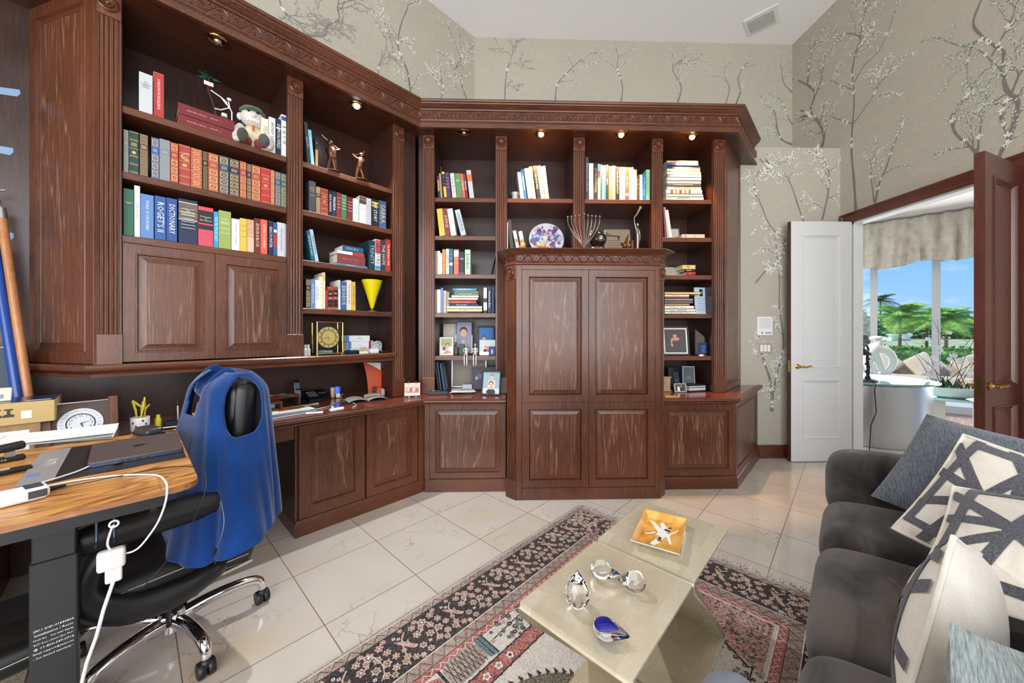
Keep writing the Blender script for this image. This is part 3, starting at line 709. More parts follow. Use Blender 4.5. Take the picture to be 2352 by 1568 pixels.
BR2 = thing('base_cabinet', 'angled mahogany base cabinet at the right end under the polished top', 'cabinet', (1.8, 3.3, 0), 0)
xb = 1.962; lw = .70
mb = MB(); mb.prism([(x1+.004, CBK-.02), (x1+.004, y2+.02), (xb-.008, y2+.02), (xb+lw-.02, CBK-.02)], .002, ZD-.046); mb.build('carcass', WD, BR2)
panel(BR2, 'door', x1+.02, xb-.004, .105, .708, y2-.002, .06)
M = rotM((xb, y2+.0), (1, 1)); panel(BR2, 'end_panel', .004, .93, .1, .715, 0, .05, M, .02, .012)
mb = MB(); plinth(mb, [(x1+.003, IDC+.02), (xb+.004, IDC+.02), (xb+.71, IDC+.02+.706)]); mb.build('plinth', WH, BR2, 30)
TOPM = wood('polished desktop mahogany', True, (92, 38, 26), (128, 62, 44), (150, 90, 66), .15, rough=.12)
kx = IDC-math.sqrt(2)*IDL
WT = thing('desktop', 'continuous polished mahogany desktop turning the inner corner', 'worktop', (-.8, 3.1, ZD-.045), 0)
q = IDC-.02
Lw = W(-1.6, IDL-.0, 45); Lb = W(-1.6, IBK-.014, 45)
mb = MB(); mb.prism([Lw, (kx, IDC), (x0-.003, IDC), (x0-.003, CBK-.014), (CBK-.014-math.sqrt(2)*(IBK-.014), CBK-.014), Lb], ZD-.03, ZD-.001); mb.build('top_board', TOPM, WT)
mb = MB(); mb.sweep(nose, [Lw, (kx, IDC), (x0-.003, IDC)]); mb.build('edge_moulding', WH, WT, 40)
WR = thing('worktop', 'polished mahogany worktop with angled end beside the wallpapered wall', 'worktop', (1.9, 3.3, ZD-.045), 0)
mb = MB(); mb.prism([(x1+.003, CBK-.014), (x1+.003, IDC), (xb-.005, IDC), (xb-.005+(CBK-.004-IDC), CBK-.004), (xb-.005+(CBK-.014-IDC), CBK-.014)], ZD-.03, ZD-.001); mb.build('top_board', TOPM, WR)
mb = MB(); mb.sweep(nose, [(x1+.003, IDC), (xb-.005, IDC), (xb-.005+CBK-.004-IDC, CBK-.004)]); mb.build('edge_moulding', WH, WR, 40)
# ================================================================ books
ORD = 'first second third fourth fifth sixth seventh eighth ninth tenth eleventh twelfth thirteenth fourteenth fifteenth sixteenth seventeenth eighteenth nineteenth twentieth twenty-first twenty-second'.split()
NC = dict(red=(176, 52, 50), maroon=(116, 34, 40), navy=(30, 40, 72), blue=(46, 88, 156), teal=(30, 100, 116), green=(40, 96, 74), black=(30, 30, 34), white=(232, 232, 228), cream=(226, 216, 192), grey=(150, 152, 156), tan=(176, 142, 100), yellow=(228, 190, 72), orange=(222, 120, 50), pink=(206, 76, 96), cyan=(44, 156, 206), lblue=(170, 200, 220), lime=(150, 170, 90), brown=(110, 74, 50), purple=(78, 44, 92), coral=(222, 96, 78), pgreen=(176, 206, 176), gold=(206, 176, 112), charcoal=(58, 58, 64), lilac=(206, 206, 220), ivory=(238, 230, 208), rust=(190, 86, 40), mblue=(92, 134, 190), silver=(196, 200, 206), dgreen=(28, 62, 54), sage=(120, 150, 120))
def C(n): return n if isinstance(n, tuple) else NC[n]
PG = cm((232, 224, 204), .8)
def book_mesh(x0, t, h, d, col, text='', tc='white', style='', blk=(), flat=False, seed=0, lines=0):
    """thickness along x, depth along y, height along z (or lying flat: t is the width along x and h the thickness)"""
    r = random.Random(seed); mb = MB(); m = cm(C(col), .5); mb.mat(m); c = .0022
    if flat:
        mb.box(x0, x0+t, 0, d, 0, c); mb.box(x0, x0+t, 0, d, h-c, h); mb.box(x0, x0+t, 0, c, 0, h)
    else:
        mb.box(x0, x0+c, 0, d, 0, h, .0006); mb.box(x0+t-c, x0+t, 0, d, 0, h, .0006); mb.box(x0, x0+t, -.0012, c, 0, h, .0012)
    y = -.0018 if not flat else -.0006
    def rect(a, b, z0, z1, mm, yy=0): mb.mat(mm); mb.poly([(x0+a, y-yy, z0), (x0+b, y-yy, z0), (x0+b, y-yy, z1), (x0+a, y-yy, z1)])
    g = GOLD; W_, H_ = t, h
    if not flat:
        for bc, f0, f1 in blk: rect(.0008, W_-.0008, H_*f0, H_*f1, cm(C(bc), .5))
    else:
        for bc, f0, f1 in blk: rect(W_*f0, W_*f1, .0006, H_-.0006, cm(C(bc), .5))
    if style.startswith('gilt'):
        k = style[4:]; n = 5; mg = W_*.08
        for j in range(n+1):
            z = H_*(.03+.94*j/n); rect(mg*.4, W_-mg*.4, z-.0012, z+.0012, g)
        for j in range(n):
            z0 = H_*(.03+.94*j/n)+.005; z1 = H_*(.03+.94*(j+1)/n)-.005; cz = (z0+z1)/2; cx_ = W_/2; rw = W_*.5-mg*1.3; rh = (z1-z0)/2*.92
            if j == n-2 and k != 'z':          # title panel
                for q in range(3): rect(cx_-rw*.75, cx_+rw*.75, cz+(.3-q*.3)*rh*1.4-.0015, cz+(.3-q*.3)*rh*1.4+.0015, g, .0003)
                continue
            if k == 's' or k == 'o' or k == 'f':
                rect(cx_-rw, cx_+rw, cz-rh, cz+rh, g); mb.mat(m)
                if k == 's':
                    rect(cx_-rw*.7, cx_+rw*.7, cz-rh*.75, cz+rh*.75, m, .0003)
                    mb.mat(g)
                    for sg in (1, -1): mb.poly([(x0+cx_-rw*.6, y-.0006, cz-sg*rh*.62), (x0+cx_-rw*.45, y-.0006, cz-sg*rh*.68), (x0+cx_+rw*.6, y-.0006, cz+sg*rh*.62), (x0+cx_+rw*.45, y-.0006, cz+sg*rh*.68)])
                elif k == 'o':
                    for q, (fr, mm) in enumerate(((.85, m), (.62, g), (.38, m))):
                        mb.mat(mm); mb.poly([(x0+cx_+rw*fr*math.cos(a), y-.0003*(q+1), cz+rh*fr*math.sin(a)) for a in [2*PI*i/14 for i in range(14)]])
                else:
                    mb.mat(m)
                    for q in range(6):
                        a = q*PI/3+.5; mb.poly([(x0+cx_+rw*(.45*math.cos(a)+.36*math.cos(b)), y-.0004-.00002*q, cz+rh*(.45*math.sin(a)+.3*math.sin(b))) for b in [2*PI*i/7 for i in range(7)]])
                    mb.mat(g); mb.poly([(x0+cx_+rw*.3*math.cos(b), y-.0008, cz+rh*.3*math.sin(b)) for b in [2*PI*i/8 for i in range(8)]])
            elif k == 'z':
                mb.mat(g)
                for q in (0, 1):
                    for sg in (1, -1): mb.poly([(x0+cx_-sg*rw, y, cz-rh+q*rh), (x0+cx_-sg*rw*.55, y, cz-rh+q*rh), (x0+cx_+sg*rw, y, cz+q*rh*.99), (x0+cx_+sg*rw*.5, y, cz+q*rh*.99)])
            elif k == 'p':                       # all-over lattice of dots
                mb.mat(g)
                nx = max(3, int(W_/.005)); nz = max(4, int((z1-z0)/.0055))
                for i in range(nx):
                    for q in range(nz):
                        px = x0+mg+(W_-2*mg)*(i+.5)/nx; pz = z0+(z1-z0)*(q+.5)/nz; s_ = .0019
                        mb.poly([(px-s_, y, pz), (px, y, pz-s_), (px+s_, y, pz), (px, y, pz+s_)])
            elif k == 'b':
                mb.mat(g); rect(mg, W_-mg, z0, z0+.0012, g); 
                if j == 2: mb.mat(g); mb.poly([(x0+cx_+rw*.6*math.cos(b), y, cz+rh*.6*math.sin(b)) for b in [2*PI*i/6+.5 for i in range(6)]])
    if lines:
        lm = cm(C(tc), .5)
        for q in range(lines):
            z = H_*(.78-.5*q/max(1, lines)) ; wl = W_*r.uniform(.25, .38); rect(W_/2-wl, W_/2+wl, z, z+.0022, lm, .0004)
    if text:
        mb.mat(cm(C(tc), .5))
        if flat:
            tw, th = text_w(text); s_ = min(W_*.6/tw, H_*.62/th); M = Matrix(((1, 0, 0, x0+W_*.45), (0, 0, -1, y-.0004), (0, 1, 0, H_/2), (0, 0, 0, 1)))
            mb.text(text, s_, M)
        else:
            hor = text.startswith('='); tx = text.lstrip('=')
            tw, th = text_w(tx)
            if hor:
                s_ = min(W_*.8/tw, H_*.5/th); M = Matrix(((1, 0, 0, x0+W_/2), (0, 0, -1, y-.0006), (0, 1, 0, H_*.7), (0, 0, 0, 1)))
                mb.text(tx, s_, M)
            else:
                L = H_*.68; s_ = min(W_*.62/th, L/tw*1.25); sq = min(1., L/(tw*s_))
                M = Matrix(((0, 1, 0, x0+W_/2), (0, 0, -1, y-.0006), (-1, 0, 0, H_*.52), (0, 0, 0, 1)))
                mb.text(tx, s_, M, squeeze=sq)
    return mb
def pages_mesh(x0, t, h, d, flat=False):
    mb = MB()
    if flat: mb.box(x0+.004, x0+t-.004, .0024, d-.004, .0024, h-.0024)
    else: mb.box(x0+.0024, x0+t-.0024, .0024, d-.005, .004, h-.004)
    return mb
def put_book(mb, pgs, label, group, a, i, z, ang, tilt=0, name='book', yaw=0):
    o = mb.build(name, None, None, 0); x, y = W(a, i, ang); o.location = (x, y, z); o.rotation_euler = (0, R(tilt), R(ang+yaw))
    tag(o, label, 'book', group); BASE[o.name] = Vector((0, 0, 0)); p = pgs.build('page_block', PG, o, 0); return o
NB = [0]
def row(crop, ang, I, z, items, shelf, dmax=.2, n0=0):
    ox, oy, k = crop
    for n, it in enumerate(items):
        x0, x1, yt, col, desc = it[:5]; op = it[5] if len(it) > 5 else {}
        NB[0] += 1; r = random.Random(NB[0])
        tilt = op.get('tilt', 0); Ib = I+op.get('back', r.uniform(0, .012))
        pa = onI(ox+x0/k, 700, Ib, ang).x; pb = onI(ox+x1/k, 700, Ib, ang).x
        um = ox+(x0+x1)/2/k; zt = onI(um, oy+yt/k, Ib, ang).z
        t = (pb-pa)*math.cos(R(tilt))*.985; h = max(.08, (zt-z)/math.cos(R(tilt))-abs(math.sin(R(tilt)))*t*.3)
        d = min(dmax, op.get('d', r.uniform(.14, .19)))
        xo = -t if tilt > 0 else 0; A = pb if tilt > 0 else pa
        kw = {q: v for q, v in op.items() if q in ('text', 'tc', 'style', 'blk', 'lines')}
        put_book(book_mesh(xo, t, h, d, col, seed=NB[0], **kw), pages_mesh(xo, t, h, d), f'{desc}, {ORD[n+n0]} upright from left, {shelf}', 'books on the '+shelf, A, Ib, z+.0012, ang, tilt)
def pile(crop, ang, I, z, items, shelf, dep=.2, yaw=0):      # items listed from the top down: x0, x1, y0, y1
    ox, oy, k = crop; zz = z+.001; N = len(items)
    for n, it in enumerate(items[::-1]):
        x0, x1, y0, y1, col, desc = it[:6]; op = it[6] if len(it) > 6 else {}
        NB[0] += 1; r = random.Random(NB[0])
        Ib = I+r.uniform(0, .01); um = ox+(x0+x1)/2/k
        a0 = onI(ox+x0/k, 700, Ib, ang).x; a1 = onI(ox+x1/k, 700, Ib, ang).x
        h = onI(um, oy+y0/k, Ib, ang).z-onI(um, oy+y1/k, Ib, ang).z
        kw = {q: v for q, v in op.items() if q in ('text', 'tc', 'style', 'blk')}
        pos = 'bottom' if n == 0 else ('top' if n == N-1 else ORD[N-1-n]+' from top')
        put_book(book_mesh(0, a1-a0, h-.0008, dep, col, flat=True, seed=NB[0], **kw), pages_mesh(0, a1-a0, h-.0008, dep, True), f'{desc}, {pos} of pile, {shelf}', 'books on the '+shelf, a0, Ib, zz, ang)
        zz += h
def T(t, tc='white', **k): return dict(text=t, tc=tc, **k)
A_ = (260, 150, 4.9); B_ = (260, 410, 5.6); C_ = (680, 240, 4.9); D_ = (680, 530, 5.06); E_ = (980, 280, 4.9); F_ = (960, 560, 4.125); G_ = (1140, 340, 5.6); H_ = (1500, 330, 5.06); I_ = (1500, 590, 4.48)
IB = IL+.028; CI = IC+.028
# left bookcase, wide bay
row(A_, 45, IB, 2.501, [(290, 446, 95, 'silver', 'pale grey hardback', T('=The\nComplete\nChess\nCourse', 'charcoal', d=.2)), (452, 572, 90, 'gold', 'red book with cream edge', T('A PASSION FOR EXCELLENCE', 'white', blk=(('red', .012, .99), ), d=.2))], 'wide left bay top shelf')
row(A_, 45, IB, 2.501, [(1668, 1750, 600, 'ivory', 'short ivory paperback behind the plush golfer', T('PEACE', 'tan')), (1755, 1826, 590, 'white', 'white book right of the plush golfer', T('ANDREW YOUNG', 'charcoal')), (1830, 1889, 605, 'navy', 'navy book with white lettering', T('SHIMON PERES', 'white', blk=(('white', .72, .75), ))), (1891, 1950, 560, 'white', 'tall white book against the pilaster', T('R  N  V  M', 'green', blk=(('blue', .86, .96), )))], 'wide left bay top shelf', n0=2)
pile(A_, 45, IB, 2.501, [(728, 1362, 545, 665, 'maroon', 'thick red directory', T("Who's Who in America      1992-1993    1", 'ivory')), (728, 1362, 665, 775, 'maroon', 'second thick red directory', T("Who's Who in America      1992-1993    2", 'ivory'))], 'wide left bay top shelf', .22)
row(A_, 45, IB, 2.153, [(114, 175, 728, (120, 136, 150), 'dotted gilt blue-grey book', dict(style='giltp')), (178, 290, 745, 'dgreen', 'dark green book with gold shield', dict(style='giltb')), (297, 395, 780, (92, 70, 66), 'brown book with dotted gilding', dict(style='giltp')), (428, 519, 818, 'blue', 'blue book with square gilt panels', dict(style='gilts')), (521, 644, 838, (104, 134, 158), 'wide steel-blue dotted gilt book', dict(style='giltp')), (646, 734, 875, 'red', 'red book with gilt flowers', dict(style='giltf')), (736, 871, 900, (168, 62, 60), 'wide rose-red banded book', dict(style='giltb', text='=C', tc='gold')), (874, 1003, 942, (186, 84, 70), 'red book with gilt zigzags', dict(style='giltz')), (1006, 1066, 970, 'black', 'thin black gilt book', dict(style='giltp')), (1069, 1187, 995, (176, 72, 62), 'broad red book with gilt flowers', dict(style='giltf')), (1190, 1303, 1025, (36, 74, 106), 'navy book with square gilt panels', dict(style='gilts')), (1305, 1421, 1058, 'navy', 'navy book with gilt ovals', dict(style='gilto')), (1425, 1501, 1085, (170, 60, 54), 'red book with gilt rounds', dict(style='gilto')), (1503, 1552, 1108, 'navy', 'narrow navy gilt book', dict(style='gilto')), (1555, 1661, 1130, (180, 66, 60), 'red gilt-flowered book', dict(style='giltf')), (1664, 1768, 1158, (184, 50, 56), 'crimson book with gilt sprigs', dict(style='giltb')), (1772, 1818, 1182, (196, 110, 90), 'thin salmon book with gilt crosses', dict(style='giltz')), (1821, 1885, 1200, (44, 86, 128), 'blue gilt-squared book', dict(style='gilts')), (1887, 1957, 1222, (40, 100, 104), 'teal gilt-squared book', dict(style='gilts'))], 'wide left bay second shelf')
row(B_, 45, IB, 1.816, [(130, 268, 135, 'green', 'green hardback', T('=ENCYCLOPAEDIA\nArgentina\nLITERARY', 'ivory')), (270, 347, 95, 'white', 'tall white book', T('JOHN IRVING', 'grey')), (351, 525, 208, 'mblue', 'wide mid-blue book', T('WORLD OF OUR FATHERS')), (534, 680, 232, 'blue', 'royal blue thesaurus', T("ROGET'S II")), (684, 825, 258, (40, 78, 146), 'royal blue dictionary', T('DICTIONARY')), (838, 1090, 275, 'navy', 'very thick navy dictionary with black label', T('=The\nEncyclopedic\nDictionary', 'ivory', blk=(('ivory', .53, .93), ('black', .545, .915)), lines=7)), (1093, 1290, 370, 'pink', 'thick rose-pink dictionary', T('=Dictionary\nof\nQuotations', 'ivory', blk=(('black', .58, .9), ('black', .42, .54)))), (1293, 1355, 428, 'cyan', 'thin bright blue book', T('THE TRUTH AT LAST')), (1358, 1518, 420, 'lime', 'olive green thesaurus', T("=ROGET'S\nTHESAURUS", 'white', lines=4)), (1521, 1629, 520, 'white', 'white book with grey lettering', T('A HISTORY OF THE JEWS', 'grey')), (1632, 1719, 515, 'yellow', 'pale yellow book', dict(lines=3, tc='brown')), (1723, 1812, 530, (206, 160, 124), 'mottled tan book', dict(lines=2, tc='ivory', blk=(((222, 190, 160), .02, .45), ))), (1815, 1893, 515, 'maroon', 'maroon book', T('ZION IN A BLOCK', 'ivory')), (1896, 1985, 530, 'coral', 'coral book', T('LETTERS TO A FRIEND', 'ivory')), (1996, 2056, 545, 'navy', 'dark navy book with white lettering', T('ENCOUNTER')), (2061, 2105, 568, 'blue', 'thin blue book with red band', dict(blk=(('red', .25, .66), ('white', .7, .78)))), (2109, 2211, 570, 'lilac', 'pale grey book', T('THE PARTNERSHIP', 'grey')), (2215, 2240, 588, (206, 170, 164), 'thin dusty pink book', {})], 'wide left bay third shelf')
# left bookcase, narrow bay
row(C_, 45, IB, 2.506, [(128, 166, 215, 'charcoal', 'leaning dark grey book', T('Legend 1971', tilt=-4.5)), (172, 208, 300, (120, 190, 216), 'leaning pale blue book', T('ARCHIPELAGO', tilt=-5)), (216, 246, 365, 'black', 'black and orange book', dict(blk=(('orange', .02, .56), ), lines=1))], 'narrow left bay top shelf')
row(C_, 45, IB, 2.166, [(145, 221, 865, 'charcoal', 'tall charcoal book', T('=The Story\nof a\nLife', 'gold', lines=2)), (225, 275, 928, (150, 132, 100), 'gilt dotted tan book', dict(style='giltp', blk=(('navy', .6, .75), ))), (278, 361, 948, (166, 60, 50), 'red book with gilt sprigs', dict(style='giltb')), (363, 405, 968, 'black', 'thin black book', T('THE ROMANTICS')), (406, 452, 978, 'navy', 'thin navy book', T('MASADA', 'white')), (456, 506, 992, (140, 48, 44), 'brick red book', dict(lines=4, tc='ivory')), (510, 570, 1018, (66, 110, 76), 'green cloth book', dict(lines=4, tc='ivory')), (572, 641, 1042, 'maroon', 'maroon cloth book', dict(lines=4, tc='ivory')), (643, 708, 1064, (196, 216, 214), 'pale aqua book', dict(lines=5, tc='teal')), (711, 790, 1035, 'white', 'white book with portrait on spine', dict(blk=(('charcoal', .72, .98), ((206, 160, 130), .84, .94)), lines=2, tc='tan')), (793, 846, 1056, 'lilac', 'white book with lilac lettering', dict(lines=5, tc='grey')), (849, 930, 1070, 'black', 'black book with yellow portrait band', dict(blk=(('yellow', .72, .9), ((110, 80, 60), .74, .86)), text='MY STORY')), (934, 1015, 1088, (60, 90, 140), 'blue cloth book at the right end', T('SABRA', 'gold'))], 'narrow left bay second shelf')
row(D_, 45, IB, 1.813, [(180, 214, 10, 'teal', 'leaning teal book', T('THE EDGE OF LIGHT', tilt=-9)), (228, 266, 0, 'lblue', 'leaning pale blue book', T('PALE HORIZON', 'green', tilt=-10))], 'narrow left bay third shelf')
pile(D_, 45, IB, 1.813, [(540, 782, 215, 282, (40, 84, 124), 'dark blue book', T('YEHUDA', 'lblue')), (480, 792, 282, 320, 'white', 'white book with red spine end', dict(blk=(('red', .55, 1), ))), (478, 804, 288, 392, (140, 62, 66), 'thick dusty red book', T('THE  HISTORY', 'tan')), (470, 828, 385, 410, 'mblue', 'thin blue and white book', T('a little book'))], 'narrow left bay third shelf', .17)
row(D_, 45, IB, 1.813, [(846, 918, 115, (18, 58, 66), 'dark teal book', T('TRINITY', 'lblue', d=.19)), (919, 982, 102, 'white', 'pink and white book', T('LEON URIS', 'black', blk=((('pink'), .55, .98), ('cyan', .02, .14)))), (986, 1041, 110, 'charcoal', 'slate grey book', T('THE HOPE', 'white', blk=(('grey', .52, .54), ))), (1044, 1099, 102, 'red', 'red book at the right end', T('THE EVENING WAR', 'ivory'))], 'narrow left bay third shelf', n0=2)
row(D_, 45, IB, 1.474, [(114, 168, 560, 'black', 'black gilt book', dict(style='gilto')), (170, 218, 565, 'mblue', 'blue book with ribbon', T('THE PENTATEUCH')), (220, 270, 572, 'white', 'white book', T('LITURGY', 'grey')), (272, 309, 535, 'ivory', 'ivory paperback', dict(lines=4, tc='grey')), (311, 340, 485, 'cream', 'tall thin cream book', dict(lines=2, tc='tan', blk=(('yellow', .78, .98), ))), (341, 366, 690, 'red', 'short thin red book', {}), (367, 429, 652, (176, 60, 52), 'red book with black medallions', dict(style='giltb', blk=(('black', .1, .42), ('black', .55, .85)))), (430, 488, 645, (172, 58, 54), 'second red book with black medallions', dict(style='giltb', blk=(('black', .1, .42), ('black', .55, .85)))), (490, 516, 575, 'white', 'thin white book', dict(blk=(('lblue', .7, .98), ))), (518, 585, 595, (44, 100, 150), 'blue novel with white lettering', T('EXODUS')), (590, 645, 575, 'cream', 'cream book with faint lettering', T('THE CHOSEN LAND', 'tan')), (647, 691, 595, 'yellow', 'yellow book', T('RIVER STREET WOMEN', 'brown'))], 'narrow left bay fourth shelf')
# centre: bay left of the cupboard
row(E_, 0, CI, 2.506, [(132, 155, 605, 'navy', 'thin navy book', dict(tilt=-4, blk=(('tan', .3, .8), ))), (157, 178, 580, 'tan', 'thin tan book', dict(tilt=-4)), (180, 197, 505, 'black', 'tall thin black book', dict(tilt=-5)), (199, 230, 560, 'black', 'black and yellow book', dict(tilt=-6, blk=(('yellow', .02, .42), ('yellow', .9, .99)), lines=2)), (232, 280, 570, 'purple', 'purple book', dict(tilt=-6, lines=4, tc='ivory')), (290, 337, 578, 'cream', 'cream book', T('Little Book', 'cyan', tilt=-6)), (340, 403, 580, (88, 142, 96), 'green book', dict(tilt=-5.5, text='=MOST\nLIKELY', tc='ivory')), (405, 439, 584, 'coral', 'coral red book', T('Collected', 'white', tilt=-6)), (440, 468, 584, 'maroon', 'dark red book with white lettering', T('MIRACLES', 'white', tilt=-6)), (484, 536, 545, 'silver', 'grey book with orange block', dict(tilt=-7, blk=(('orange', .6, .85), )))], 'first centre bay top shelf')
row(E_, 0, CI, 2.166, [(146, 210, 978, 'yellow', 'mustard yellow book', dict(tilt=-6.5, lines=1, tc='tan')), (211, 271, 975, (130, 56, 54), 'maroon book', T('JUSTICE', 'ivory', tilt=-7)), (275, 336, 978, 'white', 'white book', dict(tilt=-8.5, lines=4, tc='grey')), (387, 448, 992, (196, 206, 214), 'leaning book with blue lettering', T('COLLECTION', 'navy', tilt=-14))], 'first centre bay second shelf')
row(F_, 0, CI, 1.824, [(161, 183, 68, (150, 120, 104), 'thin brown book', {}), (184, 208, 68, 'white', 'white book', dict(lines=2, tc='grey')), (209, 229, 90, 'white', 'short white book', dict(lines=2, tc='grey')), (231, 262, 52, 'orange', 'orange book', dict(lines=3, tc='brown')), (266, 295, 48, 'lilac', 'white book with blue lettering', T('CAUTION', 'navy')), (298, 331, 48, 'teal', 'teal patterned book', dict(blk=(('white', .35, .45), ), lines=3)), (339, 387, 52, 'coral', 'coral book with cream band', dict(blk=(('cream', .7, .95), ), lines=3, tc='ivory')), (390, 440, 78, 'black', 'black book', T('=LITTLE\nWOMEN', 'white', blk=(('grey', .04, .06), ))), (445, 498, 55, 'pgreen', 'pale green book', T('London', 'charcoal', d=.19))], 'first centre bay third shelf')
row(F_, 0, CI, 1.478, [(160, 178, 433, (130, 100, 90), 'thin brown book', {}), (180, 215, 433, 'ivory', 'ivory book', dict(lines=4, tc='grey')), (218, 238, 418, 'mblue', 'thin blue book', {}), (240, 269, 444, (226, 170, 150), 'pale pink book', dict(lines=4, tc='maroon')), (271, 297, 455, 'sage', 'dark green spined book', {})], 'first centre bay fourth shelf')
pile(F_, 0, CI, 1.478, [(330, 556, 417, 446, (70, 130, 156), 'teal blue book', T('OLIVER BEACH', 'white')), (344, 570, 446, 460, 'pgreen', 'thin pale green book'), (344, 576, 460, 483, 'sage', 'sage green book', T('Summer Hours', 'white')), (317, 574, 483, 508, 'ivory', 'ivory book', T('Educated', 'charcoal')), (286, 566, 508, 530, 'cream', 'cream book with ruffled pages'), (290, 550, 530, 565, 'red', 'red book', T('The New Joy of Cooking', 'yellow')), (286, 572, 565, 586, 'navy', 'navy book', T('Rich and Kind', 'white')), (275, 607, 586, 612, 'lilac', 'wide white book'), (275, 607, 612, 641, (236, 216, 130), 'yellow book', T('Brooklyn', 'charcoal')), (282, 600, 641, 653, 'charcoal', 'thin dark book', T('The Great Game', 'gold'))], 'first centre bay fourth shelf', .2)
row(F_, 0, CI, 1.478, [(621, 655, 404, 'black', 'black book with white blocks', dict(blk=(('white', .1, .4), ('silver', .55, .95)))), (662, 693, 408, 'navy', 'navy book with white lettering', T('American Blue', 'white')), (696, 722, 412, (24, 44, 80), 'plain dark blue book', {})], 'first centre bay fourth shelf', n0=5)
# centre: above the cupboard
row(E_, 0, CI, 2.506, [(1057, 1104, 565, 'silver', 'white round-cornered book', dict(tilt=-7.5)), (1103, 1135, 535, (30, 120, 180), 'blue book', T('S. Southern Living', 'white', tilt=-8)), (1142, 1195, 525, 'cream', 'cream book', dict(tilt=-8)), (1198, 1232, 505, 'white', 'white book', dict(tilt=-7.5, lines=3, tc='grey')), (1243, 1285, 496, 'black', 'black cookbook', T('Joy of Cooking', 'ivory', tilt=-7.5)), (1287, 1331, 495, 'ivory', 'ivory illustrated cookbook', T('ILLUSTRATED COOKBOOK', 'tan', tilt=-7.5)), (1336, 1380, 500, 'ivory', 'rightmost ivory cookbook', T('Mediterranean Cookbook', 'charcoal', tilt=-7))], 'shelf above the painted plate')
row(E_, 0, CI, 1.946, [(906, 916, 1130, 'cream', 'thin cream book', {}), (950, 992, 1105, 'charcoal', 'black book', dict(tilt=-5)), (1034, 1072, 1225, 'white', 'white book with blue label', dict(tilt=-11, blk=(('cyan', .1, .38), ('tan', .6, .72)))), (1098, 1140, 1232, 'white', 'second white book with blue label', dict(tilt=-11, blk=(('cyan', .1, .38), ('tan', .6, .72))))], 'cupboard top left of the plate')
row(G_, 0, CI, 2.506, [(1145, 1188, 115, 'charcoal', 'tallest charcoal book', T('SEVEN PINES HOTEL / DANIEL HAAS', 'silver')), (1191, 1249, 197, 'white', 'white book', dict(lines=1, tc='grey')), (1252, 1303, 197, 'black', 'black book with gold lettering', T('INTERNATIONAL', 'gold')), (1304, 1336, 205, 'lblue', 'pale blue book', dict(blk=(('pink', .6, .8), ))), (1337, 1362, 214, 'white', 'white and teal book', dict(blk=(('teal', .02, .7), ))), (1363, 1386, 222, 'ivory', 'ivory book', {}), (1387, 1409, 220, (60, 150, 196), 'bright blue book', {}), (1411, 1441, 215, (36, 52, 76), 'dark slate book', T('VISION', 'white')), (1443, 1487, 235, 'tan', 'tan book', T('Living High', 'ivory')), (1489, 1534, 230, (232, 206, 150), 'pale yellow book', {}), (1536, 1583, 240, 'black', 'black book', T('Tom Brooks and Robert', 'ivory')), (1585, 1621, 248, 'white', 'white book with black lettering', T('Harvey Cohen', 'charcoal')), (1622, 1659, 248, (206, 216, 226), 'icy blue book', {}), (1661, 1700, 248, 'rust', 'rust orange book', T('Fire Water', 'ivory', blk=(('ivory', .12, .2), ))), (1703, 1746, 250, (226, 228, 232), 'broad white book', T('Cleopatra', 'lilac')), (1747, 1765, 246, 'lilac', 'thin white book', {}), (1766, 1786, 272, 'ivory', 'short ivory book', dict(lines=2, tc='coral')), (1787, 1809, 278, (236, 200, 180), 'short peach book', {}), (1811, 1839, 345, (84, 56, 44), 'short brown book', dict(lines=3)), (1841, 1880, 342, 'white', 'short white book', dict(lines=2, tc='tan')), (1882, 1925, 338, (20, 130, 190), 'short bright blue book', T('A Winter Book', 'lblue')), (1927, 1975, 278, (150, 200, 150), 'pale green book against the divider', T('Garden Life', 'lime'))], 'long row above the cupboard')
# right of the cupboard
pile(H_, 0, CI, 2.511, [(162, 524, 157, 188, (206, 160, 120), 'tan and red book', T('VERTICAL', 'rust')), (162, 530, 190, 223, (36, 76, 150), 'blue book', T('THE COMPLETE  CHRONICLES', 'white')), (155, 548, 225, 257, 'charcoal', 'dark book with white lettering', T('Tuscany and its landscapes', 'white')), (162, 546, 259, 296, 'cream', 'cream book with brown end', dict(blk=(('tan', .62, 1), ), text='Ancient Asia', tc='brown')), (162, 555, 298, 333, 'ivory', 'plain ivory book'), (166, 560, 335, 368, (140, 150, 168), 'slate blue book', T('Life in the house', 'silver')), (162, 560, 370, 405, 'cream', 'cream book with faint lettering', T('THE PAST AND PRESENT', 'tan')), (160, 556, 405, 438, 'ivory', 'ivory book', T('Morning House', 'grey')), (166, 556, 440, 474, 'charcoal', 'black book', T('ON THE EDGE IMAGES FROM 100 YEARS OF VOGUE', 'white')), (162, 560, 476, 516, 'cream', 'ivory speckled book', T('A IN  LIGHT', 'tan')), (152, 570, 519, 567, 'white', 'thick white book with small pictures', dict(blk=(('brown', .12, .2), ('coral', .26, .31), ('brown', .36, .44), ('coral', .5, .56), ('brown', .62, .68)))), (155, 580, 568, 599, 'ivory', 'plain cream book'), (152, 587, 600, 638, 'white', 'white book with black lettering', T('LIBERMAN', 'black'))], 'right-hand bay top shelf', .26)
row(H_, 0, CI, 2.166, [(140, 162, 735, (120, 80, 120), 'leaning purple book', dict(tilt=-4)), (165, 182, 740, (206, 150, 150), 'leaning pink book', dict(tilt=-6)), (186, 222, 772, 'ivory', 'leaning ivory book', dict(tilt=-8, lines=5, tc='tan'))], 'right-hand bay second shelf')
pile(H_, 0, CI, 2.166, [(337, 600, 1030, 1076, (206, 196, 176), 'floral cloth book', dict(blk=(((176, 150, 140), .1, .2), ((190, 170, 150), .5, .6))))], 'right-hand bay second shelf', .18)
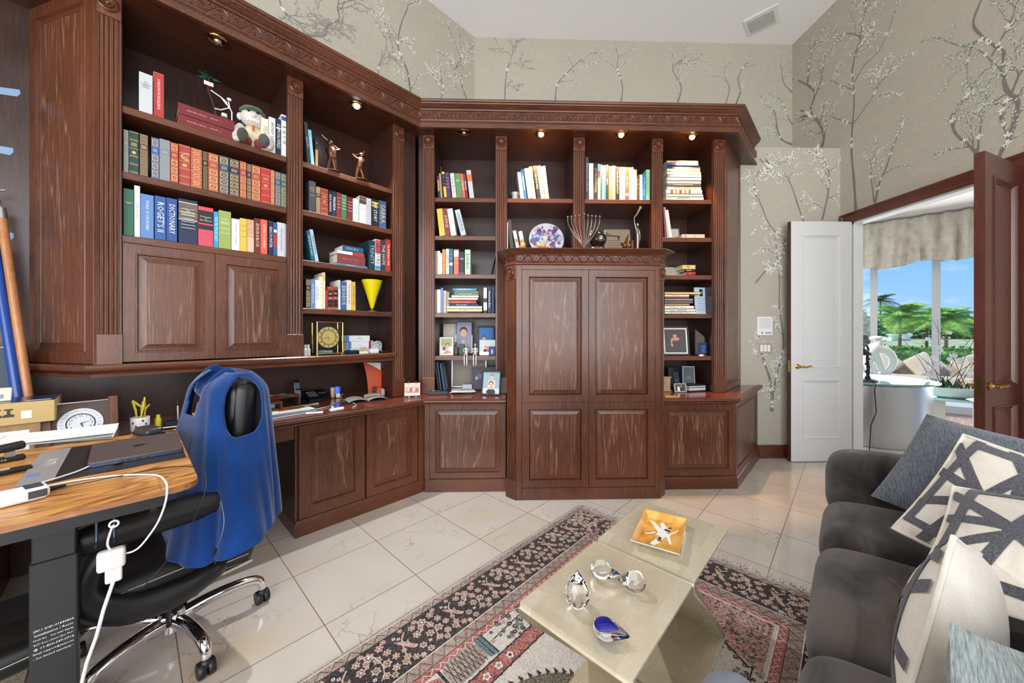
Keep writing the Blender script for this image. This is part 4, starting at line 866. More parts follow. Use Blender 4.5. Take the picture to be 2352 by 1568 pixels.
pile(I_, 0, CI, 1.825, [(302, 436, 72, 118, (220, 190, 110), 'thick yellow book', T('N', 'brown')), (322, 430, 118, 142, 'black', 'black book', T('Studio', 'white')), (340, 436, 142, 181, (160, 40, 30), 'red book', T('lo', 'gold'))], 'right-hand bay third shelf', .16)
pile(I_, 0, CI, 1.473, [(120, 486, 343, 368, (226, 196, 110), 'long yellow book'), (120, 370, 370, 395, 'ivory', 'short ivory book', T('Formosa', 'coral')), (120, 370, 395, 413, (190, 40, 60), 'short crimson book'), (120, 411, 418, 440, (150, 142, 132), 'grey book', T('Panama', 'silver')), (120, 411, 440, 468, (110, 104, 98), 'dark grey book'), (120, 375, 470, 493, 'tan', 'tan book'), (120, 420, 493, 526, 'white', 'white book with italic lettering', T('CHAGALL BY CHAGALL', 'charcoal')), (120, 431, 528, 557, 'ivory', 'ivory book', T('Penn   PASSAGE', 'charcoal')), (120, 451, 559, 582, 'white', 'widest white book', T('THE ART OF NEW YORK', 'grey'))], 'right-hand bay fourth shelf', .24)
# ================================================================ rug
SPK = {}
def speckle(name, cols, sc=140., rough=.95):
    if name in _m: return _m[name]
    m, nt, b = newmat(name); n = nd(nt, 'ShaderNodeTexNoise', {'Vector': coords(nt), 'Scale': sc, 'Detail': 2., 'Roughness': .7})
    big = nd(nt, 'ShaderNodeTexNoise', {'Vector': coords(nt), 'Scale': 5., 'Detail': 2.})
    f = mth(nt, 'ADD', mth(nt, 'MULTIPLY', n.outputs[0], .8), mth(nt, 'MULTIPLY', big.outputs[0], .2))
    k = len(cols); nt.links.new(ramp(nt, f, [(.36+.28*j/(k-1), srgb(*c)) for j, c in enumerate(cols)]), b.inputs['Base Color']); setp(b, rough=rough, spec=.15, sheen=.2)
    bump(nt, b, n.outputs[0], .35, .003); _m[name] = m; return m
RF = speckle('rug ivory field', [(176, 164, 154), (204, 194, 184), (214, 206, 198)])
RK = speckle('rug black ground', [(30, 26, 28), (48, 42, 42), (96, 82, 76)])
RP = speckle('rug rose pile', [(150, 112, 102), (192, 156, 142), (206, 174, 160)])
RR = speckle('rug red pile', [(110, 64, 60), (176, 106, 96), (196, 140, 128)])
RG = speckle('rug taupe guard', [(90, 78, 72), (160, 142, 130), (196, 180, 168)], 220.)
RO = speckle('rug olive pile', [(40, 36, 30), (104, 98, 78), (150, 140, 116)], 200.)
RTL = speckle('rug teal pile', [(70, 88, 92), (120, 140, 142)])
RW = speckle('rug white line', [(206, 198, 190), (226, 220, 212)])
RA0, RA1, RI0, RI1 = -.12, 2.285, -.12, 1.475; RZ = .010
rug = thing('rug', 'Persian style rug with flowered black border and fringe on the marble floor', 'rug', (1.1, .7, 0), 45)
mb = MB(); mb.mat(RF); mb.box(RA0, RA1, RI0, RI1, .001, RZ, .003)
lvl = [0, RZ+.0001]
def rz(): lvl[0] += 1; return lvl[1]+(lvl[0] % 50)*8e-6
def rp(pts, m, dz=0): 
    z = rz()+dz; mb.mat(m); a = sum(pts[k][0]*pts[(k+1) % len(pts)][1]-pts[(k+1) % len(pts)][0]*pts[k][1] for k in range(len(pts)))
    mb.poly([(p[0], p[1], z) for p in (pts if a > 0 else pts[::-1])])
def rline(pts, w, m, dz=0):
    z = rz()+dz; mb.mat(m); P = [Vector(p) for p in pts]; L = []; Q = []
    for k, p in enumerate(P):
        t = P[min(k+1, len(P)-1)]-P[max(k-1, 0)]; t.normalize(); n = Vector((-t.y, t.x))*w/2; L.append(mb.pt((*(p+n), z))); Q.append(mb.pt((*(p-n), z)))
    for k in range(len(P)-1): mb.face([Q[k], Q[k+1], L[k+1], L[k]])
def bandrect(o0, o1, m):     # frame-shaped band between two insets
    for q in (((RA0+o0, RI0+o0), (RA1-o0, RI0+o0), (RA1-o1, RI0+o1), (RA0+o1, RI0+o1)), ((RA1-o0, RI0+o0), (RA1-o0, RI1-o0), (RA1-o1, RI1-o1), (RA1-o1, RI0+o1)), ((RA1-o0, RI1-o0), (RA0+o0, RI1-o0), (RA0+o1, RI1-o1), (RA1-o1, RI1-o1)), ((RA0+o0, RI1-o0), (RA0+o0, RI0+o0), (RA0+o1, RI0+o1), (RA0+o1, RI1-o1))): rp(list(q), m)
bandrect(.0, .055, RG); bandrect(.055, .255, RK); bandrect(.255, .31, RG); bandrect(.31, .345, RR)
for o, w in ((.012, .004), (.053, .004), (.257, .004), (.308, .003), (.345, .005)):
    for p, q in (((RA0+o, RI1-o), (RA1-o, RI1-o)), ((RA1-o, RI1-o), (RA1-o, RI0+o)), ((RA1-o, RI0+o), (RA0+o, RI0+o))): rline([p, q], w, RK if o in (.053, .308) else RW)
lvl[1] += .0005
def flower(x, y, r, m=RP, n=6, a0=0.):
    rp([(x+r*(1+.22*math.cos(n*t))*math.cos(t+a0)*.85, y+r*(1+.22*math.cos(n*t))*math.sin(t+a0)*.85) for t in [2*PI*k/(n*4) for k in range(n*4)]], m)
    rp([(x+r*.42*math.cos(t), y+r*.42*math.sin(t)) for t in [2*PI*k/10 for k in range(10)]], RK); rp([(x+r*.28*math.cos(t), y+r*.28*math.sin(t)) for t in [2*PI*k/8 for k in range(8)]], RW if m is RP else RP)
def along(T, L, per, fn):
    n = max(1, round(L/per)); 
    for k in range(n): fn(T, k*L/n, L/n, k)
def unit(T, s, st, k):      # T(s, d): s along the border, d inward
    sg = st/.25; f = [(.035, .095, .024), (.01, .07, .014), (.015, .115, .015), (.075, .235, .015), (.15, .2, .017), (.2, .24, .014), (.235, .135, .02), (.24, .235, .016), (.11, .068, .014), (.19, .068, .012), (.155, .165, .013), (.03, .09, .0001), (.055, .13, .019), (.03, .17, .02), (.075, .17, .021), (.1, .125, .018), (.085, .085, .019), (.118, .165, .017), (.135, .215, .018), (.175, .225, .016), (.05, .215, .017), (.095, .21, .018), (.225, .2, .017), (.235, .09, .018)]
    for x, d, r in f: p = T(s+x*sg, d); flower(p[0], p[1], r, RP if (x*1000) % 3 else speckle('rug pale rose', [(160, 130, 118), (206, 182, 168)]), 6, x*9)
    for x, d in ((.012, .13), (.15, .085), (.165, .1), (.01, .2), (.2, .235)):
        p = T(s+x*sg, d); flower(p[0], p[1], .0085, RW, 4, .5)
    rline([T(s+(.01+.05*math.sin(q))*sg, .15-.075*math.cos(q)) for q in [PI*j/12*.9 for j in range(13)]], .003, RW)
    rline([T(s+x*sg, d) for x, d in ((.14, .24), (.15, .19), (.16, .15), (.175, .11), (.2, .085))], .007, RP)
    # bird
    rp([T(s+x*sg, d) for x, d in ((.14, .1), (.165, .118), (.185, .135), (.2, .165), (.212, .178), (.205, .188), (.193, .185), (.178, .17), (.165, .145), (.15, .125))], RP)
    rp([T(s+x*sg, d) for x, d in ((.172, .14), (.196, .125), (.19, .15))], RG)
for T, L in ((lambda s, d: (RA0+.0+s, RI1-d), RA1-RA0), (lambda s, d: (RA1-d, RI1-.05-s), RI1-RI0-.1), (lambda s, d: (RA1-s, RI0+d), RA1-RA0)):
    along(T, L, .25, unit)
    for d0, d1, m_ in ((.018, .05, RP), (.262, .304, RR)):
        n = int(L/.028); rline([T(L*k/n, d0 if k % 2 else d1) for k in range(n+1)], .005, m_); rline([T(L*k/n+.007, d0 if k % 2 else d1) for k in range(n+1)], .0035, RK)
    n = int(L/.02); rline([T(L*k/n, .318 if k % 2 else .338) for k in range(n+1)], .004, RW)
lvl[1] += .0004
# field: column shafts, capitals, vases, flowering shrubs and the dark tree
def shrub(cx_, cy_, lx, ly, n, sd, r0=.012):
    r = random.Random(sd)
    for k in range(n):
        t = r.uniform(0, 2*PI); q = math.sqrt(r.random()); x = cx_+lx*q*math.cos(t); y = cy_+ly*q*math.sin(t)
        rr = r.uniform(.6, 1.1)*r0; m = r.choice((RK, RK, RK, RP, RG, RTL)); flower(x, y, rr, m, 5, t)
for cy_ in (.985, .37):
    rp([(.35, cy_-.03), (1.5, cy_-.03), (1.5, cy_+.03), (.35, cy_+.03)], RR)
    for sg in (1, -1): rline([(.35, cy_+sg*.031), (1.5, cy_+sg*.031)], .006, RK); rline([(.35+1.15*k/46, cy_+sg*(.02 if k % 2 else .036)) for k in range(47)], .004, RK)
    for k in range(18): flower(.4+k*.063, cy_, .017, RW, 5, k); 
    rline([(.35+1.15*k/60, cy_+(.022 if k % 2 else -.022)) for k in range(61)], .004, RK)
for cy_ in (1.085, .27):
    rp([(.80, cy_-.03), (.83, cy_-.055), (.93, cy_-.055), (.97, cy_-.035), (.97, cy_+.035), (.93, cy_+.055), (.83, cy_+.055), (.80, cy_+.03)], RG)
    for k in range(9): rline([(.81+k*.018, cy_-.05), (.83+k*.018, cy_+.05)], .003, RK); rline([(.81+k*.018, cy_+.05), (.83+k*.018, cy_-.05)], .003, RK)
    rp([(.97, cy_-.05), (1.01, cy_-.06), (1.01, cy_+.06), (.97, cy_+.05)], RTL); rline([(.99, cy_-.055), (.99, cy_+.055)], .004, RK); rline([(1.01, cy_-.06), (1.01, cy_+.06)], .006, RK)
    rp([(.68, cy_-.06), (.78, cy_-.025), (.78, cy_+.025), (.68, cy_+.06)], RR); rline([(.79, cy_-.05), (.79, cy_+.05)], .012, RK); flower(.72, cy_, .026, RP, 6)
    rp([(.64, cy_-.07), (.68, cy_-.05), (.68, cy_+.05), (.64, cy_+.07)], RTL); rline([(.64, cy_-.07), (.64, cy_+.07)], .006, RK)
    shrub(1.2, cy_, .18, .065, 60, 5); shrub(1.52, cy_, .16, .06, 46, 6); shrub(.5, cy_, .12, .07, 40, 7)
    rline([(1.02, cy_), (1.2, cy_+.01), (1.5, cy_), (1.66, cy_)], .005, RK)
rp([(.74+.41*math.cos(q), .69+.235*math.sin(q)) for q in [2*PI*j/40 for j in range(40)]], RO); lvl[1] += .0004
for t in range(60):
    q = t/60*2*PI; x = .74+.40*math.cos(q); y = .69+.228*math.sin(q); rp([(x, y), (x+.03*math.cos(q+.3), y+.03*math.sin(q+.3)), (x+.02*math.cos(q-.6), y+.02*math.sin(q-.6))], RK)
r = random.Random(4)
for k in range(150):
    t = r.uniform(0, 2*PI); q = math.sqrt(r.random())*.93; flower(.74+.4*q*math.cos(t), .69+.225*q*math.sin(t), .011, RW if k % 3 == 0 else RG, 5, t)
rline([(.82+.1*math.cos(q)*(1+.2*math.cos(5*q)), .69+.1*math.sin(q)*(1+.2*math.cos(5*q))) for q in [2*PI*k/40 for k in range(41)]], .018, RR)
# arch spandrel: rose and red field of tiny leaves with a hanging lamp
RMX = speckle('rug mottled spandrel', [(40, 34, 36), (150, 110, 104), (196, 150, 138), (200, 188, 178)], 90.)
rp([(1.62, 1.12), (1.93, 1.12), (1.93, .24), (1.62, .24), (1.7, .4), (1.86, .69), (1.7, .98)], RMX); lvl[1] += .0004
r = random.Random(9)
for k in range(420):
    x = r.uniform(1.63, 1.93); y = r.uniform(.25, 1.11)
    if abs(y-.69) < (1.87-x)*1.3: continue
    flower(x, y, r.uniform(.006, .011), r.choice((RK, RK, RP, RG, RTL)), 4, k)
rline([(1.62, .98+.1), (1.7, .98), (1.82, .8), (1.88, .69), (1.82, .58), (1.7, .4), (1.62, .28)], .008, RK)
rline([(1.87, .69), (1.62, .69)], .004, RK)
for k in range(12): rline([(1.63+.02*k, .68), (1.63+.02*k, .70)], .004, RK)
shrub(1.56, .69, .07, .07, 26, 15); shrub(1.3, .69, .1, .09, 40, 16, .01)
mb.build('woven_field', None, rug, 0)
r = random.Random(12); mbf = MB(); mbf.mat(RW)
for k in range(330):
    y = RI0+(RI1-RI0)*(k+.5)/330; x = RA1-.002; L = r.uniform(.05, .085); dy = r.uniform(-.02, .02); w = .0018
    mbf.poly([(x, y-w, RZ*.6), (x+L*.5, y+dy*.4-w, .006), (x+L*.5, y+dy*.4+w, .006), (x, y+w, RZ*.6)]); mbf.poly([(x+L*.5, y+dy*.4-w, .006), (x+L, y+dy-w*.5, .003), (x+L, y+dy+w*.5, .003), (x+L*.5, y+dy*.4+w, .006)])
tag(mbf.build('fringe', None, rug, 0), 'ivory knotted fringe', kind='stuff')

# ================================================================ gilded Z-shaped side tables
def gildmat():
    m, nt, b = newmat('silver-gold leaf')
    tc = coords(nt)
    br = nd(nt, 'ShaderNodeTexBrick', {'Vector': tc, 'Color1': srgb(206, 194, 166), 'Color2': srgb(222, 212, 188), 'Mortar': srgb(216, 208, 182), 'Scale': 1., 'Mortar Size': .0012, 'Mortar Smooth': .6, 'Brick Width': .14, 'Row Height': .14, 'Bias': 0.}, offset=.3)
    n = nd(nt, 'ShaderNodeTexNoise', {'Vector': tc, 'Scale': 16., 'Detail': 6., 'Roughness': .7})
    sc = nd(nt, 'ShaderNodeTexVoronoi', {'Vector': nd(nt, 'ShaderNodeVectorMath', {0: tc, 1: nd(nt, 'ShaderNodeVectorMath', {0: nd(nt, 'ShaderNodeTexNoise', {'Vector': tc, 'Scale': 6., 'Detail': 2.}).outputs[1], 1: (.12, .12, .12)}, operation='MULTIPLY').outputs[0]}, operation='ADD').outputs[0], 'Scale': 9.}, feature='DISTANCE_TO_EDGE')
    scr = mth(nt, 'MULTIPLY', ramp(nt, sc.outputs[0], [(0, (1, 1, 1, 1)), (.004, (0, 0, 0, 1))]), ramp(nt, n.outputs[0], [(.5, (0, 0, 0, 1)), (.6, (1, 1, 1, 1))]))
    c = mixc(nt, .22, br.outputs[0], ramp(nt, n.outputs[0], [(.3, srgb(190, 176, 144)), (.7, srgb(228, 220, 200))]))
    nt.links.new(c, b.inputs['Base Color']); setp(b, metal=.32)
    nt.links.new(ramp(nt, n.outputs[0], [(.3, (.16, .16, .16, 1)), (.7, (.32, .32, .32, 1))]), b.inputs['Roughness']); return m
GILD = gildmat(); ZT = .46; ZR = RZ+.0008
def ztable(a0, label):
    a1 = a0+.447; i0, i1 = .378, .744; t = thing('side_table', label, 'side table', ((a0+a1)/2, .56, ZR), 45, 'gilded side tables')
    th = .010
    def slab(p, q, nm):      # p, q: outer profile points (a, z); extruded along i
        d = (Vector(q)-Vector(p)).normalized(); n = Vector((-d.y, d.x))
        pts = [Vector(p), Vector(q), Vector(q)+n*th, Vector(p)+n*th]; mb = MB(); c = .0015
        rings = []
        for ii, s in ((i0, c), (i0+c, 0), (i1-c, 0), (i1, c)):
            cc = sum(pts, Vector((0, 0)))/4; rings.append([(cc.x+(x.x-cc.x)*(1-s/.2), ii, cc.y+(x.y-cc.y)*(1-s/.012 if s else 1)) for x in pts])
        mb.loft(rings, True, True, True); return mb.build(nm, GILD, t, 20)
    slab((a0, ZT-th), (a1, ZT-th), 'tabletop'); slab((a1-.03, ZR), (a0+.001, ZT-th), 'slanted_panel'); slab((a0-.02, ZR), (a1-.012, ZR), 'base_panel')
    return t
ztable(.822, 'gilded side table holding four glass ornaments on the rug'); ztable(1.292, 'gilded side table holding the square crane dish')

# ================================================================ sofa and cushions
def suede(name, c0, c1, sc=3.):
    m, nt, b = newmat(name)
    n = nd(nt, 'ShaderNodeTexNoise', {'Vector': coords(nt, (1, 2.2, 1)), 'Scale': sc, 'Detail': 3., 'Roughness': .5, 'Distortion': .6}); f = nd(nt, 'ShaderNodeTexNoise', {'Vector': coords(nt), 'Scale': 420., 'Detail': 1.})
    c = mixc(nt, .2, ramp(nt, n.outputs[0], [(.35, srgb(*c0)), (.65, srgb(*c1))]), ramp(nt, f.outputs[0], [(.3, srgb(*[int(q*.7) for q in c0])), (.7, srgb(*c1))]))
    nt.links.new(c, b.inputs['Base Color']); setp(b, rough=.9, sheen=.25, spec=.12); bump(nt, b, f.outputs[0], .12, .002); return m
SU = suede('charcoal microsuede', (34, 31, 29), (92, 85, 80), 3.6); SU2 = suede('slate blue jersey', (96, 100, 112), (136, 142, 154))
def chenille(name, c0, c1):
    m, nt, b = newmat(name); n = nd(nt, 'ShaderNodeTexNoise', {'Vector': coords(nt, (40, 330, 40)), 'Scale': 1., 'Detail': 3., 'Roughness': .7})
    nt.links.new(ramp(nt, n.outputs[0], [(.3, srgb(*c0)), (.68, srgb(*c1))]), b.inputs['Base Color']); setp(b, rough=.8, sheen=.3, spec=.2); bump(nt, b, n.outputs[0], .35, .004); return m
CH1 = chenille('slate chenille', (54, 60, 70), (122, 130, 140)); CH2 = chenille('sage grey chenille', (84, 94, 96), (156, 164, 160)); CH3 = chenille('dark chenille back', (56, 62, 68), (108, 116, 122))
sofa = thing('sofa', 'charcoal suede sofa with loose seat cushions on the marble floor', 'sofa', (1.4, -.35, 0), 45)
def wr(amp, f1, f2, sd):
    r = random.Random(sd); ph = [r.uniform(0, 6) for _ in range(6)]
    def fn(p, d):
        if d[2] > .5: p.z += amp*(math.sin(p.x*f1+ph[0]+2*math.sin(p.y*f2+ph[1]))+math.sin(p.y*f1*.8+ph[2]+p.x*5))*.5
        q = max(0, d[1])**3*abs(d[0])**4; p.z -= .02*q+.006*q*math.sin(p.x*160)
        return p
    return fn
for a0, a1 in ((1.985, 2.52), (1.33, 1.975), (.675, 1.32), (.02, .665)):
    mb = MB(); mb.rbox(((a0+a1)/2, -.235, .36), (a1-a0-.004, .67, .2), .085, 8, .14, wr(.006, 14, 9, int(a0*100))); mb.build('seat_cushion', SU, sofa, 60, sub=1)
mb = MB(); mb.rbox((1.27, -.3, .15), (2.5, .78, .24), .03, 4); mb.build('base', SU, sofa, 60)
mb = MB(); mb.rbox((1.4, -.78, .44), (2.85, .24, .82), .08, 6); mb.build('backrest', SU, sofa, 60, sub=1)
def puff(p, d):
    p.x += .012*math.sin(p.z*18+p.y*4); p.z += .006*math.sin(p.y*11); return p
mb = MB(); mb.rbox((2.69, -.37, .47), (.32, .94, .39), .12, 6, .0, puff); mb.build('arm', SU, sofa, 60, sub=1)
mb = MB(); mb.rbox((2.68, -.37, .17), (.24, .9, .3), .04, 4); mb.build('arm_base', SU, sofa, 60)
for a0, a1 in ((1.99, 2.52), (1.33, 1.98), (.68, 1.32)):
    mb = MB(); mb.rbox(((a0+a1)/2, -.63, .66), (a1-a0-.01, .24, .46), .11, 6, 0); mb.build('back_cushion', CH3, sofa, 60, sub=1)
for y, pts in ((0, 0),): pass
mb = MB()
for x, z in ((.06, .0), (2.66, .0)): mb.box(x, x+.06, .0, .06, .0, .04)
mb.build('foot', BLACK, sofa)
mb = MB(); mb.rbox((.95, .215, .19), (.40, .18, .32), .085, 6, .1, wr(.008, 16, 9, 77)); oo = solo(mb, 'ottoman', 'small slate grey fabric ottoman in front of the sofa, cut by the frame', 'ottoman', (.97, .24, RZ+.001), 45, SU2, smooth=60)
md = oo.modifiers.new('soft', 'SUBSURF'); md.levels = md.render_levels = 1
oo.location.z = RZ+.04

def pillow(name, label, at, nrm, up, s, th, front, back, bands=(), bandm=None, welt=None, seed=1):
    """square scatter cushion; nrm / up are directions in the frame, `at` is its centre"""
    n = Vector(nrm).normalized(); u = Vector(up); u = (u-n*u.dot(n)).normalized(); x = u.cross(n)
    r = random.Random(seed); ph = [r.uniform(0, 6) for _ in range(4)]
    def prof(a, b):
        q = max(0., (1-(2*a-1)**4)*(1-(2*b-1)**4)); q0 = max(0., (1-(2*a-1)**2)*(1-(2*b-1)**2)); return th/2*(.72*q0**.5+.28*q0)+.004*math.sin(a*9+ph[0])*math.sin(b*8+ph[1])*q
    def xy(a, b):
        A = 2*a-1; B = 2*b-1; k = .055; return (A*(1-k*(1-B*B)))*s/2, (B*(1-k*(1-A*A)))*s/2
    def P(a, b, sg, off=0): X, Y = xy(a, b); return Vector(at)+x*X+u*Y+n*(sg*(prof(a, b)+off))
    base = (at[0], at[1], at[2]-s*.5)
    mb = MB(); mb.mat(front); mb.grid(lambda a, b: P(a, b, 1), 18, 18); mb.mat(back); mb.grid(lambda a, b: P(a, b, -1), 18, 18, flip=True)
    t = solo(mb, name, label, 'cushion', base, 45, smooth=70)
    if bands:
        mb = MB(); mb.mat(bandm)
        for k, (p, q, w) in enumerate(bands):
            p = Vector(p); q = Vector(q); d = (q-p); L = d.length; d.normalize(); m = Vector((-d.y, d.x))*w/2; N = 16; rows = []
            off = .0015+.0002*k
            for j in range(N+1):
                c = p+(q-p)*j/N; rows.append([P(min(.985, max(.015, c.x+m.x*f)), min(.985, max(.015, c.y+m.y*f)), 1, off) for f in (1, .5, 0, -.5, -1)])
            mb.loft(rows, False)
        o = mb.build('woven_band', None, t, 70); tag(o, 'raised grey woven bands')
    if welt:
        mb = MB(); N = 14; E = [(j/N, 0) for j in range(N)]+[(1, j/N) for j in range(N)]+[(1-j/N, 1) for j in range(N)]+[(0, 1-j/N) for j in range(N)]
        mb.tube([P(a, b, 1) for a, b in E], .006, 6, True); mb.build('piping', welt, t, 60)
    return t
LIN = suede('cream linen', (222, 214, 200), (236, 230, 218), 8.); BAND = speckle('charcoal woven band', [(66, 66, 72), (92, 92, 98), (112, 112, 118)], 260., .9)
LAT = [((.0, .62), (1., .30), .075), ((.0, .30), (1., .72), .075), ((.18, .0), (.52, 1.), .07), ((.62, 0.), (.40, 1.), .07), ((.0, .9), (.75, 0.), .07), ((.3, 1.), (1., .06), .07), ((.82, 0), (.86, 1.), .07), ((.04, .12), (.12, 1), .06), ((0, .14), (.9, .02), .06), ((.1, .94), (1, .88), .07)]
def cd(l, z, d): x = RT[0]*l+FW[0]*d; y = RT[1]*l+FW[1]*d; a, i = Fr(x, y); return Vector((a, i, z))
def pil3(label, P0, P1, xd, s, th, front, back, bands=(), bm=None, welt=None, seed=1, flip=1):     # two corners (u, v, distance) of its left edge and the run of its lower edge
    p0 = onD(*P0, 45); p1 = onD(*P1, 45); u = (p1-p0).normalized(); x = cd(*xd); x = (x-u*u.dot(x)).normalized()
    return pillow('scatter_cushion', label, p1-u*s/2+x*s/2, x.cross(u)*flip, u, s, th, front, back, bands, bm, welt, seed)
pil3('slate blue chenille cushion against the far sofa arm', (1998, 1140, 1.62), (2128, 950, 1.62), (.10, -.05, -.95), .45, .17, CH1, CH1, seed=2)
pil3('cream lattice cushion standing behind the wide lattice cushion', (2050, 1212, 1.33), (2214, 998, 1.33), (.22, -.10, -.9), .44, .15, LIN, LIN, LAT, BAND, LIN, 3)
pil3('cream lattice cushion lying tilted in the middle of the sofa', (2120, 1290, 1.06), (2190, 1118, 1.22), (.55, .25, -.42), .46, .15, LIN, LIN, LAT, BAND, LIN, 4)
pil3('cream backed lattice cushion seen edge on, nearest seat cushion', (2085, 1590, .80), (2190, 1232, .83), (.9, -.05, .46), .45, .17, LIN, LIN, LAT, BAND, LIN, 6, -1)
pil3('sage grey chenille cushion in the bottom right corner', (2170, 1700, .60), (2180, 1428, .64), (.95, -.12, .12), .40, .15, CH2, CH2, seed=8)
mb = MB(); q = onZ(2040, 1328, .475, 45)
mb.tube([(q.x+.0, q.y, .478), (q.x-.03, q.y-.02, .479), (q.x-.075, q.y-.035, .478), (q.x-.12, q.y-.07, .48)], .0012, 5); mb.tube([(q.x-.03, q.y-.035, .478), (q.x-.06, q.y-.06, .479), (q.x-.11, q.y-.075, .479)], .0012, 5)
solo(mb, 'thread', 'loose red thread lying on the sofa seat', 'thread', (q.x-.05, q.y-.04, .475), 45, cm((170, 80, 76)))

# ================================================================ office chair with a blue vest
CX, CY = -1.385, 1.54; CA = math.degrees(math.atan2(-.8, -.6))
LEA = newmat('black leather'); setp(LEA[2], col=srgb(24, 24, 25), rough=.38, spec=.45)
bump(LEA[1], LEA[2], nd(LEA[1], 'ShaderNodeTexNoise', {'Vector': coords(LEA[1]), 'Scale': 260., 'Detail': 2.}).outputs[0], .12, .001); LEA = LEA[0]
STI = cm((196, 190, 176), .7)
chair = thing('office_chair', 'black leather swivel chair with chrome base at the standing desk', 'chair', (*Fr(CX, CY, CA), 0), CA)
b0 = BASE[chair.name]
def L(x, y, z): return (b0.x+x, b0.y+y, z)
mb = MB(); mb.lathe([(.03, .055), (.045, .06), (.045, .14), (.03, .15)], L(0, 0, 0), 20); mb.build('hub', CHROME, chair, 40)
mb = MB(); mb.lathe([(.021, .14), (.021, .31)], L(0, 0, 0), 16); mb.build('gas_lift', CHROME, chair, 40)
mb = MB(); mb.box(b0.x-.12, b0.x+.12, b0.y-.06, b0.y+.06, .29, .325, .01); mb.tube([L(.02, .05, .3), L(.03, .1, .26), L(.03, .1, .13)], .009, 8); mb.build('tilt_mechanism', BLACK, chair)
for wd in (-31, 42, 119, 195, 267):
    ang = R(wd-CA); c, s = math.cos(ang), math.sin(ang); pt = lambda r, z: L(r*c, r*s, z)
    mb = MB(); mb.stube([pt(.03, .1), pt(.1, .118), pt(.18, .128), pt(.25, .128), pt(.29, .118), pt(.308, .095), pt(.312, .07)], [.026, .025, .023, .021, .02, .019, .017], 12); lg = mb.build('base_leg', CHROME, chair, 50)
    mb = MB(); X = Vector(pt(.312, .03))
    for sgn in (-1, 1): mb.lathe([(.006, -.011), (.027, -.011), (.03, -.007), (.03, .007), (.027, .011), (.006, .011)], (X.x+sgn*.0145*-s*0+sgn*.015, X.y, X.z+.0008), 18, 'x')
    mb.ell((X.x, X.y, X.z+.02), (.022, .022, .022), 10, 6); mb.build('caster', BLACK, lg, 40)
mb = MB(); mb.rbox(L(.05, 0, .39), (.54, .53, .12), .055, 6, .25, wr(.004, 16, 9, 21)); st = mb.build('seat', LEA, chair, 60, sub=1)
for off, z in ((.255, .415), (.27, .375)):
    mb = MB(); mb.tube([L(-.18, off+.004, z), L(0, off+.008, z+.004), L(.2, off+.006, z), L(.29, off-.03, z)], .0014, 5); mb.build('stitching', STI, st)
mb = MB(); mb.tube([L(-.2, .25, .33), L(.1, .262, .328), L(.28, .23, .33)], .007, 8); mb.tube([L(-.2, -.25, .33), L(.1, -.262, .328), L(.28, -.23, .33)], .007, 8); mb.tube([L(.28, .23, .33), L(.31, .1, .33), L(.31, -.1, .33), L(.28, -.23, .33)], .007, 8); mb.build('seat_rim', CHROME, chair, 50)
mb = MB(); mb.rbox(L(.45, 0, .30), (.34, .4, .09), .04, 5, .2); ft = mb.build('footrest', LEA, chair, 60, sub=1)
mb = MB(); mb.tube([L(.3, .205, .31), L(.6, .207, .305)], .0014, 5); mb.build('stitching', STI, ft)
mb = MB(); mb.tube([L(.2, .12, .3), L(.6, .12, .235), L(.6, -.12, .235), L(.2, -.12, .3)], .009, 8); mb.build('footrest_bar', CHROME, chair, 50)
for sg in (1, -1):
    mb = MB(); y = sg*.285
    mb.stube([L(-.1, sg*.25, .36), L(-.06, y, .37), L(.05, y+sg*.01, .35), L(.17, y+sg*.01, .37), L(.26, y+sg*.01, .45), L(.25, y, .54), L(.18, y, .61)], [.02, .025, .03, .03, .028, .024, .02], 10, flat=1.5); ar = mb.build('armrest', BLACK, chair, 50)
    mb = MB(); mb.rbox(L(.10, y, .64), (.40, .095, .085), .038, 5, .2); mb.build('arm_pad', LEA, ar, 60, sub=1)
bk = Matrix.Translation(L(-.15, 0, .42)) @ Matrix.Rotation(R(-4.5), 4, 'Y')
mb = MB(); mb.M = bk; mb.rbox((0, 0, .33), (.10, .42, .67), .045, 6); bo = mb.build('backrest', LEA, chair, 60, sub=1)
mb = MB(); mb.M = bk; mb.rbox((.012, 0, .56), (.115, .40, .2), .05, 6); mb.build('headrest', LEA, bo, 60, sub=1)
mb = MB(); mb.M = bk; mb.tube([(.053, .16, .0), (.053, .17, .3), (.07, .17, .5), (.07, .15, .63)], .0014, 5); mb.build('stitching', STI, bo)

BLU = suede('royal blue softshell', (10, 46, 100), (16, 62, 126), 4.); BLD = cm((12, 30, 78), .8)
def vest_pt(th, t):          # th: 0 = side towards the room (+y), grows towards the back; t: 0 hem, 1 shoulder
    zb = .475+.645*t
    hw = ((.235+.175*max(0, 1-t/.8)**.9) if t < .8 else .235-.06*((t-.8)/.2)**1.5)      # half width (y)
    xb = -.285-.01*t                        # back surface
    xf = .035-.13*t**.8    # front surface
    cx_ = (xb+xf)/2; hd = (xf-xb)/2*(1 if t < .86 else 1-.55*((t-.86)/.14)**2)
    c, s = math.cos(th), math.sin(th); e = .62
    X = cx_-hd*math.copysign(abs(s)**e, s); Y = hw*math.copysign(abs(c)**.4, c)
    f = (1-t)**1.1*.020*math.sin(th*5+1.2+t*2)+(1-t)**.7*.010*math.sin(th*9+2+t*3)+.004*math.sin(th*17+t*9)*(1-t)
    X += -f*s; Y += f*c
    hem = (1-t)**2*(.03*((X-cx_)/max(.05, hd)))
    return Vector(L(X, Y, zb-hem+.01*math.sin(th*3)*(1-t)))
vest = thing('vest', 'royal blue sleeveless zip vest hung over the office chair back', 'vest', (*Fr(CX, CY, CA), .42), CA)
mb = MB(); hc = (0., .80)
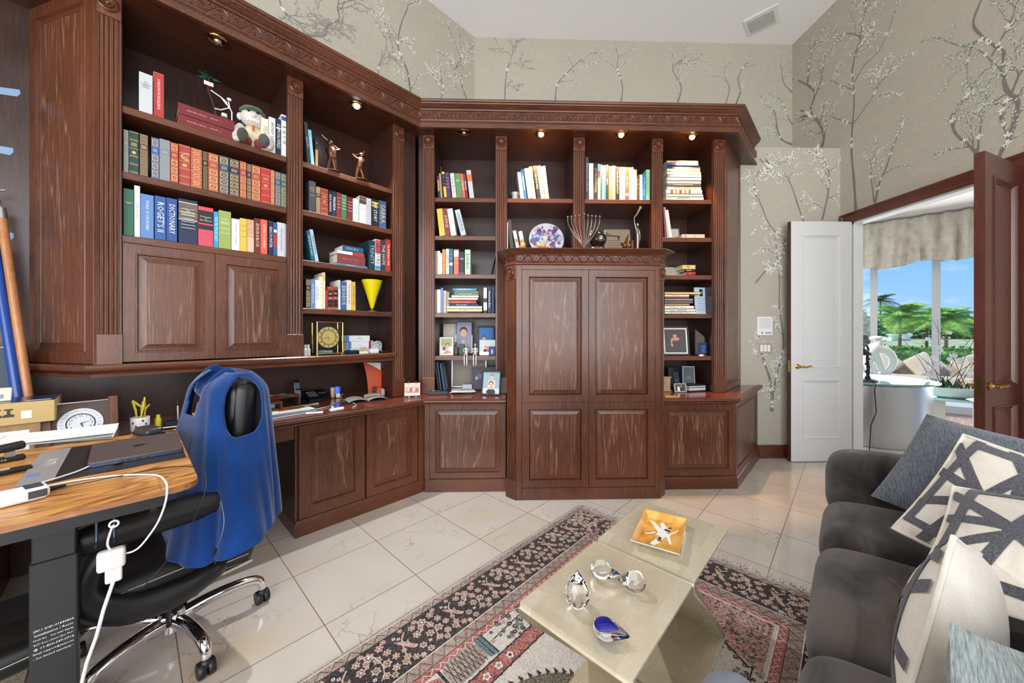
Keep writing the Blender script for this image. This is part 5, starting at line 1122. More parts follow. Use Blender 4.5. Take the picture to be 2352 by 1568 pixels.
def hole(u, v):
    th = u*2*PI
    for c0 in (0, PI, 2*PI):
        q = ((th-c0+.05)/.50)**2+((v-.80)/.185)**2
        if q < 1: return True
    if abs(th-4.71) < .04+.25*max(0, v-.8)**.7*.6: return v > .72
    return False
mb.grid(lambda u, v: vest_pt(u*2*PI, v), 220, 110, True, hole)
top = [vest_pt(2*PI*k/24, 1.) for k in range(24)]
o = mb.build('shell', BLU, vest, 70); md = o.modifiers.new('cloth', 'SOLIDIFY'); md.thickness = .005; md.offset = 1
for c0 in (0, PI): mb = MB(); mb.tube([vest_pt(c0-.05+.515*math.cos(q), min(.995, .80+.19*math.sin(q))) for q in [2*PI*k/36 for k in range(36)]], .0055, 6, True); mb.build('armhole_binding', BLU, vest, 60)
mb = MB(); mb.tube([vest_pt(2*PI*k/60, .02)+Vector((0, 0, .0)) for k in range(60)], .004, 5, True); mb.build('hem', BLU, vest, 60)
mb = MB(); mb.tube([vest_pt(-1.5+2.2*k/30, .47-.03*math.sin(k/5)) for k in range(31)], .0022, 5); mb.build('chest_seam', BLD, vest, 60)
def rib(f, w, zz): return [f(k/14)+Vector((0, 0, 0)) for k in range(15)]
nrm = lambda th, t: (vest_pt(th+.02, t)-vest_pt(th-.02, t)).cross(vest_pt(th, min(1, t+.02))-vest_pt(th, max(0, t-.02))).normalized()
def vs(th, t, o=.004): return vest_pt(th, t)+nrm(th, t)*o
mb = MB(); mb.tube([vs(-.42-.0*k, .30-.25*k/12) for k in range(13)], .0022, 5); mb.tube([vs(-.42+.10*math.sin(k/12*PI)*1.2, .30-.25*k/12) for k in range(13)], .0022, 5); pz = mb.build('pocket_zip', STEEL, vest, 60); tag(pz, 'silver edged zip pocket')
mb = MB(); q = vs(-.42, .045, .008); mb.rbox(q, (.012, .008, .022), .003, 2); mb.rbox(q-Vector((0, 0, .03)), (.009, .006, .03), .003, 2); mb.build('zip_pull', BLACK, pz)
mb = MB(); mb.tube([vs(-1.5, .6-.58*k/12, .003) for k in range(13)], .003, 5); mb.build('front_zip', BLD, vest, 60)
# stand-up collar folded open over the chair top
mb = MB()
def collar(u, v):
    a = -1.9+u*3.8; return Vector(L(-.185+.09*math.cos(a)*.9+.03*v, .115*math.sin(a), 1.095+.045*v-.10*(max(0, math.cos(a)))**1.5+.012*math.sin(a*2)))
mb.grid(collar, 30, 5); o = mb.build('collar', BLU, vest, 70); md = o.modifiers.new('cloth', 'SOLIDIFY'); md.thickness = .005

# ================================================================ standing desk
ZS = .88
DWM, nt, b = newmat('warm zebra veneer')
p = coords(nt, (1., 5.5, 5.5)); n1 = nd(nt, 'ShaderNodeTexNoise', {'Vector': p, 'Scale': 1.5, 'Detail': 2.5, 'Roughness': .5, 'Distortion': .9}); f1 = nd(nt, 'ShaderNodeTexNoise', {'Vector': coords(nt, (8, 160, 160)), 'Scale': 1., 'Detail': 3.})
rg = mth(nt, 'FRACT', mth(nt, 'MULTIPLY', n1.outputs[0], 11.)); c = ramp(nt, rg, [(0., srgb(84, 44, 20)), (.1, srgb(150, 88, 38)), (.4, srgb(214, 152, 78)), (.7, srgb(224, 168, 96)), (.9, srgb(176, 108, 48)), (1., srgb(84, 44, 20))])
nt.links.new(mixc(nt, .35, c, ramp(nt, f1.outputs[0], [(.3, srgb(120, 68, 30)), (.7, srgb(226, 170, 98))])), b.inputs['Base Color']); setp(b, rough=.28)
sd = thing('standing_desk', 'height-adjustable desk with warm wood-grain top and black steel leg', 'desk', (-.6, 1.7, 0), 45)
def rounded(x0, x1, y0, y1, r, n=6):
    P = []
    for cx_, cy_, a0 in ((x1-r, y0+r, -90), (x1-r, y1-r, 0), (x0+r, y1-r, 90), (x0+r, y0+r, 180)): P += [(cx_+r*math.cos(R(a0+90*k/n)), cy_+r*math.sin(R(a0+90*k/n))) for k in range(n+1)]
    return P
mb = MB(); mb.prism(rounded(-1.62, .125, 1.312, 2.13, .05), ZS-.015, ZS-.0005); mb.build('desktop', DWM, sd, 30)
q = rounded(-1.621, .126, 1.311, 2.131, .051); mb = MB(); mb.loft([[(*p, z) for p in q] for z in (ZS-.0148, ZS-.001)], True); mb.build('edge_band', wood('walnut edge band', True, (110, 70, 40), (158, 110, 70), (190, 146, 104), .5), sd, 30)
mb = MB(); mb.box(-1.4, .06, 1.355, 1.395, ZS-.056, ZS-.0155); mb.build('crossbar', BLACK, sd)
mb = MB(); mb.box(-1.4, .06, 1.98, 2.02, ZS-.056, ZS-.0155); mb.build('crossbar', BLACK, sd)
BST = pm('black steel', (30, 30, 31), .45)
for ac in (-.155, -1.3):
    mb = MB(); mb.box(ac-.045, ac+.045, 1.396, 1.979, ZS-.055, ZS-.0155, .003); mb.build('side_bracket', BST, sd)
    mb = MB(); mb.box(ac-.039, ac+.039, 1.625, 1.685, .42, ZS-.055, .003); c1_ = mb.build('inner_column', BST, sd)
    mb = MB(); mb.box(ac-.0425, ac+.0425, 1.62, 1.69, .06, .66, .003); c2_ = mb.build('outer_column', BST, sd)
    mb = MB(); mb.box(ac-.04, ac+.04, 1.38, 1.98, .012, .06, .006); mb.build('foot', BST, sd)
    if ac > -1:
        mb = MB(); mb.mat(WHITE)
        for k, tx in enumerate(('SKU: DID-01840804', 'Initialization / Reset', 'Hold the    key until display', "'RST' then release after 70.5\"", '@ +1-800-349-0714', 'Email: support@mail.com', '- See limited warranty -')):
            tw = text_w(tx)[0]; s_ = min(.0085, .07/tw); mb.text(tx, s_, Matrix(((1, 0, 0, ac), (0, 0, -1, 1.6194), (0, 1, 0, .475-k*.0125), (0, 0, 0, 1))))
        mb.build('printed_notice', None, c2_, 0)
for u, v in ((222, 1200), (263, 1190)):
    q = onI(u, v, 1.40, 45); mb = MB(); mb.tube([(q.x, 1.40, ZS-.0155), (q.x, 1.40, q.z-.035), (q.x, 1.395, q.z-.05), (q.x, 1.375, q.z-.052), (q.x, 1.365, q.z-.04)], .003, 8); mb.build('cable_hook', pm('blued steel', (60, 72, 92), .25, metal=.8), sd, 50)
p0 = onZ(85, 1465, .004, 45); p1 = onZ(56, 1568, .004, 45); d = (p1-p0).normalized(); n_ = Vector((d.y, -d.x, 0)); n_ = n_ if n_.x < 0 else -n_
MAT_, nt, b = newmat('embossed mat'); wv = nd(nt, 'ShaderNodeTexWave', {'Vector': coords(nt, (1, 1, 1), (0, 0, .6)), 'Scale': 22., 'Distortion': 3., 'Detail': 1., 'Detail Scale': 8.}); nt.links.new(ramp(nt, wv.outputs[0], [(.3, srgb(150, 140, 120)), (.7, srgb(186, 176, 154))]), b.inputs['Base Color']); setp(b, rough=.6); bump(nt, b, wv.outputs[0], .5, .004)
q = [p0-d*.15, p0-d*.15+n_*.6, p1+d*.3+n_*.6, p1+d*.3]; mb = MB(); mb.prism([(v.x, v.y) for v in q], .001, .012); solo(mb, 'floor_mat', 'beige embossed foot mat under the standing desk', 'mat', (p0.x, p0.y, 0), 45, MAT_, smooth=0)
# ================================================================ things on the shelves and the desk
def lth(name, label, cat, p, ang=0, yaw=0, tilt=0, group=None):       # thing whose parts are modelled about its own base; p in the frame
    o = bpy.data.objects.new(name, None); COL.objects.link(o); x, y = W(p[0], p[1], ang); o.location = (x, y, p[2]); o.rotation_euler = (R(-tilt), 0, R(ang+yaw))
    BASE[o.name] = Vector((0, 0, 0)); o.empty_display_size = .05; return tag(o, label, cat, group)
def lsolo(mb, name, label, cat, p, ang=0, yaw=0, tilt=0, mat=None, group=None, smooth=40, roll=0):
    o = mb.build(name, mat, None, smooth); x, y = W(p[0], p[1], ang); o.location = (x, y, p[2]); o.rotation_euler = (R(-tilt), R(roll), R(ang+yaw)); BASE[o.name] = Vector((0, 0, 0)); return tag(o, label, cat, group)
def crop(c, x, y): return c[0]+x/c[2], c[1]+y/c[2]
def spotp(c, ang, I, x0, x1, y0, z):      # -> centre a, width, height above z
    p = onI(*crop(c, x0, y0), I, ang); q = onI(*crop(c, x1, y0), I, ang); r = onI(*crop(c, (x0+x1)/2, y0), I, ang); return (p.x+q.x)/2, q.x-p.x, r.z-z
def E(col, cx_, cy_, rx, ry, n=14): return ('e', col, cx_, cy_, rx, ry, n)
def Q(col, x0, x1, y0, y1): return ('q', col, x0, x1, y0, y1)
def head(cx_, cy_, r, skin=(224, 178, 150), hair=(60, 40, 30), top=(120, 60, 60)):
    return [E(top, cx_, cy_-2.1*r, 1.7*r, 1.1*r), Q(top, cx_-1.7*r, cx_+1.7*r, max(0.02, cy_-4*r), cy_-2.1*r), E(skin, cx_, cy_-1.1*r, .4*r, .5*r), E(hair, cx_, cy_+.22*r, 1.02*r, 1.05*r), E(skin, cx_, cy_-.05*r, .85*r, 1.*r), E((70, 45, 40), cx_-.33*r, cy_+.1*r, .1*r, .07*r, 8), E((70, 45, 40), cx_+.33*r, cy_+.1*r, .1*r, .07*r, 8), E((190, 110, 100), cx_, cy_-.5*r, .3*r, .09*r, 8)]
def paint(mb, shapes, x0, x1, z0, z1, y):
    w, h = x1-x0, z1-z0
    for k, s in enumerate(shapes):
        mb.mat(cm(s[1], .45)); yy = y-.00012*(k+1)
        if s[0] == 'q': pts = [(s[2], s[4]), (s[3], s[4]), (s[3], s[5]), (s[2], s[5])]
        else: pts = [(s[2]+s[4]*math.cos(2*PI*j/s[6]), s[3]+s[5]*math.sin(2*PI*j/s[6])*w/h) for j in range(s[6])]
        mb.poly([(x0+w*min(1, max(0, a)), yy, z0+h*min(1, max(0, b))) for a, b in pts])
def frame(label, p, ang, w, h, shapes, border=.012, fc=(40, 34, 32), yaw=0, tilt=10, mat=None, cat='photo frame', bg=(200, 205, 210), mount=0, metal=0):
    t = lth('photo_frame', label, cat, p, ang, yaw, tilt, 'photo frames on the bookcase'); b = border; fm = mat or cm(fc, .35, metal=metal)
    mb = MB(); z0 = .002
    for x0, x1, za, zb in ((-w/2, w/2, z0, z0+b), (-w/2, w/2, h-b, h), (-w/2, -w/2+b, z0+b, h-b), (w/2-b, w/2, z0+b, h-b)): mb.box(x0, x1, 0, .014, za, zb, .002)
    mb.build('frame_border', fm, t)
    mb = MB(); mb.box(-w/2+b*.6, w/2-b*.6, .008, .013, z0+b*.6, h-b*.6); mb.build('backing', cm((60, 50, 44)), t)
    mb = MB(); m = mount; mb.mat(cm((236, 232, 224) if m else bg, .5)); mb.poly([(-w/2+b, .0075, z0+b), (w/2-b, .0075, z0+b), (w/2-b, .0075, h-b), (-w/2+b, .0075, h-b)])
    X0, X1, Z0, Z1 = -w/2+b+m, w/2-b-m, z0+b+m, h-b-m
    paint(mb, [Q(bg, 0, 1, 0, 1)]+shapes, X0, X1, Z0, Z1, .0074); mb.build('photograph', None, t, 0)
    mb = MB(); L_ = h*.7; an = R(tilt); mb.poly([(-w*.12, .014, L_), (w*.12, .014, L_), (w*.16, .014+L_*.34, L_*.05+.002), (-w*.16, .014+L_*.34, L_*.05+.002)]); mb.build('easel_leg', cm((30, 28, 28)), t, 0)
    return t

# --- plush golfer, wire golfer under a palm
c = A_; a, w_, h_ = spotp(c, 45, IB+.03, 1375, 1770, 380, 2.501)
t = lth('plush_toy', 'plush golfer doll with green cap and grinning white teeth on the top shelf', 'plush toy', (a, IB+.05, 2.501), 45, -8)
PL = suede('plush skin', (206, 198, 190), (226, 220, 214), 9.); PY = suede('plush cream cloth', (220, 206, 168), (236, 226, 196), 9.)
mb = MB(); mb.ell((0, .02, .085), (.062, .05, .08)); mb.build('body', PY, t)
mb = MB(); mb.ell((0, .0, .2), (.068, .058, .058), 18, 12); mb.ell((-.068, .01, .2), (.016, .012, .024)); mb.ell((.068, .01, .2), (.016, .012, .024)); mb.ell((0, -.058, .2), (.017, .014, .014)); hd = mb.build('head', PL, t)
mb = MB(); mb.mat(WHITE)
for k in range(6): x = -.03+.012*k; mb.ell((x, -.052+abs(x)*.25, .172), (.0055, .006, .012), 8, 6)
mb.build('teeth', None, hd)
mb = MB(); 
for x in (-.024, .024): mb.ell((x, -.05, .226), (.009, .006, .009), 10, 6)
mb.build('eye', BLACK, hd)
mb = MB(); mb.lathe([(.07, .0), (.072, .012), (.055, .032), (.02, .042), (.001, .044)], (0, .005, .232), 18); mb.ell((0, -.05, .236), (.05, .032, .006)); mb.build('cap', suede('cap green', (60, 96, 66), (86, 122, 84), 9.), t)
for sx in (-1, 1):
    mb = MB(); mb.tube([(sx*.06, .0, .13), (sx*.085, -.02, .09), (sx*.09, -.045, .045), (sx*.085, -.06, .02)], [.024, .026, .024, .022], 10); mb.ell((sx*.085, -.064, .016), (.02, .024, .016)); mb.build('arm', PL, t)
    mb = MB(); mb.tube([(sx*.03, .0, .045), (sx*.045, -.05, .035), (sx*.052, -.075, .03)], [.032, .03, .026], 10); lg = mb.build('leg', speckle('red tartan', [(120, 30, 34), (170, 50, 50), (60, 60, 50)], 160.), t)
    mb = MB(); mb.ell((sx*.055, -.092, .042), (.03, .018, .042)); mb.build('shoe', suede('plush grey sole', (70, 68, 66), (92, 90, 88), 9.), lg)
mb = MB(); mb.ell((0, -.05, .12), (.008, .006, .02)); mb.build('tie', cm((200, 90, 50)), t)
q = onI(*crop(A_, 1140, 700), IB+.09, 45)
t = lth('wire_sculpture', 'white wire golfer under a green metal palm tree behind the red directories', 'sculpture', (q.x, IB+.1, 2.6135), 45)
mb = MB(); mb.tube([(.02, 0, .0), (.0, 0, .1), (-.03, 0, .2), (-.025, 0, .27)], .004, 6); mb.build('trunk', cm((70, 48, 40)), t)
mb = MB()
for k in range(9):
    an = k*.7; d = Vector((math.cos(an), math.sin(an)*.7, .25*math.sin(an*2))); s_ = Vector((-d.y, d.x, 0))*.35; o0 = Vector((-.025, 0, .275)); mb.poly([o0, o0+d*.03+s_*.03, o0+d*.06, o0+d*.03-s_*.03]); mb.poly([o0, o0+d*.03+Vector((0, 0, .008)), o0+d*.06, o0+d*.03-Vector((0, 0, .008))])
mb.build('palm_leaf', cm((20, 84, 70), .4), t, 0)
mb = MB(); mb.mat(WHITE); mb.box(-.05, -.005, -.006, -.004, .222, .245); mb.mat(cm((70, 70, 70))); mb.text('19th Hole', .009, Matrix(((1, 0, 0, -.027), (0, 0, -1, -.0065), (0, 1, 0, .234), (0, 0, 0, 1)))); mb.build('sign', None, t, 0)
mb = MB(); mb.tube([(-.02, -.02, .19), (.03, -.02, .17), (.055, -.02, .155), (.07, -.02, .12), (.03, -.02, .09), (.0, -.02, .085)], .0035, 6); mb.tube([(.03, -.02, .17), (.06, -.02, .135)], .003, 6); mb.tube([(.068, -.02, .16), (.075, -.02, .12), (.085, -.02, .1), (.085, -.02, .0)], .0035, 6); mb.ell((.072, -.02, .175), (.013, .01, .01)); mb.lathe([(.016, .0), (.016, .02)], (.05, -.0, .06), 14); mb.build('wire_figure', WHITE, t)

# --- bronze golfers
BRZ = pm('dark bronze', (92, 56, 40), .32, metal=.7)
def golfer(c, x, ytop, I, z, flip, label):
    q = onI(*crop(c, x, ytop), I, 45); h = q.z-z; k = h/.30; kk = k*1.4; f = -1 if flip else 1
    t = lth('golfer_figurine', label, 'figurine', (q.x, I, z), 45)
    P_ = lambda x, y, zz: (x*k*f, y*k, zz*k)
    mb = MB()
    mb.tube([P_(-.035, 0, .012), P_(-.03, -.004, .06), P_(-.012, 0, .11), P_(.0, 0, .145)], [.009*kk, .012*kk, .016*kk, .02*kk], 9); mb.tube([P_(.03, .012, .012), P_(.03, .005, .06), P_(.018, 0, .11), P_(.006, 0, .145)], [.009*kk, .012*kk, .016*kk, .02*kk], 9)
    mb.tube([P_(.003, 0, .135), P_(.0, 0, .17), P_(-.006, 0, .21), P_(-.01, 0, .235)], [.024*kk, .026*kk, .032*kk, .016*kk], 11); mb.ell(P_(-.014, 0, .262), (.0165*kk, .018*kk, .021*kk), 12, 8); mb.lathe([(.019*kk, 0), (.017*kk, .008*kk), (.002*kk, .014*kk)], P_(-.014, 0, .266), 12)
    for y in (-.02, .02): mb.tube([P_(-.01, y, .225), P_(.022, y*.9, .205), P_(.05, y*.4, .222), P_(.066, 0, .236)], [.011*kk, .01*kk, .008*kk, .007*kk], 8)
    mb.ell(P_(.066, 0, .238), (.009*kk, .009*kk, .008*kk))
    for xx, y in ((-.042, -.006), (.036, .004)): mb.ell(P_(xx, y-.008, .007), (.016*kk, .011*kk, .007*kk))
    mb.build('golfer_body', BRZ, t, 60)
    mb = MB(); mb.tube([P_(.072, 0, .234), P_(.02, .02, .27), P_(-.06, .04, .325)], .0022*k, 6); mb.ell(P_(-.062, .04, .328), (.008*kk, .004*kk, .005*kk), 8, 5); mb.build('golf_club', BRASS, t, 60)
    mb = MB(); mb.lathe([(.06*kk, 0), (.062*kk, .004*kk), (.056*kk, .008*kk)], P_(0, 0, 0), 18); mb.build('base', BRZ, t, 40); return t
golfer(C_, 400, 395, IB+.05, 2.506, False, 'bronze golfer figurine with raised club on the left of the pair')
golfer(C_, 720, 525, IB+.04, 2.506, True, 'bronze golfer figurine without raised club shaft, right of the pair')

# --- narrow bay lower shelves
a, w_, h_ = spotp(D_, 45, IB+.05, 775, 1000, 575, 1.474)
t = lth('vase', 'bright yellow cone vase on a low foot', 'vase', (a, IB+.06, 1.474), 45)
YEL = pm('yellow glass', (224, 208, 10), .25)
mb = MB(); H0 = h_; mb.lathe([(.012, .028), (w_/2*.5, H0*.5), (w_/2, H0), (w_/2-.003, H0), (w_/2*.48, H0*.5), (.006, .035)], (0, 0, 0), 28); mb.build('cone', YEL, t, 40)
mb = MB(); mb.lathe([(.04, 0), (.04, .004), (.012, .016), (.008, .03)], (0, 0, 0), 24); mb.build('foot', pm('amber foot', (120, 100, 20), .2), t, 40)
mb = MB(); mb.lathe([(.012, 0), (.014, .02), (.009, .06), (.012, .09), (.006, .1)], (0, 0, 0), 14); a = onI(*crop(D_, 712, 900), IB+.05, 45).x; lsolo(mb, 'figurine', 'small dark slender figurine beside the yellow book', 'figurine', (a, IB+.08, 1.474), 45, mat=cm((50, 50, 54), .3))
ZL = 1.1352
a, w_, h_ = spotp(D_, 45, IB+.01, 218, 555, 1055, ZL)
t = lth('mantel_clock', 'square brass mantel clock with glass sides and round gilt dial', 'clock', (a, IB+.04, ZL), 45, 6)
PB = pm('polished brass', (222, 184, 104), .15, metal=1.)
mb = MB(); mb.box(-w_/2, w_/2, -.04, .05, .006, .016, .002); [mb.lathe([(.006, 0), (.006, .007)], (x, y, 0), 10) for x in (-w_/2+.012, w_/2-.012) for y in (-.03, .04)]; mb.build('base_plate', PB, t)
mb = MB(); mb.box(-w_/2, w_/2, -.04, .05, h_-.008, h_, .002); mb.build('top_plate', PB, t)
for x in (-w_/2+.008, w_/2-.008):
    for y in (-.034, .044): mb = MB(); mb.lathe([(.005, .016), (.005, h_-.008)], (x, y, 0), 10); mb.build('pillar', PB, t)
mb = MB(); cz = h_*.53; rd = w_*.385; mb.lathe([(rd, .0), (rd, -.006), (rd*.99, -.008), (.001, -.008)], (0, .0, cz), 40, 'y', False); dl = mb.build('dial', pm('gilt dial', (226, 196, 124), .35, metal=.25), t, 30)
mb = MB(); mb.lathe([(rd*.72, -.0085), (rd*.66, -.0085)], (0, 0, cz), 40, 'y', False)
for k in range(12): an = k*PI/6; x = math.sin(an)*rd*.85; z = math.cos(an)*rd*.85; d = Vector((math.sin(an), math.cos(an))); s_ = Vector((-d.y, d.x))*.0022; mb.poly([(x-d.x*.007+s_.x, -.0088, cz+z-d.y*.007+s_.y), (x-d.x*.007-s_.x, -.0088, cz+z-d.y*.007-s_.y), (x+d.x*.007-s_.x, -.0088, cz+z+d.y*.007-s_.y), (x+d.x*.007+s_.x, -.0088, cz+z+d.y*.007+s_.y)])
for an, l in ((R(255), rd*.75), (R(182), rd*.55)): d = Vector((math.sin(an), math.cos(an))); s_ = Vector((-d.y, d.x))*.002; mb.poly([(s_.x, -.0095, cz+s_.y), (-s_.x, -.0095, cz-s_.y), (d.x*l, -.0095, cz+d.y*l)])
mb.build('numeral', BLACK, dl, 0)
PANE = newmat('clear pane'); _n = PANE[1]
def panemat(name, tint, gl=.025):
    m, nt, b = newmat(name); out = nt.nodes['Material Output']; tr = nd(nt, 'ShaderNodeBsdfTransparent', {'Color': tint}); g = nd(nt, 'ShaderNodeBsdfGlossy', {'Roughness': .02}); mx = nd(nt, 'ShaderNodeMixShader', {0: gl, 1: tr.outputs[0], 2: g.outputs[0]}); nt.links.new(mx.outputs[0], out.inputs[0]); return m
PANE = panemat('clear pane', (.96, .98, .98, 1)); ACR = panemat('acrylic', (.9, .94, .96, 1), .12)
mb = MB(); mb.box(-w_/2+.014, w_/2-.014, -.037, -.034, .018, h_-.01); mb.build('glass_pane', PANE, t, 0)
mb = MB()
def crump(s, sd):
    r = random.Random(sd); P = {}
    def f(p, d):
        return Vector((p.x*(1+r.uniform(-.25, .2)), p.y*(1+r.uniform(-.25, .2)), p.z*(1+r.uniform(-.3, .25))))
    return f
mb.rbox((0, 0, .016), (.09, .05, .03), .012, 3, 0, crump(1, 4)); lsolo(mb, 'polishing_cloth', 'crumpled pale blue cloth just behind the brass clock', 'cloth', (a+.005, IB+.115, ZL), 45, mat=cm((150, 186, 206), .8))
for k, x in enumerate((115, 160)):
    a = onI(*crop(D_, x, 1400), IB, 45).x; t = lth('bottle', ('left' if k == 0 else 'right')+' one of two small white bottles beside the brass clock', 'bottle', (a, IB+.012+.02*k, ZL), 45, 0, 0, 'white bottles on the ledge')
    mb = MB(); mb.lathe([(.014, 0), (.015, .003), (.015, .048), (.01, .053), (.008, .056)], (0, 0, 0), 16); mb.build('bottle_body', WHITE, t); mb = MB(); mb.lathe([(.009, .056), (.009, .078), (.007, .08)], (0, 0, 0), 14); mb.build('cap', cm((216, 218, 222)), t)
    mb = MB(); mb.mat(cm((150, 150, 156)))
    for j in range(5): mb.box(-.008, .008, -.0156, -.0152, .014+j*.006, .0155+j*.006)
    mb.build('printed_label', None, t, 0)
zz = ZL
for k, (x0, x1, y0, y1, nm) in enumerate(((600, 850, 1300, 1355, 'lowest'), (612, 850, 1215, 1300, 'middle'), (588, 858, 1145, 1215, 'topmost'))):
    pa = onI(*crop(D_, x0, y0), IB+.1, 45); pb = onI(*crop(D_, x1, y1), IB+.1, 45); h = pa.z-onI(*crop(D_, x0, y1), IB+.1, 45).z
    mb = MB(); mb.box(0, pb.x-pa.x, 0, .11, 0, h-.001, .002); mb.mat(cm((84, 130, 190))); mb.box(-.0004, .02, -.0004, .01, .001, h-.002)
    if k: mb.mat(cm((80, 80, 84))); mb.text('Antlings' if k == 2 else '______', .012, Matrix(((1, 0, 0, (pb.x-pa.x)*.55), (0, 0, -1, -.0006), (0, 1, 0, h/2), (0, 0, 0, 1))))
    mb.mats[0:0] = []; 
    o = None; mb2 = mb; mb2.mats = [cm((226, 228, 232), .5)]+[m for m in mb.mats]; mb2.m = [0 if j < 26 else q+1 for j, q in enumerate(mb.m)]
    lsolo(mb2, 'box', f'{nm} white box of the stack beside the brass clock', 'box', (pa.x, IB+.1, zz+.0005), 45, group='white boxes on the ledge', smooth=20); zz += h
a = onI(*crop(D_, 870, 1300), IB+.1, 45).x; mb = MB(); mb.mat(WHITE); mb.box(0, .012, 0, .09, 0, .10, .001); mb.mat(cm((190, 70, 50))); mb.box(-.008, -.001, 0, .09, 0, .096, .001); lsolo(mb, 'folder', 'upright white and red folder right of the white boxes', 'folder', (a+.006, IB+.1, ZL), 45)
a = onI(*crop(D_, 940, 1330), IB+.05, 45).x; mb = MB(); mb.rbox((0, 0, .045), (.08, .05, .09), .02, 3, 0, crump(1, 9)); lsolo(mb, 'plastic_bag', 'crumpled clear plastic bag on the ledge', 'bag', (a, IB+.06, ZL), 45, mat=pm('clear plastic film', (214, 220, 230), .25, trans=.5), smooth=0)
a = onI(*crop(D_, 780, 1400), IB+.02, 45).x; mb = MB(); mb.box(-.036, .036, -.02, .03, 0, .012, .001); mb.box(-.034, .034, -.018, .03, .0125, .018, .001); lsolo(mb, 'card_stack', 'white card box under the gilt ornament', 'box', (a, IB+.02, ZL), 45, mat=cm((232, 232, 234)))
mb = MB(); r = random.Random(2); mb.ell((0, 0, .016), (.014, .012, .012), 10, 6)
for k in range(9): an = k*.7; mb.tube([(0, 0, .014), (.018*math.cos(an), .015*math.sin(an), .022+.01*r.random()), (.026*math.cos(an), .02*math.sin(an), .006)], [.005, .004, .0025], 6)
lsolo(mb, 'gilt_ornament', 'small gilt filigree ornament on the white card box', 'ornament', (a, IB+.022, ZL+.0185), 45, mat=GOLD)
a = onI(*crop(D_, 920, 1400), IB+.03, 45).x; mb = MB(); mb.box(-.036, .036, -.015, .04, 0, .035, .002); lsolo(mb, 'box', 'plain white box beside the gilt ornament', 'box', (a-.01, IB+.035, ZL), 45, mat=WHITE)
a = onI(*crop(D_, 1020, 1400), IB+.03, 45).x; mb = MB(); mb.rbox((0, 0, .009), (.075, .05, .018), .006, 3); lsolo(mb, 'glasses_case', 'flat black case at the right end of the ledge', 'case', (a, IB+.03, ZL), 45, mat=BLACK)
a = onI(*crop(D_, 640, 1390), IB+.06, 45).x; mb = MB(); mb.rbox((0, 0, .014), (.09, .07, .028), .012, 3, 0, crump(1, 14)); lsolo(mb, 'cloth_pouch', 'dark teal cloth pouch in front of the white boxes', 'pouch', (a, IB+.045, ZL), 45, mat=cm((24, 62, 78), .8))

# --- built-in desk, right part
J_ = (600, 800, 5.88); ZB = ZD+.0006
def dz(x, y, c=J_, z=ZB): return onZ(*crop(c, x, y), z, 45)
q = dz(790, 715); t = lth('telephone', 'black desk fax phone with cordless handset standing in its cradle', 'telephone', (q.x, q.y+.06, ZB), 45, 8)
mb = MB(); mb.prism([(-.08, -.05), (.085, -.05), (.085, .08), (-.08, .08)], 0, .02); mb.loft([[(-.08, -.05, .02), (.085, -.05, .02), (.085, .08, .02), (-.08, .08, .02)], [(-.078, -.045, .026), (.083, -.045, .026), (.083, .08, .075), (-.078, .08, .075)]], True, False, True); bd = mb.build('base_unit', BLACK, t, 30)
mb = MB()
for k in range(4):
    for j in range(3): f = .25+.18*k; y = -.045+.125*f*.9; z = .027+.049*f*.9; x = -.062+.024*j; mb.box(x, x+.016, y, y+.014, z, z+.006, .001)
mb.build('keypad', cm((120, 124, 130)), t); mb = MB(); mb.box(.02, .075, .0, .03, .05, .06, .002); mb.build('display', cm((70, 76, 82), .2), t)
mb = MB(); mb.M = Matrix.Translation((-.125, .035, .012)) @ Matrix.Rotation(R(-14), 4, 'X'); mb.rbox((0, 0, .08), (.05, .025, .165), .012, 4); hs = mb.build('handset', pm('phone black', (30, 31, 34), .25), t)
mb = MB(); mb.M = Matrix.Translation((-.125, .035, .012)) @ Matrix.Rotation(R(-14), 4, 'X'); mb.box(-.018, .018, -.0135, -.0125, .095, .14); 
mb.build('handset_display', cm((90, 110, 130), .2), hs); mb = MB(); mb.M = Matrix.Translation((-.125, .035, .012)) @ Matrix.Rotation(R(-14), 4, 'X')
for k in range(5):
    for j in range(3): mb.box(-.018+.013*j, -.008+.013*j, -.0145, -.0125, .022+k*.012, .03+k*.012)
mb.build('handset_keypad', cm((170, 174, 180)), hs); mb = MB(); mb.box(-.16, -.09, -.03, .075, 0, .02, .006); mb.build('charging_cradle', BLACK, t)
q = dz(1015, 670); t = lth('power_adapter', 'gold and blue glowing plug tower beside the desk phone', 'power adapter', (q.x, q.y+.03, ZB), 45, -10)
mb = MB(); mb.rbox((-.02, 0, .045), (.03, .05, .09), .008, 3); mb.build('gold_block', cm((206, 180, 130), .35, metal=.3), t); mb = MB(); mb.rbox((.018, 0, .06), (.034, .04, .06), .01, 3); mb.build('blue_block', pm('blue lit plastic', (30, 60, 200), .2, emit=(.05, .15, 1, 1), es=1.2), t); mb = MB(); mb.rbox((.02, -.01, .018), (.034, .04, .034), .006, 3); mb.build('white_plug', WHITE, t)
mb = MB(); mb.rbox((.048, .01, .07), (.012, .02, .05), .004, 2); mb.build('black_plug', BLACK, t)
def smooth_line(pts, n=5):
    P = [Vector(p) for p in pts]; o = []; N = len(P)
    for k in range(N-1):
        p0, p1, p2, p3 = P[max(0, k-1)], P[k], P[k+1], P[min(N-1, k+2)]
        for j in range(n): t = j/n; o.append(.5*((2*p1)+(p2-p0)*t+(2*p0-5*p1+4*p2-p3)*t*t+(3*p1-p0-3*p2+p3)*t**3))
    return o+[P[-1]]
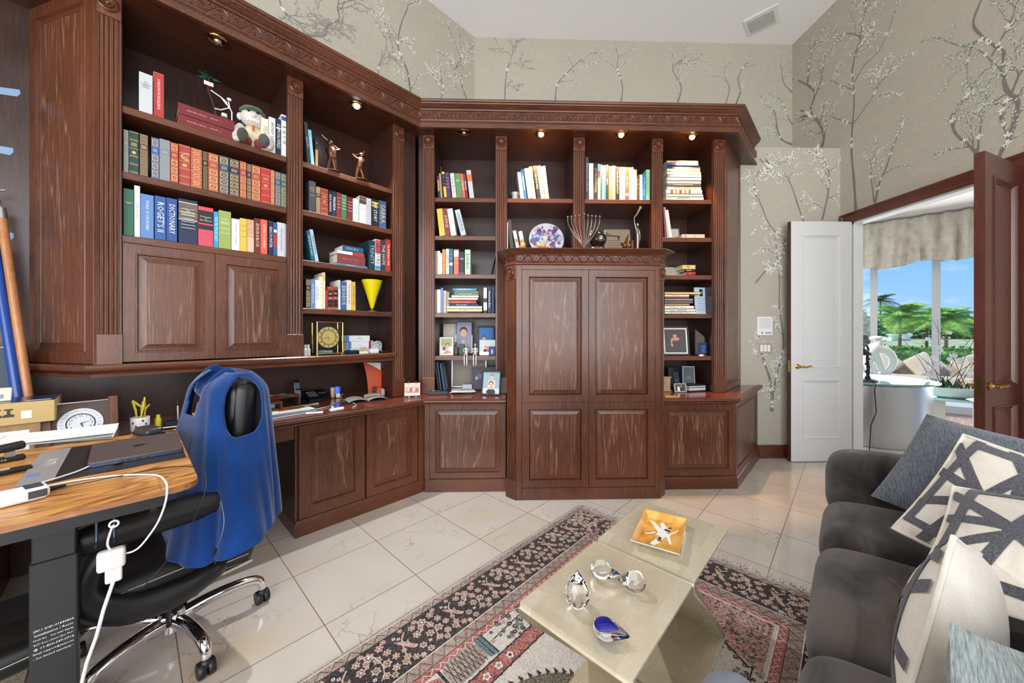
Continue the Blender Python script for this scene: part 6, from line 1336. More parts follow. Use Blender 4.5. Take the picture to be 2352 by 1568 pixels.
cab = lambda pts, r_, nm, lab, m, z0=ZB: solo((lambda b: (b.tube(smooth_line(pts), r_, 6), b)[1])(MB()), nm, lab, 'cable', (pts[0][0], pts[0][1], z0), 45, m, smooth=70)
def deskline(l, dz_=.003): return [(dz(x, y).x, dz(x, y).y, ZB+dz_+(e if len(r_) else 0)) for (x, y, *r_) in l for e in [r_[0] if r_ else 0]]
cab(deskline([(1100, 660, .03), (1060, 700, .004), (1000, 745), (900, 790), (720, 830), (640, 860)]), .0028, 'charging_cable', 'white cable from the plug tower across the built-in desk', cm((226, 226, 230)))
cab(deskline([(1080, 690, .002), (1150, 715), (1230, 735), (1280, 765), (1270, 790), (1230, 795)]), .0028, 'charging_cable', 'white cable end curling beside the open notebook', cm((216, 218, 226)))
q = dz(1020, 840); t = lth('tracker_charger', 'white handheld charger with blue glowing light on the desk edge', 'charger', (q.x, q.y, ZB), 45, 10)
mb = MB(); mb.rbox((0, 0, .01), (.1, .03, .02), .009, 4); mb.build('white_grip', WHITE, t, 60); mb = MB(); mb.lathe([(.008, .018), (.008, .034), (.005, .036)], (-.03, 0, 0), 12); mb.build('blue_lens', pm('blue light', (40, 90, 255), .2, emit=(.05, .2, 1, 1), es=5), t)
# open notebook
q = dz(1440, 700); mb = MB(); mb.mat(cm((40, 36, 34))); mb.box(-.15, .15, -.1, .1, 0, .004); mb.mat(cm((232, 226, 212), .8))
def page(x0, x1, sd, top): mb.grid(lambda u, v: (x0+(x1-x0)*u, -.095+.19*v, .0045+top*math.sin(PI*min(1, u*1.05))**.6), 12, 2)
page(-.145, 0, 1, .018); page(0, .145, 2, .022); mb.mat(PAPER); mb.grid(lambda u, v: (-.03+.13*u+.03*v, -.06+.14*v, .03+.006*math.sin(u*3)), 6, 2)
lsolo(mb, 'notebook', 'open notebook with loose cream pages on the built-in desk', 'notebook', (q.x, q.y+.03, ZB), 45, -12)
# orange folder with papers
q = dz(1640, 640); t = lth('folder', 'orange presentation folder stuffed with papers leaning by the pilaster', 'folder', (q.x, q.y+.09, ZB), 45, -55)
mb = MB(); mb.grid(lambda u, v: (-.09+.2*u-.05*v*v, .02*math.sin(u*2.5)+.0*v, .0+.29*v-.1*u*v*(1 if True else 0)), 8, 8); o = mb.build('orange_cover', cm((206, 84, 40), .5), t, 70)
for k in range(5): mb = MB(); mb.grid(lambda u, v: (-.07+.19*u-.04*v*v+.006*k, .008+.006*k+.02*math.sin(u*2.5), .002+(.275-.012*k)*v), 6, 6); mb.build('paper_sheet', PAPER, t, 70)
q = dz(1600, 640); t = lth('card_holder', 'small red and clear card holder in front of the orange folder', 'holder', (q.x, q.y+.02, ZB), 45, -20)
mb = MB(); mb.box(-.045, -.02, -.01, .03, 0, .075, .002); mb.build('dark_card', cm((50, 54, 60)), t); mb = MB(); mb.box(-.018, .02, -.012, .03, 0, .07, .002); mb.build('red_pack', cm((200, 74, 60)), t); mb = MB(); mb.box(.022, .05, -.012, .03, 0, .06, .002); mb.build('clear_tray', ACR, t)
# wooden pen tray
q = dz(310, 790); t = lth('pen_tray', 'small mahogany shelf tray holding pens beside the blue vest', 'tray', (q.x-.02, q.y+.03, ZB), 45)
for nm, x0, x1, z0, z1 in (('tray_top', -.16, .12, .066, .078), ('tray_side', .108, .12, 0, .066), ('tray_side', -.16, -.148, 0, .066)): mb = MB(); mb.box(x0, x1, -.05, .09, z0, z1, .001); mb.build(nm, WH, t)
for k, (x, y, an, col, lab) in enumerate(((-.05, -.01, 15, (190, 50, 50), 'red pen on the mahogany pen tray'), (.02, .02, -20, (40, 44, 60), 'dark pen on the mahogany pen tray'), (-.02, .04, 5, (180, 184, 190), 'silver pen on the mahogany pen tray'), (.03, -.02, -35, (90, 100, 60), 'olive green pen on the mahogany pen tray'))):
    mb = MB(); mb.tube([(-.065, 0, .0045), (.055, 0, .0045), (.068, 0, .0045)], [.0042, .0042, .001], 8); x2, y2 = q.x-.02+x, q.y+.03+y; lsolo(mb, 'pen', lab, 'pen', (x2, y2, ZB+.0782), 45, an, mat=cm(col, .35), group='pens on the tray')
mb = MB(); mb.box(-.035, .035, -.02, .02, 0, .05, .003); lsolo(mb, 'small_box', 'small white carton under the pen tray', 'box', (q.x-.06, q.y+.02, ZB), 45, mat=WHITE)
# magazines and mail
r = random.Random(31)
for k, (x, y, w_, d_, col, yaw, lab) in enumerate(((420, 900, .30, .2, (226, 230, 236), 12, 'lowest white brochure of the pile beside the vest'), (380, 880, .28, .19, (120, 146, 176), 8, 'blue bordered magazine in the brochure pile'), (330, 860, .26, .18, (232, 232, 230), 4, 'magazine with a green and red landscape cover on top of the pile'))):
    q = dz(x, y); mb = MB(); mb.mat(cm(col, .35)); mb.box(-w_/2, w_/2, -d_/2, d_/2, 0, .006)
    if k == 2: paint_ = [(cm((120, 140, 60)), -.8, .8, .2, .8), (cm((190, 60, 40)), -.5, .5, -.3, .25), (cm((236, 230, 210)), -.6, .3, -.7, -.35), (cm((90, 110, 50)), .1, .8, -.1, .4)]
    else: paint_ = [(cm((60, 90, 140)), -.9, .9, -.9, -.6)]
    for m_, x0, x1, y0, y1 in paint_: mb.mat(m_); z_ = .0062+.0001*len(mb.f); mb.poly([(x0*w_/2, y0*d_/2, z_), (x1*w_/2, y0*d_/2, z_), (x1*w_/2, y1*d_/2, z_), (x0*w_/2, y1*d_/2, z_)])
    lsolo(mb, 'magazine', lab, 'magazine', (dz(330, 880).x+.01*k, dz(330, 880).y+.005*k, ZB+k*.0085), 45, yaw, group='brochures on the built-in desk', smooth=0)
for x, y, w_, d_, yaw, lab in ((640, 765, .13, .05, 6, 'folded white note in front of the desk phone'), (720, 870, .1, .05, -20, 'white envelope corner beside the glowing charger')):
    q = dz(x, y); mb = MB(); mb.grid(lambda u, v: (-w_/2+w_*u, -d_/2+d_*v, .001+.008*math.sin(PI*v)*(u)), 4, 4); lsolo(mb, 'note', lab, 'note', (q.x, q.y, ZB), 45, yaw, mat=PAPER)
# calendar on clear stand
K_ = (900, 860, 4.9); q = onZ(*crop(K_, 245, 265), ZB, 45)
t = lth('desk_calendar', 'flip desk calendar with a rosy picture on a clear acrylic stand', 'calendar', (q.x, q.y+.02, ZB), 45, -32)
mb = MB(); mb.box(-.07, .07, -.035, .03, 0, .005, .001); [mb.box(x-.006, x+.006, -.03, -.026, .005, .022) for x in (-.025, .03)]; mb.build('acrylic_stand', ACR, t)
mb = MB(); mb.M = Matrix.Translation((0, .0, .018)) @ Matrix.Rotation(R(-14), 4, 'X'); mb.mat(cm((232, 226, 214))); mb.box(-.062, .062, 0, .008, 0, .105); paint(mb, [Q((206, 140, 124), .05, .95, .2, .85), Q((226, 196, 180), .05, .95, .66, .95), E((236, 216, 200), .25, .5, .08, .1), E((160, 90, 80), .4, .45, .09, .13), E((240, 226, 210), .6, .48, .08, .1), E((170, 96, 84), .78, .42, .09, .12), Q((200, 210, 220), .05, .95, .02, .18)], -.062, .062, 0, .105, 0); mb.build('calendar_page', None, t, 0)
mb = MB(); [mb.tube([(x+.007*math.cos(b), .01+.02*math.sin(b)*.4, .118+.012*math.sin(b)+.006) for b in [2*PI*j/12 for j in range(12)]], .0013, 5, True) for x in (-.03, .03)]; mb.build('ring', BRASS, t)

# --- left end of the built-in desk
Lc = (0, 780, 3.565)
def lz(x, y, z=ZB): return onZ(*crop(Lc, x, y), z, 45)
q = lz(670, 800); t = lth('world_clock', 'large silver world clock dial in a slanted wood and glass stand', 'clock', (-.17, 2.60, ZB), 45, 6, 16)
w_, h_ = .205, .215
wx = pm('rosewood', (84, 50, 36), .35); WR_ = wood('rosewood frame', False, (60, 32, 22), (100, 62, 44), (130, 86, 60), .3)
for x0, x1, y0, y1, z0, z1 in ((-w_*.64, -w_*.42, -.005, .03, 0, h_*.97), (w_*.42, w_*.58, -.005, .03, 0, h_*1.06)): mb = MB(); mb.box(x0, x1, y0, y1, z0, z1, .002); mb.build('wood_upright', WR_, t)
mb = MB(); mb.box(-w_*.42, w_*.42, .006, .012, .0, h_*.98); mb.build('glass_plate', cm((92, 80, 76), .1), t)
mb = MB(); mb.box(-w_*.64, w_*.58, .0, .014, h_*.98, h_*1.0); mb.build('top_rail', STEEL, t)
mb = MB(); R0 = .070; cz = .112; mb.lathe([(R0, .005), (R0, .002), (.001, .002)], (0, 0, cz), 48, 'y', False); dl = mb.build('world_dial', cm((214, 218, 224), .3), t, 30)
mb = MB(); mb.mat(cm((40, 42, 48))); mb.lathe([(R0*.66, .0012), (R0*.60, .0012)], (0, 0, cz), 40, 'y', False)
for k in range(12):
    an = (k+1)*PI/6; mb.text(str(k+1), .013, Matrix(((1, 0, 0, math.sin(an)*R0*.49), (0, 0, -1, .001), (0, 1, 0, cz+math.cos(an)*R0*.49), (0, 0, 0, 1))))
    for j in (0, 1): a2 = an+j*.26; mb.text(('London', 'Paris', 'Cairo', 'Moscow', 'Dubai', 'Delhi', 'Dhaka', 'Bangkok', 'Tokyo', 'Sydney', 'Denver', 'Boston')[k] if j == 0 else 'GMT', .0055, Matrix(((1, 0, 0, math.sin(a2)*R0*.84), (0, 0, -1, .001), (0, 1, 0, cz+math.cos(a2)*R0*.86), (0, 0, 0, 1))))
for an, l, w2 in ((R(72), R0*.5, .0018), (R(160), R0*.42, .003)): d = Vector((math.sin(an), math.cos(an))); s_ = Vector((-d.y, d.x))*w2; mb.poly([(s_.x, .0006, cz+s_.y), (-s_.x, .0006, cz-s_.y), (d.x*l, .0006, cz+d.y*l)])
mb.build('numerals_and_hands', None, dl, 0)
CARD = speckle('kraft cardboard', [(150, 122, 86), (176, 146, 106)], 30., .85); CARD2 = cm((196, 168, 112), .7)
def carton(label, a0, a1, i0, i1, z0, z1, m, deco, tape=None):
    t = lth('cardboard_box', label, 'box', ((a0+a1)/2, i0, z0), 45); w2 = (a1-a0)/2; h = z1-z0; d = i1-i0
    mb = MB(); mb.mat(m); mb.box(-w2, w2, 0, d, 0, h, .002); mb.build('carton', None, t)
    mb = MB(); deco(mb, w2, d, h); mb.build('printed_label', None, t, 0); return t
def deco1(mb, w2, d, h):
    mb.mat(PAPER); mb.poly([(-.02, -.0006, h*.12), (w2*.72, -.0006, h*.12), (w2*.72, -.0006, h*.8), (-.02, -.0006, h*.8)]); mb.mat(cm((30, 30, 32))); r = random.Random(5); x = -.012
    while x < w2*.62: w_ = r.uniform(.001, .003); mb.poly([(x, -.001, h*.2), (x+w_, -.001, h*.2), (x+w_, -.001, h*.52), (x, -.001, h*.52)]); x += w_+r.uniform(.001, .003)
    mb.text('X002 1K7', .011, Matrix(((1, 0, 0, w2*.3), (0, 0, -1, -.001), (0, 1, 0, h*.66), (0, 0, 0, 1)))); mb.text('8850', .014, Matrix(((1, 0, 0, -w2*.3), (0, 0, -1, -.001), (0, 1, 0, h*.1), (0, 0, 0, 1))))
    mb.mat(PAPER); mb.poly([(w2+.0006, .02, h*.3), (w2+.0006, .08, h*.3), (w2+.0006, .08, h*.9), (w2+.0006, .02, h*.9)])
def deco2(mb, w2, d, h):
    mb.mat(cm((40, 50, 90), .2)); mb.poly([(-w2, 0, h+.0006), (w2, 0, h+.0006), (w2, d, h+.0006), (-w2, d, h+.0006)]); mb.mat(cm((214, 214, 220))); mb.poly([(w2*.4, .02, h+.001), (w2*.9, .02, h+.001), (w2*.9, .05, h+.001), (w2*.4, .05, h+.001)])
    mb.mat(cm((50, 48, 46)))
    for x, s_ in ((-.5, 1.), (-.1, .8), (.12, .8)): mb.poly([(w2*x+px*.018*s_, -.0008, h*.55+pz*.022*s_) for px, pz in ((-1, -1), (1, -1), (1, -.5), (.3, -.2), (.3, .6), (.8, .7), (.8, 1), (-.8, 1), (-.8, .7), (-.3, .6), (-.3, -.2), (-1, -.5))])
    mb.mat(PAPER); mb.poly([(w2*.35, -.0008, h*.25), (w2*.55, -.0008, h*.25), (w2*.55, -.0008, h*.6), (w2*.35, -.0008, h*.6)])
carton('brown cardboard box with barcode label under the gold box', -.50, -.285, 2.60, 2.82, ZB, ZB+.14, CARD, deco1)
carton('gold carton with dark blue top lying on the cardboard box', -.52, -.245, 2.585, 2.80, ZB+.1405, ZB+.235, CARD2, deco2)
mb = MB(); mb.mat(cm((226, 214, 190), .6)); mb.box(-.04, .03, 0, .006, 0, .06, .004); mb.mat(cm((140, 150, 160))); mb.poly([(-.02, -.0006, .012), (.01, -.0006, .012), (.01, -.0006, .03), (-.02, -.0006, .03)]); lsolo(mb, 'card', 'cream card with rounded corner leaning above the gold carton', 'card', (-.40, 2.66, ZB+.2375), 45, 0, 20)
q = onI(18, 830, 3.0, 45); t = frame('dark blue glass picture in a silver edged frame behind the cartons', (-.60, 3.0, ZB), 45, .36, .47, [Q((20, 46, 70), 0, 1, 0, 1), E((30, 62, 92), .5, .5, .3, .3)], .008, (150, 150, 154), 0, 8, bg=(18, 40, 60), metal=.6)
# poles leaning in the corner
def pole(label, p0, p1, r0, m, cap):
    mb = MB(); P0 = onI(*p0, 2.98, 45); P1 = onI(*p1, 3.12, 45); P0.z = max(P0.z, ZB+.02); d = (P1-P0).normalized()
    k = (P0.z-ZB-.004)/d.z; Pb = P0-d*k
    t = thing('pole', label, 'pole', (Pb.x, Pb.y, ZB), 45)
    mb.tube([Pb+d*.01, P1], r0, 14); mb.build('shaft', m, t, 60)
    if cap:
        mb = MB(); mb.tube([P1-d*.005, P1+d*.05], r0*1.12, 14); mb.build('ferrule', STEEL, t, 60)
        mb = MB(); mb.tube([P1+d*.05, P1+d*.09, P1+d*.12+Vector((-.03, 0, .012)), P1+d*.12+Vector((.02, 0, .03))], .005, 8); mb.build('hook', STEEL, t, 60)
    return t
pole('wooden pole with metal hook end leaning on the mahogany panelling', (62, 890), (4, 500), .017, wood('beech pole', False, (150, 96, 56), (190, 130, 82), (206, 150, 100), .2), True)
pole('shiny blue pole leaning behind the wooden pole', (38, 890), (-14, 560), .02, pm('blue lacquer', (24, 70, 150), .2), False)
TAPE = pm('blue masking tape', (130, 160, 196), .6)
for k, (u0, v0, u1, v1, lab) in enumerate(((-14, 198, 47, 222, 'upper strip of blue masking tape stuck on the panelling'), (-14, 333, 31, 356, 'middle strip of blue masking tape stuck on the panelling'), (-5, 529, 32, 551, 'lowest strip of blue masking tape behind the wooden pole'))):
    I0 = IBK-.0135; p = onI(u0, v0, I0, 45); q = onI(u1, v1-8, I0, 45); r_ = onI(u1, v1, I0, 45); mb = MB(); dz_ = .03
    mb.poly([(p.x, I0, p.z), (p.x, I0, p.z-.036), (q.x-.01, I0, r_.z-.004), (q.x-.004, I0, r_.z+.008), (q.x, I0, r_.z+.016), (q.x-.002, I0, q.z+.018)])
    solo(mb, 'masking_tape', lab, 'tape', (q.x, I0, r_.z), 45, TAPE, 'tape strips on the panelling', 0)
# mug, pen, cloth, small books, papers
q = lz(985, 715); t = lth('mug', 'white spotted mug holding ribbons and scissors behind the world clock', 'mug', (.02, 2.72, ZB), 45)
mb = MB(); mb.lathe([(.034, 0), (.036, .004), (.037, .09), (.034, .09), (.033, .006), (.001, .006)], (0, 0, 0), 22); mb.build('mug_body', WHITE, t); mb = MB()
for k in range(7): an = 3.6+.35*k; mb.poly([(.0375*math.cos(an+.12*math.cos(b)), .0375*math.sin(an+.12*math.cos(b)), .02+.009*(k*5 % 7)+.006*math.sin(b)) for b in [2*PI*j/8 for j in range(8)]])
mb.build('spot', cm((40, 44, 60)), t, 0)
mb = MB(); r = random.Random(8)
for k in range(5): mb.tube([(.01*math.cos(k), .01*math.sin(k), .03), (.02*math.cos(k*1.3), .02*math.sin(k*1.3), .12), (.035*math.cos(k*1.3), .03*math.sin(k*1.3), .145+.01*k), (.02, .0, .12)], .004, 6)
lsolo(mb, 'gift_ribbon', 'golden ribbon curls sticking out of the spotted mug', 'ribbon', (.02, 2.72, ZB+.008), 45, mat=cm((206, 186, 60), .35))
q = lz(1060, 640); mb = MB(); mb.lathe([(.014, .0), (.014, .06), (.009, .066), (.009, .08), (.007, .082)], (0, 0, 0), 12); lsolo(mb, 'marker', 'fat yellow highlighter standing beside the mug', 'marker', (.09, 2.78, ZB), 45, mat=cm((226, 214, 30), .35))
t = lth('pen_stand', 'black pen holder block with one upright pen', 'pen holder', (.17, 2.78, ZB), 45); mb = MB(); mb.box(-.06, .04, -.03, .03, 0, .04, .004); mb.build('holder_block', BLACK, t); mb = MB(); mb.tube([(0, 0, .04), (0, 0, .1), (0, 0, .12)], [.004, .006, .006], 10); mb.build('pen_grip', STEEL, t); mb = MB(); mb.tube([(0, 0, .12), (0, 0, .155)], [.005, .004], 10); mb.build('pen_cap', BLACK, t)
mb = MB(); mb.rbox((0, 0, .035), (.14, .08, .07), .03, 4, 0, crump(1, 33)); lsolo(mb, 'cloth', 'crumpled beige cloth beside the small upright books', 'cloth', (.30, 2.80, ZB), 45, mat=speckle('beige cloth', [(160, 148, 130), (190, 180, 164)], 90.), smooth=60)
for k, (x, w_, h, col, tx, lab) in enumerate(((.355, .06, .15, (50, 34, 46), 'DUNK', 'dark game box standing upright left of the vest'), (.42, .03, .145, (44, 120, 190), 'HOLIDAYS', 'blue box standing upright left of the vest'))):
    mb = MB(); mb.mat(cm(col, .4)); mb.box(0, w_, 0, .1, 0, h, .002); mb.mat(cm((230, 226, 220))); tw, th = text_w(tx); s_ = min(h*.7/tw, w_*.5/th); mb.text(tx, s_, Matrix(((0, 1, 0, w_/2), (0, 0, -1, -.0006), (-1, 0, 0, h/2), (0, 0, 0, 1))))
    if k == 0: mb.mat(cm((180, 60, 50))); mb.poly([(w_*.5+.02*math.cos(b), -.0005, .04+.02*math.sin(b)) for b in [2*PI*j/12 for j in range(12)]])
    lsolo(mb, 'game_box', lab, 'box', (x, 2.80, ZB), 45, group='small boxes beside the vest', smooth=0)
t = lth('pen_tray', 'low mahogany letter tray half hidden behind the vest', 'tray', (.54, 2.80, ZB), 45)
for nm, x0, x1, z0, z1 in (('tray_top', -.06, .14, .066, .078), ('tray_side', -.06, -.048, 0, .066), ('tray_side', .128, .14, 0, .066)): mb = MB(); mb.box(x0, x1, -.05, .09, z0, z1, .001); mb.build(nm, WH, t)
for k, (x, y, w_, d_, yaw, lab) in enumerate(((.10, 2.61, .26, .13, 10, 'brown leaflet lying behind the computer mouse'), (.30, 2.62, .3, .18, 16, 'white printed letter on the built-in desk left of the vest'), (.36, 2.60, .26, .17, 4, 'second printed letter overlapping left of the vest'), (.42, 2.585, .24, .12, -6, 'topmost white letter at the desk edge beside the vest'))):
    mb = MB(); mb.mat(cm((120, 96, 80)) if k == 0 else PAPER); mb.grid(lambda u, v: (-w_/2+w_*u, -d_/2+d_*v, .001+.003*math.sin(u*4+k)), 6, 2); mb.mat(cm((150, 152, 160)))
    for j in range(6): y0 = d_*(-.35+.11*j); mb.poly([(-w_*.35, y0, .0052), (w_*.3, y0, .0052), (w_*.3, y0+.003, .0052), (-w_*.35, y0+.003, .0052)])
    lsolo(mb, 'letter', lab, 'paper', (x, y, ZB+k*.006), 45, yaw, group='letters on the built-in desk', smooth=60)
mb = MB(); mb.lathe([(.03, 0), (.03, .19), (.024, .2), (.001, .2)], (0, 0, 0), 18); lsolo(mb, 'bottle', 'tall white bottle half hidden behind the vest collar', 'bottle', (.56, 2.93, ZB), 45, mat=cm((220, 226, 226)))
cab([(lz(1160, 655).x, 2.70, ZB+.02), (lz(1230, 665).x, 2.68, ZB+.024), (lz(1400, 665).x, 2.68, ZB+.022), (lz(1480, 672).x+.02, 2.66, ZB+.02)], .003, 'charging_cable', 'short white cable lying over the letters', cm((226, 226, 226)))

# --- photo bay left of the cupboard
Z5 = 1.0965; Z6 = ZB
def FR(label, c, x0, x1, y0, z, I, sh, **k): a, w_, h_ = spotp(c, 0, I, x0, x1, y0, z); return frame(label, (a, I, z), 0, w_, h_, sh, **k)
FR('empty cream frame at the back left of the photo shelf', F_, 235, 365, 752, Z5, CI+.28, [E((70, 40, 34), .75, .35, .12, .2)], border=.02, fc=(216, 206, 188), bg=(206, 198, 184))
FR('school portrait of a boy in a red shirt in a clear frame', F_, 350, 515, 722, Z5, CI+.2, head(.46, .66, .27, top=(176, 60, 74))+[], border=.012, mat=ACR, bg=(150, 150, 176))
FR('dark framed photo of two children on a bright blue ground', F_, 560, 725, 770, Z5, CI+.22, head(.35, .55, .17, top=(40, 50, 70))+head(.70, .36, .15, hair=(220, 220, 220), top=(50, 60, 80)), border=.016, fc=(20, 24, 34), bg=(20, 120, 190))
FR('white framed photo of a girl with long brown hair', F_, 205, 335, 880, Z5, CI+.05, [Q((150, 176, 120), 0, 1, .5, 1)]+head(.6, .5, .21, hair=(96, 56, 40), top=(196, 150, 130))+head(.28, .6, .09), border=.014, fc=(232, 216, 208), bg=(226, 226, 220), yaw=8)
FR('wedding card photo of a couple in black and white', F_, 580, 732, 905, Z5, CI+.06, head(.4, .5, .09, top=(30, 30, 34))+head(.56, .46, .08, top=(190, 60, 80))+[Q((236, 236, 236), 0, 1, 0, .2)], border=.004, fc=(236, 236, 236), bg=(214, 220, 224), tilt=12)
FR('small blue card with a silver figure, right front', F_, 672, 730, 970, Z5, CI+.03, [E((220, 222, 228), .5, .6, .12, .12), Q((214, 216, 222), .4, .6, .2, .55)], border=.003, fc=(40, 60, 120), bg=(40, 60, 120), tilt=12)
FR('tiny framed picture beside the white framed girl', F_, 342, 372, 962, Z5, CI+.1, [E((180, 140, 110), .5, .5, .2, .2)], border=.004, fc=(120, 84, 60), bg=(60, 70, 90))
mb = MB(); mb.box(-.025, .025, 0, .09, 0, .10, .002); a = onI(*crop(F_, 415, 1000), CI+.12, 0).x; lsolo(mb, 'green_box', 'green card box behind the silver seated figurines', 'box', (a, CI+.12, Z5), 0, mat=cm((50, 110, 84)))
for k, x in enumerate((453, 540)):
    a = onI(*crop(F_, x, 1050), CI-.005, 0).x; t = lth('silver_figurine', ('left' if k == 0 else 'right')+' silver seated figurine with legs hanging over the shelf edge', 'figurine', (a, CI+.012, Z5), 0, 0, 0, 'silver seated figurines')
    sv = pm('silver figure', (214, 212, 206), .2, metal=.85)
    mb = MB(); mb.tube([(0, .012, .014), (0, .008, .05), (0, .006, .075)], [.018, .016, .01], 10); mb.ell((0, .004, .092), (.011, .012, .014), 12, 8); mb.tube([(-.014, .006, .066), (-.026, -.004, .045), (-.014, -.014, .03)], [.006, .005, .005], 8); mb.tube([(.014, .006, .066), (.026, -.004, .045), (.014, -.014, .03)], [.006, .005, .005], 8); mb.ell((0, .0, .104), (.013, .013, .006), 10, 6); mb.build('torso', sv, t, 60)
    for sx in (-1, 1): mb = MB(); mb.tube([(sx*.009, .01, .014), (sx*.011, -.024, .012), (sx*.012, -.032, -.01), (sx*.011, -.032, -.07), (sx*.011, -.036, -.09), (sx*.011, -.046, -.094)], [.0085, .008, .0075, .006, .006, .004], 8); mb.build('leg', sv, t, 60)
FR('large silver framed blank beige picture at the back of the desk bay', F_, 315, 650, 1090, Z6, CI+.33, [], border=.014, fc=(190, 190, 192), bg=(136, 124, 108), metal=.7, tilt=4)
FR('dark floral painting leaning in the desk bay', F_, 508, 740, 1168, Z6, CI+.2, [E((110, 90, 140), .3, .6, .14, .12), E((60, 50, 90), .6, .4, .2, .14), E((150, 90, 100), .5, .2, .12, .1), E((190, 190, 210), .16, .5, .06, .08)], border=.012, fc=(40, 30, 40), bg=(50, 44, 70), tilt=8)
FR('chrome framed family snapshot standing at the front of the desk bay', F_, 590, 780, 1200, Z6, CI-.12, [Q((150, 176, 186), 0, 1, .25, 1)]+head(.52, .78, .12, top=(232, 226, 220))+head(.5, .42, .16, hair=(30, 24, 22), top=(40, 40, 48)), border=.012, fc=(60, 60, 62), bg=(206, 216, 222), yaw=-14, tilt=12, metal=.8)
for k, (x, h, col, lab) in enumerate(((188, .30, (24, 26, 30), 'tall black folder leaning at the left of the desk bay'), (206, .28, (50, 62, 76), 'slate folder leaning at the left of the desk bay'), (232, .265, (40, 84, 130), 'blue folder leaning at the left of the desk bay'))):
    mb = MB(); mb.box(0, .014, 0, .2, 0, h, .002); a = onI(*crop(F_, x, 1395), CI+.06, 0).x; o = lsolo(mb, 'folder', lab, 'folder', (a+.012, CI+.03+.01*k, Z6), 0, 0, 0, cm(col, .4), 'folders in the desk bay', 20, -8)
for k in range(4):
    q = onZ(*crop(F_, 420, 1405), Z6, 0); mb = MB(); mb.mat(PAPER); mb.grid(lambda u, v: (-.1+.2*u, -.09+.18*v, .002+.002*math.sin(u*3+k)), 4, 2); mb.mat(cm((170, 174, 182)))
    for j in range(4): mb.poly([(-.06, -.05+.03*j, .0048), (.05, -.05+.03*j, .0048), (.05, -.047+.03*j, .0048), (-.06, -.047+.03*j, .0048)])
    lsolo(mb, 'document', ('lowest', 'second', 'third', 'topmost')[k]+' white document of the pile in the desk bay', 'paper', (q.x+.004*k, q.y+.03-.012*k, Z6+.005*k), 0, -8+7*k, group='documents in the desk bay', smooth=60)
q = onZ(*crop(F_, 190, 1425), Z6, 0); t = lth('gadget_tray', 'flat black gadget box with silver earbuds near the inner corner', 'gadget', (q.x, q.y, Z6), 0, 8); mb = MB(); mb.box(-.085, .085, -.03, .035, 0, .028, .003); mb.build('black_case', BLACK, t); mb = MB(); mb.tube([(-.05, .0, .031), (-.02, .012, .033), (0, -.006, .033), (.02, .004, .031)], .004, 6); mb.build('earbud_lead', STEEL, t)
mb = MB(); mb.box(-.045, .045, 0, .04, 0, .055, .002); a = onI(*crop(F_, 465, 1320), CI+.14, 0).x; lsolo(mb, 'small_box', 'small pale grey box behind the documents', 'box', (a, CI+.16, Z6), 0, mat=cm((190, 196, 204)))
mb = MB(); mb.box(0, .012, 0, .18, 0, .24, .003); a = onI(*crop(F_, 690, 280), CI+.06, 0).x; lsolo(mb, 'tablet', 'black tablet leaning on the right side of the third shelf', 'tablet', (a-.005, CI+.03, 1.8245), 0, mat=pm('tablet black', (26, 28, 32), .3), roll=12)
a, w_, h_ = spotp(E_, 0, CI+.06, 915, 1045, 800, 2.506); t = lth('tin', 'round silver tin left of the leaning cookbooks', 'tin', (a+.01, CI+.07, 2.506), 0); mb = MB(); mb.lathe([(w_/2, 0), (w_/2, h_*.6)], (0, 0, 0), 28); mb.build('tin_body', STEEL, t); mb = MB(); mb.lathe([(w_/2+.002, h_*.6), (w_/2+.002, h_*.92), (w_/2-.004, h_)], (0, 0, 0), 28); mb.build('lid', pm('satin tin', (206, 206, 204), .25, metal=.9), t)

# --- on top of the cupboard
ZC = 1.9446
q = onI(1257, 543, 3.33); t = lth('painted_plate', 'large round plate painted in violet and blue on a wooden stand', 'plate', (q.x, 3.33, ZC), 0, 0, 14)
rp_ = .168; pz = q.z-ZC; mb = MB(); mb.mat(cm((224, 222, 232), .25)); mb.lathe([(rp_, -.002), (rp_*.97, -.006), (rp_*.7, .006), (.001, .01)], (0, 0, pz), 40, 'y', False); mb.lathe([(rp_, -.002), (rp_*.7, .014), (.001, .016)], (0, 0, pz), 40, 'y', False)
pd = mb.build('plate_disc', None, t, 40)
mb = MB(); r = random.Random(6); cols = ((120, 100, 160), (90, 130, 190), (200, 190, 220), (150, 90, 120), (236, 234, 240), (96, 84, 130), (180, 200, 226), (196, 160, 180))
for k in range(130):
    an = r.uniform(0, 6.28); rr = rp_*.84*math.sqrt(r.random()); s_ = r.uniform(.008, .04)*(1-.5*k/130); mb.mat(cm(cols[k % 8], .3)); f_ = rr/rp_; yy = (.009*(1-f_) if f_ < .7 else -.004)-.0035-.00003*k
    mb.poly([(rr*math.cos(an)+s_*r.uniform(.6, 1)*math.cos(b), yy, pz+rr*math.sin(an)+s_*r.uniform(.6, 1)*math.sin(b)) for b in [2*PI*j/9 for j in range(9)]])
tag(mb.build('painted_decoration', None, pd, 0), 'violet and blue painted decoration')
mb = MB(); mb.tube([(-.09, -.03, 0.0), (-.085, -.025, .03), (-.06, .015, .08), (.06, .015, .08), (.085, -.025, .03), (.09, -.03, .0)], .007, 8); mb.tube([(-.07, .0, .05), (-.07, .06, .004)], .006, 8); mb.tube([(.07, .0, .05), (.07, .06, .004)], .006, 8); mb.build('wooden_stand', cm((110, 70, 44)), t)
